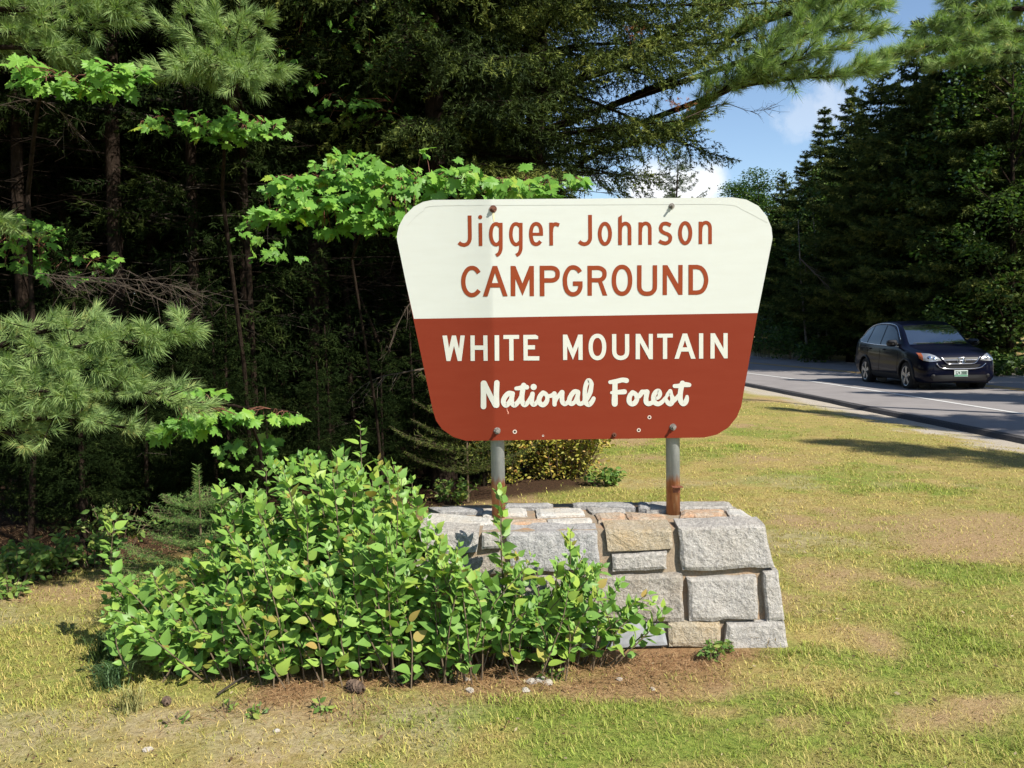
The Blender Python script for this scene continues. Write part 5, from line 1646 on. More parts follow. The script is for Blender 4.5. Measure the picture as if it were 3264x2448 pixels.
# ------------------------------------------------------------------ lilac bush
RS = np.random.RandomState(12)
lil = [leaf_mesh('leaf', LILAC, M_lilac, f, c) for f, c in ((0.22, -0.10), (0.35, -0.28), (0.12, -0.05), (0.28, 0.12))]
lil_soup = [leaf_soup(m) for m in lil]
TOPX = [190, 215, 245, 300, 360, 430, 480, 540, 580, 640, 700, 740, 770, 800, 850, 900, 935, 965, 1010, 1060, 1110, 1170, 1225, 1270, 1320, 1390, 1440]
TOPY = [1330, 1290, 1250, 1262, 1215, 1205, 1130, 1065, 1030, 1010, 1005, 985, 985, 1000, 1020, 1060, 1110, 1170, 1205, 1200, 1190, 1225, 1230, 1225, 1240, 1290, 1330]
def lilac_bush():
    base = empty('lilac_bush', (-0.75, 4.3, 0))
    tag(base, 'bushy green lilac spreading in front of the left half of the stone base', 'bush')
    stems = MB()
    leaves = []           # (pos, tip, nrm, size, score)
    def stem(p0, top, leafy0, pitch=0.050, size=0.068):
        p0, top = Vector(p0), Vector(top)
        mid = (p0 + top) / 2 + Vector((RS.normal() * 0.04, RS.normal() * 0.03, 0.05))
        P = [Vector(p) for p in catmull([p0, mid, top], 6)]
        L = sum((P[i + 1] - P[i]).length for i in range(len(P) - 1))
        stems.tube(P, list(np.linspace(0.0045, 0.0015, len(P))), 5)
        cum = [0]
        for i in range(len(P) - 1): cum.append(cum[-1] + (P[i + 1] - P[i]).length)
        s = L; az = RS.rand() * 6.28; first = True
        while s > L * leafy0:
            i = min(np.searchsorted(cum, s) - 1, len(P) - 2); i = max(i, 0)
            t = (s - cum[i]) / (cum[i + 1] - cum[i] + 1e-9)
            p = P[i].lerp(P[i + 1], t); ax = (P[i + 1] - P[i]).normalized()
            a = ax.orthogonal().normalized(); b = ax.cross(a)
            young = math.exp(-(L - s) / 0.05)
            for k in (0, math.pi):
                g = az + k + RS.normal() * 0.25
                out = a * math.cos(g) + b * math.sin(g)
                up = 0.95 * young + 0.42 + 0.45 * RS.rand()
                tip = (out + ax * up + Vector(RS.normal(size=3)) * 0.18).normalized()
                nrm = (ax * 0.6 - out * 0.3 * up + Vector((0.45, -0.55, 0.6)) + Vector(RS.normal(size=3)) * 0.32)
                sz = size * (0.55 + 0.5 * (1 - young)) * RS.uniform(0.55, 1.35)
                pp = p + tip * 0.012
                leaves.append((pp, tip, nrm, sz))
            az += math.pi / 2 + RS.normal() * 0.2
            s -= pitch * RS.uniform(0.65, 1.3) * (0.45 + 0.55 * (1 - young * 0.6))
    # body of the bush: stems whose tops fill the outline seen in the photograph
    n = 0
    while n < 430:
        vx = RS.uniform(225, 1290) if RS.rand() < 0.72 else RS.uniform(430, 920)
        ty = np.interp(vx, TOPX, TOPY)
        right = vx > 930
        if vx > 1010 and RS.rand() < 0.55: n += 1; continue
        Yd = (RS.uniform(3.90, 4.22) if right else RS.uniform(3.85, 5.0))
        Yd = Yd if vx > 420 else RS.uniform(3.85, 4.5)
        # nearer stems are lower so the rear ones show above
        depth_t = (Yd - 3.85) / 1.15
        bot_y = 1470 if vx < 850 else 1425
        frac = (RS.uniform(0.30, 1.0) ** 0.65 if depth_t > 0.3 else 0.22 + 0.45 * RS.rand()) if not right else RS.uniform(0.35, 1.0)
        frac = min(1.02, (frac + 0.08) * RS.uniform(0.85, 1.08))
        yy = bot_y + (ty - bot_y) * frac
        top = vY(vx, yy, Yd)
        if top.z < 0.12: continue
        rx = top.x + RS.normal() * 0.10 + (-0.25 - top.x) * 0.12
        ry = Yd + RS.normal() * 0.06 + 0.04
        if right: ry = min(ry, 4.20)
        elif rx > -0.95: ry = min(ry, 4.22)
        rx = max(rx, -1.95)
        stem((rx, ry, gz(rx, ry) - 0.02), top, RS.uniform(0.12, 0.30) if depth_t > 0.25 or right else RS.uniform(0.08, 0.22))
        n += 1
    # separate sprigs that stand proud of the mass
    for (vx, vy, Yd, bx, by_, lf) in ((778, 918, 4.75, 800, 1300, 0.45), (245, 1128, 4.3, 300, 1420, 0.35), (1078, 1060, 4.24, 1085, 1420, 0.30), (1085, 1075, 4.22, 1130, 1425, 0.45), (1232, 1152, 4.18, 1200, 1430, 0.25), (1300, 1228, 4.16, 1215, 1430, 0.4), (1405, 1300, 4.10, 1290, 1430, 0.40), (1430, 1318, 4.06, 1300, 1430, 0.45), (1380, 1320, 4.05, 1290, 1425, 0.35), (1340, 1260, 4.12, 1260, 1425, 0.4), (1160, 1230, 4.12, 1150, 1430, 0.25), (480, 1045, 4.7, 500, 1400, 0.35), (575, 1008, 4.75, 590, 1400, 0.3), (690, 990, 4.8, 700, 1400, 0.3), (625, 1000, 4.8, 640, 1400, 0.3), (1250, 1390, 3.98, 1215, 1455, 0.2), (1215, 1400, 3.98, 1190, 1455, 0.2), (930, 1390, 3.95, 935, 1460, 0.2), (780, 1380, 3.9, 785, 1480, 0.15), (330, 1400, 3.95, 345, 1490, 0.3), (600, 1420, 3.85, 590, 1500, 0.3), (1420, 1345, 4.04, 1310, 1430, 0.35), (1395, 1285, 4.08, 1300, 1430, 0.45), (1370, 1300, 4.08, 1280, 1430, 0.3), (1350, 1330, 4.02, 1270, 1432, 0.25), (1320, 1290, 4.1, 1250, 1430, 0.3), (1285, 1240, 4.14, 1230, 1430, 0.35), (1260, 1200, 4.16, 1215, 1430, 0.4), (1205, 1215, 4.14, 1180, 1430, 0.3), (1130, 1240, 4.12, 1120, 1430, 0.2), (1100, 1230, 4.14, 1110, 1430, 0.25), (850, 1005, 4.8, 850, 1400, 0.4), (740, 975, 4.85, 745, 1400, 0.4), (520, 1060, 4.7, 530, 1400, 0.4), (655, 985, 4.85, 660, 1400, 0.4), (890, 1040, 4.7, 880, 1400, 0.4)):
        b = vY(bx, by_, Yd); b.z = -0.02
        if b.y > 4.22 and b.x > -0.95: b.y = 4.2
        stem(b, vY(vx, vy, Yd), lf, 0.045, 0.066)
    stems_o = wchild(stems.build('stems', M_stem), base); stems_o['kind'] = 'stuff'
    # outermost leaves as parts, the rest as one mass
    sc = []
    for (p, tip, nrm, sz) in leaves:
        d = (p - EYE).length
        sc.append(-d * 0.8 + sz * 6 + RS.rand() * 0.5 + p.z * 0.5)
    order = np.argsort(sc)[::-1]
    pick = set(order[:300].tolist())
    fol = Fol()
    for i, (p, tip, nrm, sz) in enumerate(leaves):
        M = basis(tip, nrm)
        k = RS.randint(4)
        if i in pick:
            o = bpy.data.objects.new('leaf', lil[k]); C.objects.link(o); o.parent = base
            o.matrix_local = Matrix.Translation(p - base.location) @ M @ Matrix.Diagonal((sz, sz, sz, 1))
        else:
            v, t = lil_soup[k]
            m3 = np.array(M.to_3x3())
            fol.add(v @ m3.T * sz + np.array(p), t, np.full(len(v), RS.rand()))
    fo = wchild(link('foliage', fol.mesh('foliage', M_lilacv)), base); fo['kind'] = 'stuff'
    print('lilac leaves', len(leaves))
lilac_bush()

# ------------------------------------------------------------------ maples
map_me = [maple_mesh('leaf', M_maple, f, c) for f, c in ((0.10, -0.12), (0.25, -0.25), (-0.10, -0.20), (0.05, 0.05))]
map_soup = [leaf_soup(m) for m in map_me]
M_maplel = leaf_mat('maple leaf rest', [(0.0, (0.11, 0.25, 0.04)), (0.6, (0.175, 0.37, 0.06)), (0.95, (0.25, 0.44, 0.065)), (1.0, (0.34, 0.42, 0.06))], 0.45, 0.38)
def maple(name, label, base_xy, clusters, limbs, leaf=0.105, seed=1, r0=0.03, h=None, mat_l=None):
    """clusters: (vx, vy, Y, rx, ry, dy, n) in overview units; limbs: polylines of (vx, vy, Y)"""
    rs = np.random.RandomState(seed)
    bz = float(gz(np.array([base_xy[0]]), np.array([base_xy[1]]))[0])
    t = empty(name, (base_xy[0], base_xy[1], bz))
    tag(t, label, 'tree')
    w = MB()
    first = vY(*limbs[0][0])
    g = Vector((base_xy[0], base_xy[1], bz - 0.05))
    w.tube([g, g.lerp(first, 0.5) + Vector((0.03, 0.02, 0)), first], [r0 * 1.25, r0, r0 * 0.8], 8)
    tips = []
    for li, lp in enumerate(limbs):
        P = [Vector(p) for p in catmull([vY(*p) for p in lp], 5)]
        rr = np.linspace(r0 * (0.8 if li == 0 else 0.5), 0.003, len(P))
        w.tube(P, list(rr), 6)
        tips += P
    tips_np = np.array([tuple(p) for p in tips])
    trunk = wchild(w.build('trunk', M_bark), t)
    tw = MB(); cnt = 0; extra = Fol()
    for (vx, vy, Y, rx, ry, dY, n) in clusters:
        c = vY(vx, vy, Y)
        k = V / FPX * Y
        n = int(n * 1.9)
        layers = [rs.uniform(-1, 1) for _ in range(max(3, n // 8))]
        for i in range(n):
            a = rs.rand() * 6.28; r = math.sqrt(rs.rand())
            lay = layers[rs.randint(len(layers))]
            dx, dz = r * math.cos(a), 0.75 * lay * math.sqrt(max(0, 1 - dx_sq(r, a))) + 0.25 * rs.uniform(-1, 1)
            p = Vector((c.x + dx * rx * k, c.y + r * math.sin(a) * dY, c.z + dz * ry * k - 0.06 * abs(dx) * rx * k))
            out = Vector((dx + rs.normal() * 0.5, -0.5 + rs.normal() * 0.5, -0.55 + rs.normal() * 0.25))
            nrm = Vector((0.30 + rs.normal() * 0.42, -0.50 + rs.normal() * 0.42, 0.80))
            sz = leaf * 0.72 * rs.uniform(0.5, 1.25)
            M = basis(out, nrm); kk = rs.randint(4)
            if cnt < 300:
                o = bpy.data.objects.new('leaf', map_me[kk]); C.objects.link(o); o.parent = t
                o.matrix_local = Matrix.Translation(p - t.location) @ M @ Matrix.Diagonal((sz, sz, sz, 1))
            else:
                v_, t_ = map_soup[kk]; extra.add(v_ @ np.array(M.to_3x3()).T * sz + np.array(p - t.location), t_, np.full(len(v_), rs.rand()))
            if i % 2 == 0:
                j = ((tips_np - np.array(p)) ** 2).sum(1).argmin()
                q = Vector(tips_np[j]); m = (p + q) / 2 + Vector((0, 0, 0.02))
                if (q - p).length < 0.6: tw.tube([q, m, p], [0.003, 0.002, 0.0012], 4)
            cnt += 1
    if extra.n:
        eo = link('foliage', extra.mesh('foliage', M_maplel), t); eo['kind'] = 'stuff'
    two = wchild(tw.build('twigs', M_stemr), t); two['kind'] = 'stuff'
    return t
def dx_sq(r, a): return (r * math.cos(a)) ** 2
maple('maple_sapling', 'bright green maple spreading behind the top left corner of the sign', (-0.95, 6.6), [
    (600, 470, 5.5, 70, 22, 0.2, 32), (640, 395, 5.5, 70, 26, 0.2, 26), (760, 370, 5.6, 100, 42, 0.3, 70), (700, 430, 5.5, 90, 34, 0.3, 46), (850, 400, 5.5, 110, 50, 0.3, 76), (820, 470, 5.5, 90, 38, 0.25, 44), (985, 390, 5.5, 80, 34, 0.3, 40), (1090, 400, 5.55, 80, 24, 0.3, 28), (1215, 385, 5.6, 60, 22, 0.2, 18), (1150, 410, 5.6, 60, 16, 0.2, 10), (725, 500, 5.6, 40, 16, 0.1, 7), (1145, 352, 5.6, 14, 8, 0.05, 2), (915, 325, 5.6, 14, 8, 0.05, 2)],
    [[(760, 560, 6.2), (800, 450, 5.8), (850, 390, 5.6), (1000, 385, 5.6), (1230, 390, 5.6)], [(800, 450, 5.8), (700, 440, 5.6), (600, 450, 5.5), (545, 480, 5.5)], [(800, 450, 5.8), (740, 380, 5.6), (640, 385, 5.5)]], 0.105, 3, 0.010)
maple('maple_sapling', 'maple sprig with pointed leaves hanging in front of the dark woods beside the pine bough', (-1.75, 6.1), [
    (420, 915, 5.15, 66, 24, 0.15, 24), (480, 880, 5.2, 60, 22, 0.15, 16), (590, 900, 5.3, 66, 16, 0.15, 18), (430, 855, 5.25, 60, 20, 0.15, 12), (350, 930, 5.2, 30, 14, 0.1, 5)],
    [[(560, 960, 5.9), (520, 880, 5.5), (430, 890, 5.2), (380, 920, 5.15)], [(520, 880, 5.5), (600, 885, 5.35), (650, 895, 5.3)]], 0.105, 5, 0.014)
maple('maple_sapling', 'small maple sprays high in the dark woods left of the sign', (-2.25, 7.6), [
    (400, 262, 6.2, 100, 26, 0.25, 34), (540, 270, 6.2, 80, 26, 0.25, 34), (480, 290, 6.2, 60, 18, 0.2, 12)],
    [[(480, 420, 6.8), (480, 290, 6.3), (420, 255, 6.2), (310, 262, 6.2)], [(480, 290, 6.3), (560, 262, 6.2), (615, 285, 6.2)]], 0.105, 7, 0.018)
maple('maple_sapling', 'maple spray under the pine boughs at the upper left corner', (-3.55, 6.4), [
    (250, 150, 5.6, 66, 34, 0.25, 34), (120, 175, 5.6, 90, 24, 0.25, 26), (60, 135, 5.6, 50, 16, 0.2, 8), (205, 185, 5.6, 80, 20, 0.2, 14)],
    [[(60, 420, 6.3), (90, 200, 5.8), (160, 165, 5.6), (300, 160, 5.6)], [(90, 200, 5.8), (40, 150, 5.6)]], 0.115, 9, 0.02)
maple('maple_sapling', 'sparse shaded maple with scattered small leaves behind the pine crown', (-0.9, 9.3), [
    (790, 60, 8.3, 110, 40, 0.6, 16), (850, 120, 8.3, 80, 40, 0.6, 18), (760, 230, 8.3, 110, 30, 0.6, 22), (700, 20, 8.3, 90, 30, 0.5, 12), (820, 250, 8.3, 70, 36, 0.5, 16), (640, 130, 8.0, 60, 60, 0.5, 10), (900, 40, 8.3, 50, 30, 0.5, 12), (600, 560, 7.6, 60, 26, 0.4, 10), (560, 520, 7.6, 60, 26, 0.4, 10)],
    [[(760, 600, 9), (780, 300, 8.6), (800, 150, 8.4), (790, 20, 8.3)], [(780, 300, 8.6), (720, 200, 8.3), (640, 100, 8.2)], [(780, 300, 8.6), (850, 220, 8.3), (900, 60, 8.3)]], 0.10, 11, 0.02)
maple('maple_sapling', 'low dark maple leaves in deep shade at the left edge', (-3.3, 6.9), [
    (60, 505, 6.4, 80, 40, 0.3, 30), (150, 560, 6.6, 110, 50, 0.3, 36), (40, 560, 6.4, 50, 30, 0.3, 16), (640, 1000, 6.4, 60, 30, 0.3, 14), (540, 970, 6.5, 70, 30, 0.3, 18)],
    [[(120, 700, 6.8), (110, 560, 6.6), (60, 510, 6.4), (10, 500, 6.4)], [(110, 560, 6.6), (200, 560, 6.6)]], 0.10, 13, 0.015)

# ------------------------------------------------------------------ white pine boughs
def tuft_mesh(name, seed, n=64, ln=0.092, wd=0.0030, shoot=0.085):
    rs = np.random.RandomState(seed)
    t = rs.rand(n) ** 0.8
    B = np.stack([-shoot + shoot * t, np.zeros(n), np.zeros(n)], 1)
    r = rs.normal(size=(n, 3)); r[:, 0] = 0; r = unit(r)
    spread = 0.25 + 0.80 * (1 - t) + 0.35 * rs.rand(n)
    D = unit(np.stack([np.ones(n), r[:, 1] * spread, r[:, 2] * spread], 1))
    l = (ln * (0.55 + 0.6 * rs.rand(n)))[:, None]
    M1 = B + D * l * 0.55; E = B + D * l + np.array([[0, 0, -1.0]]) * l * 0.16
    pw = unit(np.cross(D, rs.normal(size=(n, 3)))) * wd * 0.5
    v = np.empty((n, 5, 3)); v[:, 0] = B - pw; v[:, 1] = B + pw; v[:, 2] = M1 - pw; v[:, 3] = M1 + pw; v[:, 4] = E
    o = (np.arange(n) * 5)[:, None]
    T_ = np.concatenate([o + np.array([[0, 1, 3]]), o + np.array([[0, 3, 2]]), o + np.array([[2, 3, 4]])])
    tint = np.clip(0.25 + 0.5 * rs.rand(n), 0, 1)
    a = np.repeat(tint, 5).reshape(n, 5); a[:, :2] += 0.22
    return mesh_np(name, v.reshape(-1, 3), T_, {'tint': np.clip(a.ravel(), 0, 1)}, M_pine)
tufts = [tuft_mesh('needle_tuft', 40 + i) for i in range(5)]
def tuft_low(seed):
    rs = np.random.RandomState(seed); n = 46
    t = rs.rand(n) ** 0.8; r = rs.normal(size=(n, 3)); r[:, 0] = 0; r = unit(r)
    sp_ = 0.25 + 0.80 * (1 - t) + 0.35 * rs.rand(n)
    D = unit(np.stack([np.ones(n), r[:, 1] * sp_, r[:, 2] * sp_ - 0.08], 1)); B = np.stack([-0.085 + 0.085 * t, 0 * t, 0 * t], 1)
    pw = unit(np.cross(D, rs.normal(size=(n, 3)))) * 0.0022
    v = np.empty((n, 3, 3)); v[:, 0] = B - pw; v[:, 1] = B + pw; v[:, 2] = B + D * (0.092 * (0.55 + 0.6 * rs.rand(n)))[:, None]
    return (v.reshape(-1, 3), np.arange(n * 3).reshape(-1, 3)), np.repeat(0.25 + 0.55 * rs.rand(n), 3)
tlow = [tuft_low(140 + i) for i in range(5)]
def pine_bough(name, label, base, limbs, seed, dens=1.0, parts=True, size=1.0, trunk_r=0.09, trunk_h=9.0, rise=0.12, sub_len=0.34):
    """limbs: polylines (vx, vy, Y); tufts grow on side shoots all along"""
    rs = np.random.RandomState(seed)
    bz = float(gz(np.array([base[0]]), np.array([base[1]]))[0])
    t = empty(name, (base[0], base[1], bz)); tag(t, label, 'tree')
    link('trunk', trunk_mesh('trunk', trunk_h, trunk_r, 0.03, rs, M_bark), t)
    w = MB(); fol = Fol(); soup = [q[0] for q in tlow]; tn = [q[1] for q in tlow]
    n = 0
    def tuft(p, d):
        nonlocal n
        k = rs.randint(5); s = size * rs.uniform(0.55, 1.15)
        M = basis(d, Vector((0, 0, 1)) + Vector(rs.normal(size=3)) * 0.3)
        if parts and n < 300:
            o = bpy.data.objects.new('needle_tuft', tufts[k]); C.objects.link(o); o.parent = t
            o.matrix_local = Matrix.Translation(p - t.location) @ M @ Matrix.Diagonal((s, s, s, 1))
        else:
            v, tt = soup[k]; m3 = np.array(M.to_3x3())
            fol.add(v @ m3.T * s + np.array(p - t.location), tt, np.clip(tn[k] + rs.normal() * 0.12, 0, 1))
        n += 1
    for lp in limbs:
        P = [Vector(p) for p in catmull([vY(*p) for p in lp], 8)]
        root = Vector((base[0], base[1], max(0.3, P[0].z - 0.15)))
        w.tube([root - t.location] + [p - t.location for p in P], list(np.linspace(0.022 * size, 0.003, len(P) + 1)), 6)
        L = sum((P[i + 1] - P[i]).length for i in range(len(P) - 1))
        m = int(L / 0.026 * dens)
        for i in range(m):
            s = (i + rs.rand()) / m
            q = s * (len(P) - 1); a = min(int(q), len(P) - 2)
            p = P[a].lerp(P[a + 1], q - a); d = (P[a + 1] - P[a]).normalized()
            side = Vector((rs.normal() * 0.6, rs.normal() * 1.0, rs.normal() * 0.22))
            dd = (d * 0.9 + side + Vector((0, 0, rise))).normalized()
            l = sub_len * rs.uniform(0.15, 1.0) * (1.15 - 0.6 * s)
            e = p + dd * l + Vector((0, 0, 0.05 * l))
            w.tube([p - t.location, p.lerp(e, 0.5) - t.location, e - t.location], [0.004 * size, 0.003 * size, 0.002], 4)
            tuft(e, (dd + Vector((0, 0, 0.12))).normalized())
            if l > 0.16:
                for f_ in (0.45, 0.75):
                    if rs.rand() < 0.8:
                        sd2 = Vector(rs.normal(size=3)) * 0.7
                        d2 = (dd + sd2 + Vector((0, 0, 0.15))).normalized()
                        tuft(p.lerp(e, f_) + d2 * 0.07, d2)
        tuft(P[-1], (P[-1] - P[-2]).normalized())
    wo = w.build('limbs', M_bark, t); wo['kind'] = 'stuff'
    if fol.n:
        fo = link('foliage', fol.mesh('foliage', M_pine), t); fo['kind'] = 'stuff'
    print(name, 'tufts', n)
    return t
pine_bough('white_pine', 'soft grey green pine bough reaching in low at the left edge', (-5.4, 6.2), [
    [(-60, 800, 5.2), (60, 770, 5.1), (200, 745, 5.05), (330, 735, 5.0), (385, 728, 5.0)],
    [(-60, 850, 5.2), (60, 830, 5.05), (180, 800, 5.0), (300, 790, 4.95)],
    [(-60, 880, 5.2), (80, 870, 5.0), (220, 850, 4.95), (330, 850, 4.9), (415, 878, 4.9)],
    [(-60, 910, 5.1), (60, 905, 4.95), (170, 905, 4.9), (290, 930, 4.9)],
    [(-80, 925, 5.1), (0, 930, 4.95), (50, 955, 4.9)],
    [(-60, 780, 5.3), (40, 730, 5.2), (140, 712, 5.2), (230, 722, 5.1)],
    [(-80, 860, 5.0), (0, 850, 4.9), (100, 845, 4.85), (160, 860, 4.85)]], 21, 1.25)
pine_bough('white_pine', 'white pine with hazy bright needles in the upper left corner', (-4.6, 7.2), [
    [(-80, 60, 6.0), (40, 70, 5.9), (150, 60, 5.9), (270, 40, 5.9)],
    [(-80, 20, 6.0), (60, 20, 5.9), (200, 10, 5.9), (275, 12, 5.9)],
    [(-80, 100, 6.0), (60, 105, 5.9), (150, 125, 5.9)],
    [(-80, -30, 6.1), (80, -20, 6.0), (230, -30, 6.0)],
    [(-60, 480, 6.2), (0, 485, 6.1), (18, 490, 6.0)]], 23, 1.3, True, 1.05)
pine_bough('white_pine', 'young white pine crown standing high in front of the dark spruces', (-2.3, 7.9), [
    [(480, 200, 6.3), (478, 130, 6.3), (470, 60, 6.25), (462, 25, 6.25)],
    [(480, 185, 6.3), (540, 150, 6.2), (600, 155, 6.15)],
    [(480, 185, 6.3), (420, 160, 6.2), (350, 165, 6.2)],
    [(478, 130, 6.3), (520, 95, 6.2), (560, 70, 6.2)],
    [(478, 130, 6.3), (420, 90, 6.2), (375, 70, 6.2)],
    [(479, 160, 6.3), (510, 160, 6.0), (545, 175, 5.95)],
    [(479, 150, 6.3), (450, 140, 6.0), (420, 150, 5.95)],
    [(474, 90, 6.3), (500, 60, 6.2), (515, 40, 6.2)]], 25, 1.4, True, 1.05, 0.025, 3.5)

# ------------------------------------------------------------------ fir sapling in the bush
def fir_sapling(name, label, base, h, R, seed, mat, n_per=5, whorl=0.16, needle=(0.024, 0.0042), sp=0.0045, z0=0.12):
    rs = np.random.RandomState(seed)
    t = empty(name, base); tag(t, label, 'tree')
    fol = Fol(); W0, W1, R0, R1 = [], [], [], []
    z = z0
    while z < h * 0.80:
        u = (z - z0) / (h - z0); L0 = R * (1 - u) ** 0.8
        a0 = rs.rand() * 6.28
        for k in range(n_per):
            az = a0 + 6.283 * k / n_per + rs.normal() * 0.2; L = L0 * rs.uniform(0.75, 1.1)
            s = np.linspace(0, 1, 6)
            ax = np.stack([L * s, 0 * s, L * (0.25 * s + 0.18 * s * s)], 1)
            P0, P1 = [ax[:-1]], [ax[1:]]
            for q in np.arange(0.2, 0.95, 0.13):
                for sd_ in (-1, 1):
                    b = np.array([np.interp(q, s, ax[:, j]) for j in range(3)]); l = L * (1 - q) * 0.62 + 0.03
                    e = b + np.array([l * 0.75, sd_ * l * 0.7, l * 0.25]); P0.append(b[None]); P1.append(e[None])
            P0, P1 = np.concatenate(P0), np.concatenate(P1)
            v, tt, a = needles_along(P0, P1, rs, sp, 1, needle[0], needle[1], 1.0, (0.1, 0.9), flat=0.5, fwd=0.45)
            fol.add(xform(v, az, 0, (0, 0, z)), tt, a)
            W0.append(xform(P0, az, 0, (0, 0, z))); W1.append(xform(P1, az, 0, (0, 0, z)))
        z += whorl * rs.uniform(0.8, 1.2)
    v, tt, a = needles_along(np.array([[0, 0, h * 0.72]]), np.array([[0, 0, h]]), rs, sp * 0.5, 3, needle[0] * 1.25, needle[1], 1.0, (0.4, 1.0), fwd=0.6)
    fol.add(v, tt, a)
    fo = link('crown', fol.mesh('crown', mat), t); fo['kind'] = 'stuff'
    W0, W1 = np.concatenate(W0), np.concatenate(W1)
    wv, wt, wa = seg_wood(W0, W1, np.full(len(W0), 0.0016), np.full(len(W0), 0.001))
    wo = link('limbs', mesh_np('limbs', wv, wt, None, M_stem), t); wo['kind'] = 'stuff'
    link('trunk', trunk_mesh('trunk', h * 0.96, 0.010, 0.002, rs, M_stem), t)
    return t
p = vY(425, 1005, 4.75)
fir_sapling('fir_sapling', 'young balsam fir with an upright leader behind the left part of the lilac', (p.x, 4.75, 0), p.z, 0.56, 31, M_fir, 7, 0.10)
p = vY(545, 1090, 4.85)
fir_sapling('fir_sapling', 'small dark fir sapling half hidden in the lilac beside the taller one', (p.x, 4.85, 0), p.z, 0.44, 33, M_fir, 6, 0.11)
p = vY(1010, 930, 8.3)
fir_sapling('fir_sapling', 'spruce sapling boughs beside the tree trunk behind the left post', (p.x, 8.1, 0), 1.7, 0.75, 35, M_spruce, 7, 0.15, (0.032, 0.007), 0.007, 0.25)
p = vY(1105, 930, 9.4)
fir_sapling('fir_sapling', 'dark spruce sapling behind the left post next to the golden shrub', (p.x, 9.4, 0), 1.6, 0.6, 37, M_spruce, 6, 0.16, (0.032, 0.007), 0.008, 0.2)

# ------------------------------------------------------------------ leafy shrubs and weeds
oval = leaf_mesh('leaf', OVAL, M_gold, 0.2, -0.1)
oval_s = leaf_soup(oval)
def shrub(name, label, base, R, h, n, leaf, mat, seed, cat='bush', stems_n=22, group=None, updir=0.6, shape=None, low=0.2):
    rs = np.random.RandomState(seed)
    t = empty(name, base); tag(t, label, cat, group)
    w = MB(); fol = Fol(); v0, t0 = shape or oval_s
    per = max(1, n // stems_n)
    for i in range(stems_n):
        a = rs.rand() * 6.28; r = math.sqrt(rs.rand())
        top = Vector((math.cos(a) * r * R[0], math.sin(a) * r * R[1], h * (1 - 0.45 * r * r) * rs.uniform(0.7, 1.05)))
        b0 = Vector((top.x * 0.35, top.y * 0.35, -0.02)); m = (top + b0) / 2 + Vector((0, 0, 0.12 * h))
        P = [Vector(p) for p in catmull([b0, m, top], 5)]
        w.tube(P, list(np.linspace(0.006, 0.0015, len(P))), 4)
        for k in range(per):
            q = rs.uniform(low, 1.0) * (len(P) - 1); j = min(int(q), len(P) - 2)
            c = P[j].lerp(P[j + 1], q - j) + Vector(rs.normal(size=3)) * h * 0.055
            d = Vector(rs.normal(size=3)); d.z = d.z * 0.5 - 0.1
            M = basis(d, Vector((0.2, -0.4, updir)) + Vector(rs.normal(size=3)) * 0.5)
            s = leaf * rs.uniform(0.6, 1.25)
            fol.add(v0 @ np.array(M.to_3x3()).T * s + np.array(c), t0, np.full(len(v0), rs.rand()))
    so = w.build('stems', M_stem, t); so['kind'] = 'stuff'
    fo = link('foliage', fol.mesh('foliage', mat), t); fo['kind'] = 'stuff'
    return t
def gpt(vx, vy):
    p = atZ(vx * V, vy * V, 0.0); return (p.x, p.y, float(gz(np.array([p.x]), np.array([p.y]))[0]))
p = vY(1210, 1085, 9.3)
shrub('golden_shrub', 'low golden brown shrub seen under the sign between the posts', (p.x, 9.35, 0), (0.80, 0.6), 1.15, 7600, 0.048, M_gold, 51, stems_n=80, low=0.03)
shrub('golden_shrub', 'smaller yellowing shrub between the left post and the golden shrub', (p.x - 0.62, 9.0, 0), (0.42, 0.3), 0.95, 2200, 0.048, M_gold, 52, stems_n=30, low=0.03)
shrub('green_shrub', 'bright green weeds at the right foot of the golden shrub', (p.x + 0.42, 8.75, 0), (0.22, 0.15), 0.22, 240, 0.06, M_weed, 53, stems_n=14)
for i, (vx, vy, R, h, n, lab) in enumerate(((40, 1262, 0.32, 0.28, 420, 'leafy low plants at the left edge of the needle covered ground'), (120, 1240, 0.30, 0.30, 420, 'leafy undergrowth on the left just where the woods begin'), (205, 1225, 0.22, 0.28, 260, 'undergrowth with long drooping leaves left of the fir sapling'), (20, 1290, 0.14, 0.16, 90, 'tiny broad leaved plant at the far left on the brown needles'), (985, 1085, 0.3, 0.25, 260, 'low yellow green plants at the foot of the tree trunk behind the wall'), (250, 1190, 0.3, 0.4, 200, 'shaded undergrowth behind the fir sapling'))):
    g = gpt(vx, vy)
    shrub('undergrowth_plant', lab, g, (R, R * 0.7), h, n, 0.055, M_weed, 60 + i, 'plant', 16)
for i, (vx, vy, h, n, lab) in enumerate(((1540, 1425, 0.10, 70, 'small dark weed clump at the foot of the stone base'), (1560, 1408, 0.07, 40, 'little weed against the lower right stones'), (560, 1545, 0.05, 26, 'small green weed on bare soil in front of the lilac'), (490, 1535, 0.05, 20, 'tiny weed left of the one on bare soil'), (380, 1560, 0.045, 18, 'tiny weed in the dry grass at lower left'), (700, 1535, 0.06, 30, 'small weed under the middle of the lilac'), (960, 1470, 0.08, 30, 'low seedling under the right part of the lilac'), (1190, 1470, 0.09, 30, 'seedling by the stones in front of the wall'))):
    g = gpt(vx, vy)
    shrub('weed', lab, g, (0.07, 0.06), h, n, 0.035, M_weed, 80 + i, 'plant', 8)

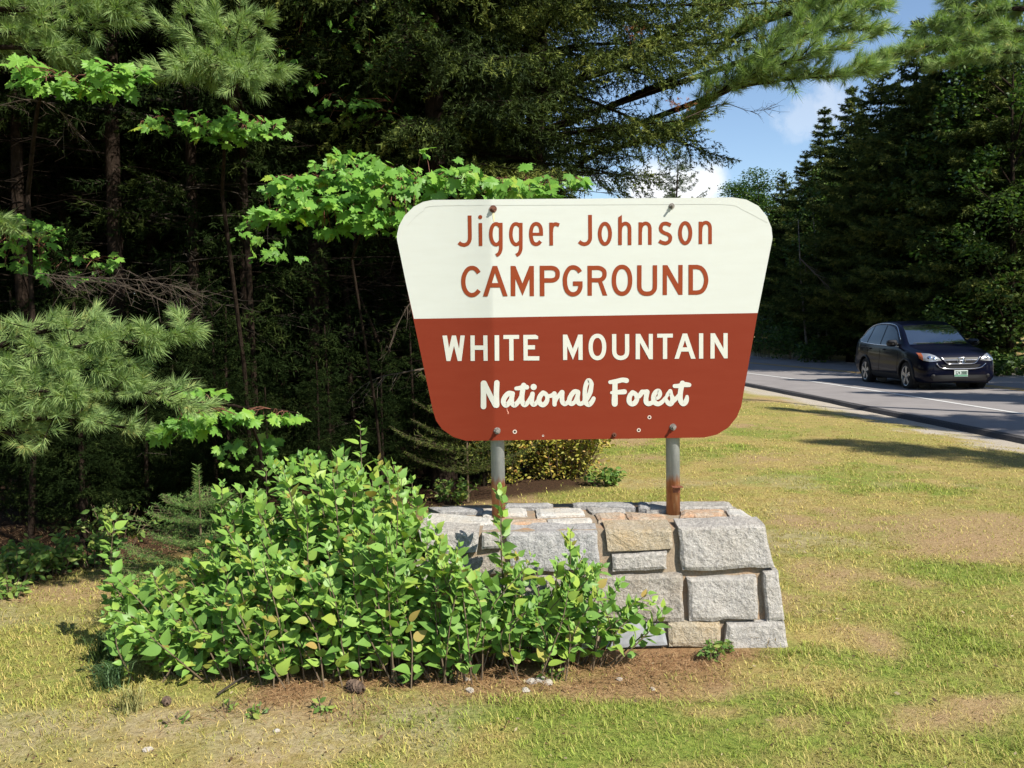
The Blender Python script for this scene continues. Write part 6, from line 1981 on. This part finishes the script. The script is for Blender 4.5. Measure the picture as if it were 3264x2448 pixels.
def grass_tuft(label, base, n, h, seed, cols):
    rs = np.random.RandomState(seed)
    a = rs.rand(n) * 6.28; hh = h * rs.uniform(0.5, 1.1, n); lean = rs.uniform(0.3, 1.0, n) * hh
    b0 = np.stack([rs.normal(size=n) * 0.025, rs.normal(size=n) * 0.025, np.zeros(n)], 1)
    d = np.stack([np.cos(a), np.sin(a), np.zeros(n)], 1)
    pw = np.stack([-np.sin(a), np.cos(a), np.zeros(n)], 1) * 0.0022
    m = b0 + d * lean[:, None] * 0.4 + np.array([[0, 0, 1]]) * hh[:, None] * 0.75
    e = b0 + d * lean[:, None] * 1.1 + np.array([[0, 0, 1]]) * hh[:, None] * 0.85
    v = np.empty((n, 5, 3)); v[:, 0] = b0 - pw; v[:, 1] = b0 + pw; v[:, 2] = m - pw; v[:, 3] = m + pw; v[:, 4] = e
    o = (np.arange(n) * 5)[:, None]
    t = np.concatenate([o + np.array([[0, 1, 3]]), o + np.array([[0, 3, 2]]), o + np.array([[2, 3, 4]])])
    r = rs.rand(n)[:, None]
    col = np.array(cols[0]) * (1 - r) + np.array(cols[1]) * r
    o_ = link('grass_tuft', mesh_np('grass_tuft', v.reshape(-1, 3), t, {'col': np.repeat(col, 5, 0)}, M_grass))
    o_.location = base
    return tag(o_, label, 'grass tuft')
grass_tuft('blue green grass tuft in the shadow left of the lilac', gpt(240, 1490), 130, 0.14, 1, ((0.06, 0.13, 0.05), (0.14, 0.22, 0.09)))
grass_tuft('pale upright grass tuft in front of the lilac left corner', gpt(285, 1535), 60, 0.13, 2, ((0.22, 0.24, 0.08), (0.42, 0.38, 0.16)))
grass_tuft('dark grass tuft at the shaded left side of the lilac', gpt(225, 1430), 110, 0.15, 3, ((0.05, 0.10, 0.03), (0.12, 0.17, 0.05)))
grass_tuft('dry grass tuft against the right end of the stone base', gpt(1650, 1392), 70, 0.06, 4, ((0.30, 0.20, 0.09), (0.45, 0.34, 0.17)))

# ------------------------------------------------------------------ small stones, cones, sticks
M_rock = granite('pale field stone', (0.50, 0.46, 0.39), (0.36, 0.32, 0.27), (0.5, 0.42, 0.3), 0.3)
def pebble(label, base, s, seed, grp=None):
    rs = np.random.RandomState(seed)
    bm = bmesh.new(); bmesh.ops.create_icosphere(bm, subdivisions=2, radius=1.0)
    for v in bm.verts:
        n_ = float(fbm(np.array(v.co) * 1.6 + seed, 3)); v.co = v.co * (1 + 0.5 * n_)
        v.co = Vector((v.co.x * s * 1.2, v.co.y * s, v.co.z * s * 0.65))
    me = bpy.data.meshes.new('pebble'); bm.to_mesh(me); bm.free(); me.materials.append(M_rock)
    o = link('pebble', me); o.location = (base[0], base[1], base[2] + s * 0.2); o.rotation_euler = (0, 0, rs.rand() * 6)
    return tag(o, label, 'stone', grp)
pebs = [(1148, 1475, 0.024, 'pale stone, leftmost of the cluster in front of the wall'), (1168, 1472, 0.028, 'pale angular stone, largest of the cluster in front of the wall'), (1185, 1478, 0.022, 'pale stone, rightmost of the cluster in front of the wall'), (1135, 1492, 0.018, 'flat pale stone just in front of the cluster by the wall'), (1015, 1490, 0.018, 'pale stone on the needles left of the cluster'), (1010, 1465, 0.013, 'small chip of stone above the one left of the cluster'), (1338, 1470, 0.014, 'small pale stone on dry grass below the slate block'), (598, 1580, 0.012, 'tiny white pebble in the dry grass at bottom left'), (320, 1620, 0.016, 'white pebble on the sandy patch at bottom left'), (1410, 1490, 0.012, 'tiny pebble on the lawn below the stone base')]
for i, (vx, vy, s, lab) in enumerate(pebs): pebble(lab, gpt(vx, vy), s, 200 + i)
M_cone = leaf_mat('pine cone scales', [(0, (0.035, 0.022, 0.015)), (1, (0.14, 0.095, 0.065))], 0.8, 0.0)
def cone(label, base, L, rot, seed):
    rs = np.random.RandomState(seed)
    fol = Fol(); n = 130
    for i in range(n):
        s = i / n; a = i * 2.39996
        r = L * 0.20 * math.sin(math.pi * (0.12 + 0.85 * s)) ** 0.7
        c = np.array([L * (s - 0.5), r * 0.45 * math.cos(a), r * 0.45 * math.sin(a)])
        out = np.array([0.55, math.cos(a), math.sin(a)]); out /= np.linalg.norm(out)
        tv = np.cross(out, [1, 0, 0]); tv /= np.linalg.norm(tv)
        w_ = L * 0.07
        v = np.array([c - tv * w_ * 0.3, c + tv * w_ * 0.3, c + out * r * 0.75 + tv * w_, c + out * r * 0.75 - tv * w_, c + out * r * 1.0])
        fol.add(v, np.array([[0, 1, 2], [0, 2, 3], [3, 2, 4]]), np.full(5, rs.rand()))
    o = link('pine_cone', fol.mesh('pine_cone', M_cone)); o.location = (base[0], base[1], base[2] + L * 0.16); o.rotation_euler = (0, 0.1, rot)
    return tag(o, label, 'pine cone')
cone('long dark pine cone lying on the grass edge in front of the lilac', gpt(768, 1493), 0.13, 2.3, 1)
cone('pine cone half hidden on the needles beside a small weed', gpt(880, 1478), 0.10, 0.2, 2)
cone('pine cone on brown needles in front of the left stones', gpt(1210, 1440), 0.10, 0.9, 3)
cone('small brown pine cone under the left part of the lilac', gpt(360, 1520), 0.08, 2.0, 4)
def stick(label, pts, r):
    mb = MB(); mb.tube([Vector(p) for p in catmull(pts, 4)], list(np.linspace(r, r * 0.4, (len(pts) - 1) * 4 + 1)), 6)
    return tag(mb.build('fallen_twig', M_twig), label, 'twig')
a, b_ = gpt(828, 1440), gpt(872, 1490)
stick('thin pale twig lying on the needles in front of the lilac', [(a[0], a[1], 0.05), ((a[0] + b_[0]) / 2, (a[1] + b_[1]) / 2, 0.045), (b_[0], b_[1], 0.015)], 0.004)
a, b_ = gpt(470, 1510), gpt(560, 1462)
stick('crooked stick under the left half of the lilac', [(a[0], a[1], 0.02), ((a[0] + b_[0]) / 2, (a[1] + b_[1]) / 2 - 0.02, 0.04), (b_[0], b_[1], 0.03)], 0.006)
# ------------------------------------------------------------------ forest
def zg(x, y): return float(gz(np.array([x]), np.array([y]))[0])
# hero spruces behind the sign
hero1 = spruce_meshes(13.0, 2.9, 3.3, 101, 0.032, 3, 0.044, 0.0125, 0.40, 8, M_spruce, M_twigd, 0.10, 0.42, 0.25, 0.95, 26, zmax=6.5)
hero2 = spruce_meshes(14.0, 3.1, 3.0, 103, 0.036, 3, 0.044, 0.0120, 0.42, 7, M_spruce, M_twigd, 0.12, 0.40, 0.30, 1.0, 30, zmax=6.5)
place_tree('spruce_tree', hero1, (0.3, 9.6, zg(0.3, 9.6)), 'big spruce whose drooping boughs hang over the sign against the sky', None, 1.0, 0.4)
place_tree('spruce_tree', hero2, (-0.72, 8.75, zg(-.72, 8.75)), 'spruce with its bare trunk foot showing left of the left post', None, 1.0, 2.2)
# mid distance forest, shared meshes
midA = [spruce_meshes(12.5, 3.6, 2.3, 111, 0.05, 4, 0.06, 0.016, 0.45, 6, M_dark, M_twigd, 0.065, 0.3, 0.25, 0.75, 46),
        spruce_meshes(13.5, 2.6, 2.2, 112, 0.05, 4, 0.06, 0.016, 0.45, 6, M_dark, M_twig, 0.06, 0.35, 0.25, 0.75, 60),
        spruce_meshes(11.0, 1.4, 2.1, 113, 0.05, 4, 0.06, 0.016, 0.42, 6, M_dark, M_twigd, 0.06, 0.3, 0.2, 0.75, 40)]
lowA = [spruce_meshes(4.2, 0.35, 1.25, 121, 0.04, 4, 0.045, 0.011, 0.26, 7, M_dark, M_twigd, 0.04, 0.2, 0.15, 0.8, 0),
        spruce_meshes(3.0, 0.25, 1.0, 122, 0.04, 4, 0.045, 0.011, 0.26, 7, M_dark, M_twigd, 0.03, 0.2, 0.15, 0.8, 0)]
lowA = [(a_, b2_, None) for (a_, b2_, c_) in lowA]
edge = [  # trunk (overview x, reference y), Y, mesh, label
 (45, 400, 7.4, 0, 'slim spruce trunk with dead side twigs at the far left'),
 (410, 520, 8.0, 1, 'slender spruce with a pale mottled trunk left of the maple'),
 (488, 420, 9.6, 0, 'dark leaning spruce trunk below the high maple sprays'),
 (600, 500, 9.2, 1, 'thin spruce trunk in shadow midway between the pine crown and the sign'),
 (705, 700, 9.0, 0, 'straight dark spruce trunk behind the maple, left of the sign'),
 (820, 800, 9.6, 1, 'thin spruce with long dead twigs just left of the sign'),
 (250, 600, 8.8, 0, 'dark spruce trunk behind the low pine bough'),
 (150, 500, 9.6, 1, 'shadowed spruce trunk in the left part of the woods'),
]
for i, (vx, vy, Y, k, lab) in enumerate(edge):
    p = vY(vx, vy, Y)
    place_tree('spruce_tree', midA[k], (p.x, Y, zg(p.x, Y)), lab, 'spruces along the left edge of the clearing', 0.9 + 0.05 * (i % 4), i * 1.7)
rs = np.random.RandomState(77)
spots = []
def free(x, y, d):
    return all((x - a) ** 2 + (y - b) ** 2 > d * d for a, b in spots)
DEEP = 'indistinct dark spruce deep in the shaded woods left of the sign'
tries = 0
while len(spots) < 70 and tries < 6000:
    tries += 1
    Y = rs.uniform(9.5, 30); X = rs.uniform(-0.75 * Y - 1, 1.8)
    if forest_sd(np.array(X), np.array(Y)) < 1.4 or not free(X, Y, 1.0 + Y * 0.025): continue
    spots.append((X, Y))
for i, (X, Y) in enumerate(spots):
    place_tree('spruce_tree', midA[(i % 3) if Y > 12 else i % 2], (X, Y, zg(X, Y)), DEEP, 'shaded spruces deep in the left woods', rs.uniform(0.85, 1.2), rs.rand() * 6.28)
LOW = 'young shade grown spruce among the trunks of the left woods'
k = 0; tries = 0
while k < 64 and tries < 3000:
    tries += 1
    Y = rs.uniform(8.2, 18); X = rs.uniform(-0.66 * Y, 1.2)
    if forest_sd(np.array(X), np.array(Y)) < 1.3: continue
    place_tree('spruce_sapling', lowA[k % 2], (X, Y, zg(X, Y)), LOW, 'young spruces under the left woods', rs.uniform(0.6, 1.25), rs.rand() * 6.28)
    k += 1

# white pine over the gap of sky
pine_bough('white_pine', 'white pine whose long bright bough reaches out over the gap of sky', (0.45, 12.3), [
    [(1290, 330, 10.6), (1400, 300, 10.2), (1490, 262, 9.8), (1560, 200, 9.5), (1700, 172, 9.3), (1800, 165, 9.2), (1890, 150, 9.2)],
    [(1560, 200, 9.5), (1650, 130, 9.3), (1740, 80, 9.2), (1850, 30, 9.2)],
    [(1500, 150, 9.8), (1620, 60, 9.5), (1740, 20, 9.4), (1880, -20, 9.4)],
    [(1560, 200, 9.5), (1640, 160, 9.2), (1720, 130, 9.1), (1830, 100, 9.1)],
    [(1450, 60, 10), (1580, 0, 9.8), (1700, -40, 9.7)],
    [(1640, 120, 9.6), (1720, 60, 9.6), (1800, 60, 9.5), (1900, 70, 9.4)],
    [(1700, 30, 9.8), (1790, 0, 9.7), (1900, 20, 9.6)]], 61, 1.5, False, 1.5, 0.14, 13.0, 0.25, 0.5)

# far side of the road
farS = [spruce_meshes(13.5, 0.7, 3.0, 131, 0.09, 4, 0.125, 0.040, 0.55, 8, M_far, M_twigd, 0.13, 0.28, 0.08, 0.7, 0, shape=0.72),
        spruce_meshes(12.0, 1.0, 2.6, 132, 0.09, 4, 0.125, 0.040, 0.55, 8, M_far, M_twigd, 0.11, 0.35, 0.08, 0.7, 16, shape=0.72),
        spruce_meshes(15.0, 1.8, 3.3, 133, 0.09, 4, 0.125, 0.040, 0.6, 8, M_far, M_twigd, 0.15, 0.3, 0.08, 0.7, 30, shape=0.72)]
def broad_meshes(h, R, seed, n, leaf, mat, z0=1.5):
    rs = np.random.RandomState(seed)
    w0, w1, r0_, r1_ = [], [], [], []
    cl = []
    for i in range(46):
        a = rs.rand() * 6.28; zz = rs.uniform(z0, h); u = (zz - z0) / (h - z0)
        rad = R * (math.sin(math.pi * (0.18 + 0.80 * u)) ** 0.6) * math.sqrt(rs.uniform(0.15, 1))
        c = np.array([math.cos(a) * rad, math.sin(a) * rad, zz]); cl.append((c, rs.uniform(0.35, 0.75) * R * 0.42))
        b = np.array([0, 0, max(0.6, zz - rad * 0.8)]); m = (b + c) / 2 + np.array([0, 0, 0.15])
        w0 += [b, m]; w1 += [m, c]; r0_ += [0.035, 0.02]; r1_ += [0.02, 0.006]
    v0, t0 = oval_s
    C_ = []; 
    idx = rs.randint(len(cl), size=n)
    d = rs.normal(size=(n, 3)); d = unit(d) * (rs.rand(n) ** 0.4)[:, None]
    ctr = np.array([c for c, _ in cl])[idx] + d * np.array([s for _, s in cl])[idx][:, None] * np.array([[1.2, 1.2, 0.8]])
    x = unit(rs.normal(size=(n, 3)) * np.array([1, 1, 0.5])); z = unit(rs.normal(size=(n, 3)) * 0.6 + np.array([0.2, -0.2, 0.9]))
    y = unit(np.cross(z, x)); s = leaf * rs.uniform(0.6, 1.3, n)
    quad = np.array([[0, 0], [0.45, 0.3], [1, 0], [0.45, -0.3]])
    v = ctr[:, None] + (x[:, None] * quad[None, :, :1] + y[:, None] * quad[None, :, 1:]) * s[:, None, None]
    o = (np.arange(n) * 4)[:, None]
    t = np.concatenate([o + np.array([[0, 1, 2]]), o + np.array([[0, 2, 3]])])
    crown = mesh_np('crown', v.reshape(-1, 3), t, {'tint': np.repeat(rs.rand(n), 4)}, mat)
    wv, wt, wa = seg_wood(np.array(w0), np.array(w1), np.array(r0_), np.array(r1_), 4)
    return trunk_mesh('trunk', h * 0.9, 0.11, 0.02, rs, M_bark), crown, mesh_np('limbs', wv, wt, None, M_bark)
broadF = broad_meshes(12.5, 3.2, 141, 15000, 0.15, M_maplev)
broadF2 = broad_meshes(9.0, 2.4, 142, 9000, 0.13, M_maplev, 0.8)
M_fardist = leaf_mat('distant pine needles', [(0, (0.045, 0.075, 0.03)), (1, (0.15, 0.18, 0.075))], 0.6, 0.2)
pineF = spruce_meshes(14.0, 3.0, 3.4, 143, 0.13, 4, 0.17, 0.035, 1.0, 5, M_fardist, None, 0.16, -0.05, 0.35, 0.45, 0, shape=0.55)

def topz(vx, vy, Y):           # height of a tree whose top shows at this spot
    return vY(vx, vy, Y)
far = [ # overview x of top, y of top, depth, meshes, native height, label
 (1462, 315, 62, pineF, 14.0, 'lone distant pine standing before the white cloud'),
 (1638, 378, 50, broadF, 12.5, 'light green distant broadleaf tree right of the lone pine'),
 (1692, 372, 48, farS[0], 13.5, 'distant dark spruce just above the right shoulder of the sign'),
 (1600, 400, 58, broadF, 12.5, 'distant broadleaf tree peeping over the top right edge of the sign'),
 (1740, 330, 42, farS[1], 12.0, 'ragged spruce left of the tall pointed one across the road'),
 (1782, 232, 40, farS[1], 12.0, 'tall pointed spruce standing clear against the blue sky'),
 (1840, 185, 36, farS[0], 13.5, 'dense spruce touching the pine bough right of the pointed one'),
 (1905, 110, 33, farS[2], 15.0, 'tall dark spruce above the car'),
 (1985, 40, 31, farS[0], 13.5, 'dark spruce rising right of the car roof'),
 (2060, -30, 30, farS[2], 15.0, 'towering spruce near the right edge of the picture'),
 (2130, 0, 27.5, farS[1], 12.0, 'shaded spruce next to the green tree at the right edge'),
]
for i, (vx, vy, Y, ms, H, lab) in enumerate(far):
    p = vY(vx, vy, Y)
    place_tree('pine_tree' if ms is pineF else ('broadleaf_tree' if ms is broadF else 'spruce_tree'), ms, (p.x, Y, zg(p.x, Y)), lab, None, (p.z - zg(p.x, Y)) / H, i * 2.1, wide=1.25)
p = vY(2175, 300, 25.5)
place_tree('broadleaf_tree', broadF, (p.x + 2.6, 28.5, zg(p.x + 2.6, 28.5)), 'green leafy tree filling the upper right corner', None, 1.15, 1.0)
p = vY(2090, 500, 27.5)
# belt of trees behind the front row, and along the road to the right (they shade the road)
BELT = 'dark conifer in the belt of woods across the road'
belt = []
rs = np.random.RandomState(88)
tries = 0
while len(belt) < 64 and tries < 8000:
    tries += 1
    Y = rs.uniform(22, 75); X = rs.uniform(4, 40)
    ro = float(road_off(np.array(X), np.array(Y)))
    if ro < 9.6 or ro > 30: continue
    if X > 0.60 * Y + 2: continue
    if all((X - a) ** 2 + (Y - b) ** 2 > 2.4 ** 2 for a, b in belt): belt.append((X, Y))
for i, (X, Y) in enumerate(belt):
    m = farS[i % 3]; H = (13.5, 12.0, 15.0)[i % 3]
    # keep the tops below the skyline of the photograph
    vx = (X / Y * FPX + PW / 2) / V
    lim = np.interp(vx, [1300, 1560, 1640, 1700, 1780, 1840, 1900, 2000, 2100, 2212], [440, 440, 425, 420, 330, 260, 190, 90, 0, -40])
    hz_ = vY(vx, lim, Y).z
    h = min(H * rs.uniform(0.85, 1.1), max(3.5, hz_ * rs.uniform(0.86, 1.0)))
    place_tree('spruce_tree', m, (X, Y, zg(X, Y)), BELT, 'conifers across the road', h / H, rs.rand() * 6.28, wide=rs.uniform(1.1, 1.5))
# trees out of frame to the right: their shadows fall across the road and lawn
SH = 'roadside conifer beyond the right edge whose shadow crosses the road'
for i, (X, Y, k, h) in enumerate(((17.3, 20.5, 0, 11.0), (17.6, 16.6, 1, 11.0), (16.9, 12.4, 2, 12.0), (15.4, 7.0, 2, 14.2), (17.4, 4.4, 2, 12.0), (15.0, 1.8, 2, 14.8), (16.8, -1.2, 1, 12.0), (17.5, -4.5, 2, 12.5), (18.8, 15.5, 2, 14.5), (19.4, 9.5, 0, 14.5), (18.9, 3.4, 1, 14.0))):
    place_tree('spruce_tree', farS[k], (X, Y, zg(X, Y)), SH, 'roadside conifers beyond the right edge', h / (13.5, 12.0, 15.0)[k], i * 1.3)
# roadside undergrowth across the road
rs = np.random.RandomState(91)
for i, (vx, vy, Y, R, h, lab) in enumerate(((1660, 770, 41, 1.3, 2.6, 'leafy bush across the road beside the right edge of the sign'), (1705, 772, 39, 1.2, 1.9, 'roadside bush across the road left of the car'), (1760, 775, 36, 1.0, 1.2, 'low dark roadside growth behind the car'), (1640, 768, 44, 1.2, 3.0, 'tall pale leafed bush seen just past the sign edge'), (2170, 800, 25.5, 1.0, 0.9, 'low roadside growth right of the car'))):
    p = vY(vx, vy, Y)
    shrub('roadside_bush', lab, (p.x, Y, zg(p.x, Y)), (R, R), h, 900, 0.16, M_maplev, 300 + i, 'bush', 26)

# pale slim trunks among the dark woods across the road
for i, (vx, Y, h, lab) in enumerate(((1745, 37, 6, 'thin white birch trunk in the woods left of the car'), (1772, 38, 7, 'second thin white birch trunk left of the car'), (1787, 39, 6, 'third white birch trunk closest to the car'), (1985, 33, 6, 'pale trunk behind the car roof'), (2195, 28, 5, 'pale trunk at the right edge behind the road'))):
    p = vY(vx, 760, Y)
    t = empty('birch_tree', (p.x, Y, zg(p.x, Y))); tag(t, lab, 'tree')
    rs2 = np.random.RandomState(400 + i)
    link('trunk', trunk_mesh('trunk', h, 0.06, 0.02, rs2, M_barkp, (rs2.normal() * 0.4, 0), 8, 10, 1.1), t)
    me = broad_meshes(h + 1.2, 1.0, 410 + i, 700, 0.14, M_maplev, h * 0.65)[1]
    o = link('crown', me, t); o['kind'] = 'stuff'

# woods beyond the left edge of the frame
OUT = 'edge spruce of the woods beyond the left side of the picture'
for i, (X, Y) in enumerate(((-6.3, 4.6), (-7.6, 6.6), (-8.4, 3.2), (-9.8, 5.4), (-10.2, 1.2), (-12.5, 3.5), (-11.8, 7.5), (-14, 0.0))):
    place_tree('spruce_tree', midA[i % 3], (X, Y, zg(X, Y)), OUT, 'woods beyond the left edge', 1.0 + 0.05 * (i % 3), i * 2.3)

# left side of the road further on, behind the sign
FARL = 'conifer on the left side of the road far behind the sign'
rs = np.random.RandomState(95)
fl_ = []
tries = 0
while len(fl_) < 18 and tries < 4000:
    tries += 1
    Y = rs.uniform(30, 66); X = rs.uniform(-22, 2)
    sdv = float(forest_sd(np.array(X), np.array(Y)))
    if sdv < 1.5 or sdv > 9 or float(road_off(np.array(X), np.array(Y))) > -5: continue
    if all((X - a) ** 2 + (Y - b) ** 2 > 2.6 ** 2 for a, b in fl_): fl_.append((X, Y))
for i, (X, Y) in enumerate(fl_):
    place_tree('spruce_tree', farS[i % 3], (X, Y, zg(X, Y)), FARL, 'conifers left of the road behind the sign', rs.uniform(0.85, 1.1), rs.rand() * 6.28)

# ------------------------------------------------------------------ dead branches
M_deadw = plain('weathered dead wood', (0.095, 0.075, 0.058), 0.95, 0, 0.05)
def attach(o, at_):
    """hang a piece on the nearest spruce"""
    best = min((t for t in C.objects if t.parent is None and t.name.startswith('spruce_tree')), key=lambda t: (t.location.x - at_.x) ** 2 + (t.location.y - at_.y) ** 2)
    o.parent = best
    o.matrix_parent_inverse = Matrix.LocRotScale(best.location, best.rotation_euler.to_quaternion(), best.scale).inverted()
def dead_branch(name, label, pts, seed, n, sub, r=0.0036, hang=0.3):
    rs = np.random.RandomState(seed)
    P = [Vector(p) for p in catmull([vY(*q) for q in pts], 8)]
    base = P[0].copy()
    mb = MB(); mb.tube([p - base for p in P], list(np.linspace(r, 0.0015, len(P))), 6)
    t = mb.build(name, M_deadw); t.location = base; t['label'] = label
    attach(t, base)
    mb = MB()
    for i in range(n):
        q = rs.uniform(0.05, 0.98) * (len(P) - 1); a = min(int(q), len(P) - 2)
        p = P[a].lerp(P[a + 1], q - a); d = (P[a + 1] - P[a]).normalized()
        l = sub * rs.uniform(0.25, 1.0)
        e1 = p + (d * 0.8 + Vector((rs.normal() * 0.3, rs.normal() * 0.7, rs.normal() * 0.45 - hang))).normalized() * l * 0.55
        e2 = e1 + (d + Vector((rs.normal() * 0.5, rs.normal() * 0.6, rs.normal() * 0.45 - hang))).normalized() * l * 0.45
        mb.tube([p - base, e1 - base, e2 - base], [r * 0.42, r * 0.28, 0.0008], 4)
        for k in range(2):
            e3 = e1 + Vector((rs.normal(), rs.normal(), rs.normal() - hang)) * l * 0.2
            mb.tube([e1 - base, e3 - base], [r * 0.22, 0.0007], 3)
    o = mb.build('twigs', M_deadw, t); o['kind'] = 'stuff'
dead_branch('dead_branch', 'tangle of bare reddish dead branches above the low pine bough', [(80, 590, 6.1), (180, 600, 6.0), (300, 605, 5.9), (415, 625, 5.9)], 1, 60, 0.42)
dead_branch('dead_branch', 'second dead branch drooping with fine twigs under the tangle', [(110, 600, 6.2), (250, 615, 6.1), (350, 650, 6.0), (410, 690, 6.0)], 2, 30, 0.32)
dead_branch('dead_branch', 'single pale dead limb reaching left from behind the sign edge', [(925, 795, 6.6), (870, 805, 6.5), (820, 815, 6.5), (780, 835, 6.4)], 3, 12, 0.30, 0.008, 0.8)
dead_branch('dead_branch', 'bare crooked twigs hanging left of the sign corner', [(930, 620, 6.6), (890, 650, 6.5), (860, 700, 6.5), (845, 740, 6.5)], 4, 16, 0.30, 0.006, 0.3)
dead_branch('dead_branch', 'bare pale twigs in the upper left below the maple spray', [(-10, 230, 6.0), (70, 215, 5.9), (130, 240, 5.9), (160, 290, 5.9)], 5, 22, 0.3)
dead_branch('dead_branch', 'leafless curved twig dangling against the blue sky', [(1480, 255, 9.4), (1560, 225, 9.4), (1620, 240, 9.3), (1665, 235, 9.3)], 6, 16, 0.3, 0.006, 0.1)
dead_branch('dead_branch', 'thin pale dead branch in the dark woods across the road', [(1730, 560, 33), (1780, 610, 32.5), (1830, 655, 32)], 7, 10, 0.9, 0.03, 0.1)
dead_branch('dead_branch', 'pale dead branch among the dark trees above the car', [(2010, 650, 28), (2050, 620, 27.8), (2090, 605, 27.6)], 8, 8, 0.7, 0.025, 0.1)
def dead_spray(label, vx, vy, Y, R, n, seed):
    rs = np.random.RandomState(seed)
    c = vY(vx, vy, Y)
    P0 = rs.normal(size=(n, 3)) * np.array([R, R * 0.6, R * 0.35]); P1 = P0 + unit(rs.normal(size=(n, 3)) + np.array([0.6, 0, -0.5])) * 0.09
    v, t, a = needles_along(P0, P1, rs, 0.012, 2, 0.035, 0.007, 0.8, (0, 1))
    f = Fol(); f.add(v, t, a)
    o = link('dead_spray', f.mesh('dead_spray', M_deadn)); o.location = c
    o['label'] = label; attach(o, c)
dead_spray('rusty orange dead spray on the spruce bough against the sky', 1466, 222, 9.0, 0.06, 14, 1)
dead_spray('small rusty dead spray high in the dark spruce', 1366, 68, 8.8, 0.045, 10, 2)
dead_spray('dull red brown dead foliage on a dark tree near the right edge', 2125, 668, 27.5, 0.45, 120, 3)

# spruces added with crowns out of view to shade the left woods
shade_canopy = spruce_meshes(12.0, 5.3, 3.1, 151, 0.06, 4, 0.07, 0.020, 0.42, 8, M_dark, M_twigd, 0.07, 0.25, 0.15, 0.8, 30)
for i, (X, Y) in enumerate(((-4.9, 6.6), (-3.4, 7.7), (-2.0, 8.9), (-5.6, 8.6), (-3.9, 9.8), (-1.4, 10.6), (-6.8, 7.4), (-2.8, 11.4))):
    place_tree('spruce_tree', shade_canopy, (X, Y, zg(X, Y)), 'tall spruce added to shade the left woods, its crown out of view', 'spruces added to shade the left woods', 1.0 + 0.04 * (i % 3), i * 1.1)
rs = np.random.RandomState(97)
k = 0; tries = 0
while k < 34 and tries < 3000:
    tries += 1
    Y = rs.uniform(6.4, 9.6); X = rs.uniform(-0.62 * Y, 0.4)
    sdv = float(forest_sd(np.array(X), np.array(Y)))
    if sdv < 0.75 or sdv > 2.6: continue
    place_tree('spruce_sapling', lowA[k % 2], (X, Y, zg(X, Y)), LOW, 'young spruces under the left woods', rs.uniform(0.35, 0.65), rs.rand() * 6.28)
    k += 1
pine_bough('white_pine', 'olive toned pine boughs reaching in from the right across the top corner', (9.6, 14.5), [
    [(2260, 60, 14.0), (2150, 70, 13.8), (2040, 95, 13.6), (1960, 110, 13.5), (1890, 140, 13.5)],
    [(2260, 20, 14.0), (2160, 20, 13.8), (2080, 40, 13.6), (2000, 60, 13.5)],
    [(2260, 110, 14.0), (2180, 110, 13.8), (2100, 125, 13.6), (2030, 140, 13.5)],
    [(2260, -30, 14.0), (2150, -20, 13.8), (2060, 0, 13.6)]], 63, 1.0, False, 2.0, 0.12, 12.0, 0.15, 0.6)

p = vY(2188, 400, 26.5)
place_tree('broadleaf_tree', broadF2, (p.x, 26.5, zg(p.x, 26.5)), 'leafy green young tree at the right edge above the road', None, 1.1, 2.0)
# bits of leaf and bark lying on the lawn
def lawn_litter():
    rs = np.random.RandomState(71)
    n = 1500
    y = 3.0 + 7.5 * rs.rand(n) ** 1.3; x = rs.uniform(-0.6, 0.6, n) * y
    k = forest_sd(x, y) < 0
    k &= ~((x > -0.9) & (x < 1.45) & (y > 4.2) & (y < 5.2))
    x, y = x[k], y[k]; n = len(x)
    s = rs.uniform(0.004, 0.014, n)
    a = rs.rand(n) * 6.28
    c = np.stack([x, y, gz(x, y) + 0.012 + 0.012 * rs.rand(n)], 1)
    u = np.stack([np.cos(a), np.sin(a), rs.normal(size=n) * 0.3], 1) * s[:, None]; v_ = np.stack([-np.sin(a), np.cos(a), rs.normal(size=n) * 0.4], 1) * (s * 0.45)[:, None]
    v = np.stack([c - u, c + v_, c + u * 1.1, c - v_], 1)
    o = (np.arange(n) * 4)[:, None]
    t = np.concatenate([o + np.array([[0, 1, 2]]), o + np.array([[0, 2, 3]])])
    r = rs.rand(n)[:, None]
    col = np.where(rs.rand(n)[:, None] < 0.7, np.array([[0.11, 0.065, 0.035]]) * (0.6 + r), np.array([[0.45, 0.36, 0.22]]) * (0.7 + 0.5 * r))
    tag(link('lawn_litter', mesh_np('lawn_litter', v.reshape(-1, 3), t, {'col': np.repeat(col, 4, 0)}, M_grass)), 'scattered bits of dead leaf and bark on the lawn', 'litter', None, 'stuff')
lawn_litter()
# woods closing the far end of the road
rs = np.random.RandomState(99)
fe = []
tries = 0
while len(fe) < 22 and tries < 4000:
    tries += 1
    X = rs.uniform(-34, 14); Y = rs.uniform(74, 104)
    ro = float(road_off(np.array(X), np.array(Y)))
    if ro < 11: continue
    if all((X - a) ** 2 + (Y - b) ** 2 > 3.2 ** 2 for a, b in fe): fe.append((X, Y))
for i, (X, Y) in enumerate(fe):
    place_tree('spruce_tree', farS[i % 3], (X, Y, zg(X, Y)), 'distant conifer where the road bends out of sight', 'conifers at the far bend of the road', rs.uniform(0.75, 1.0), rs.rand() * 6.28, wide=1.4)
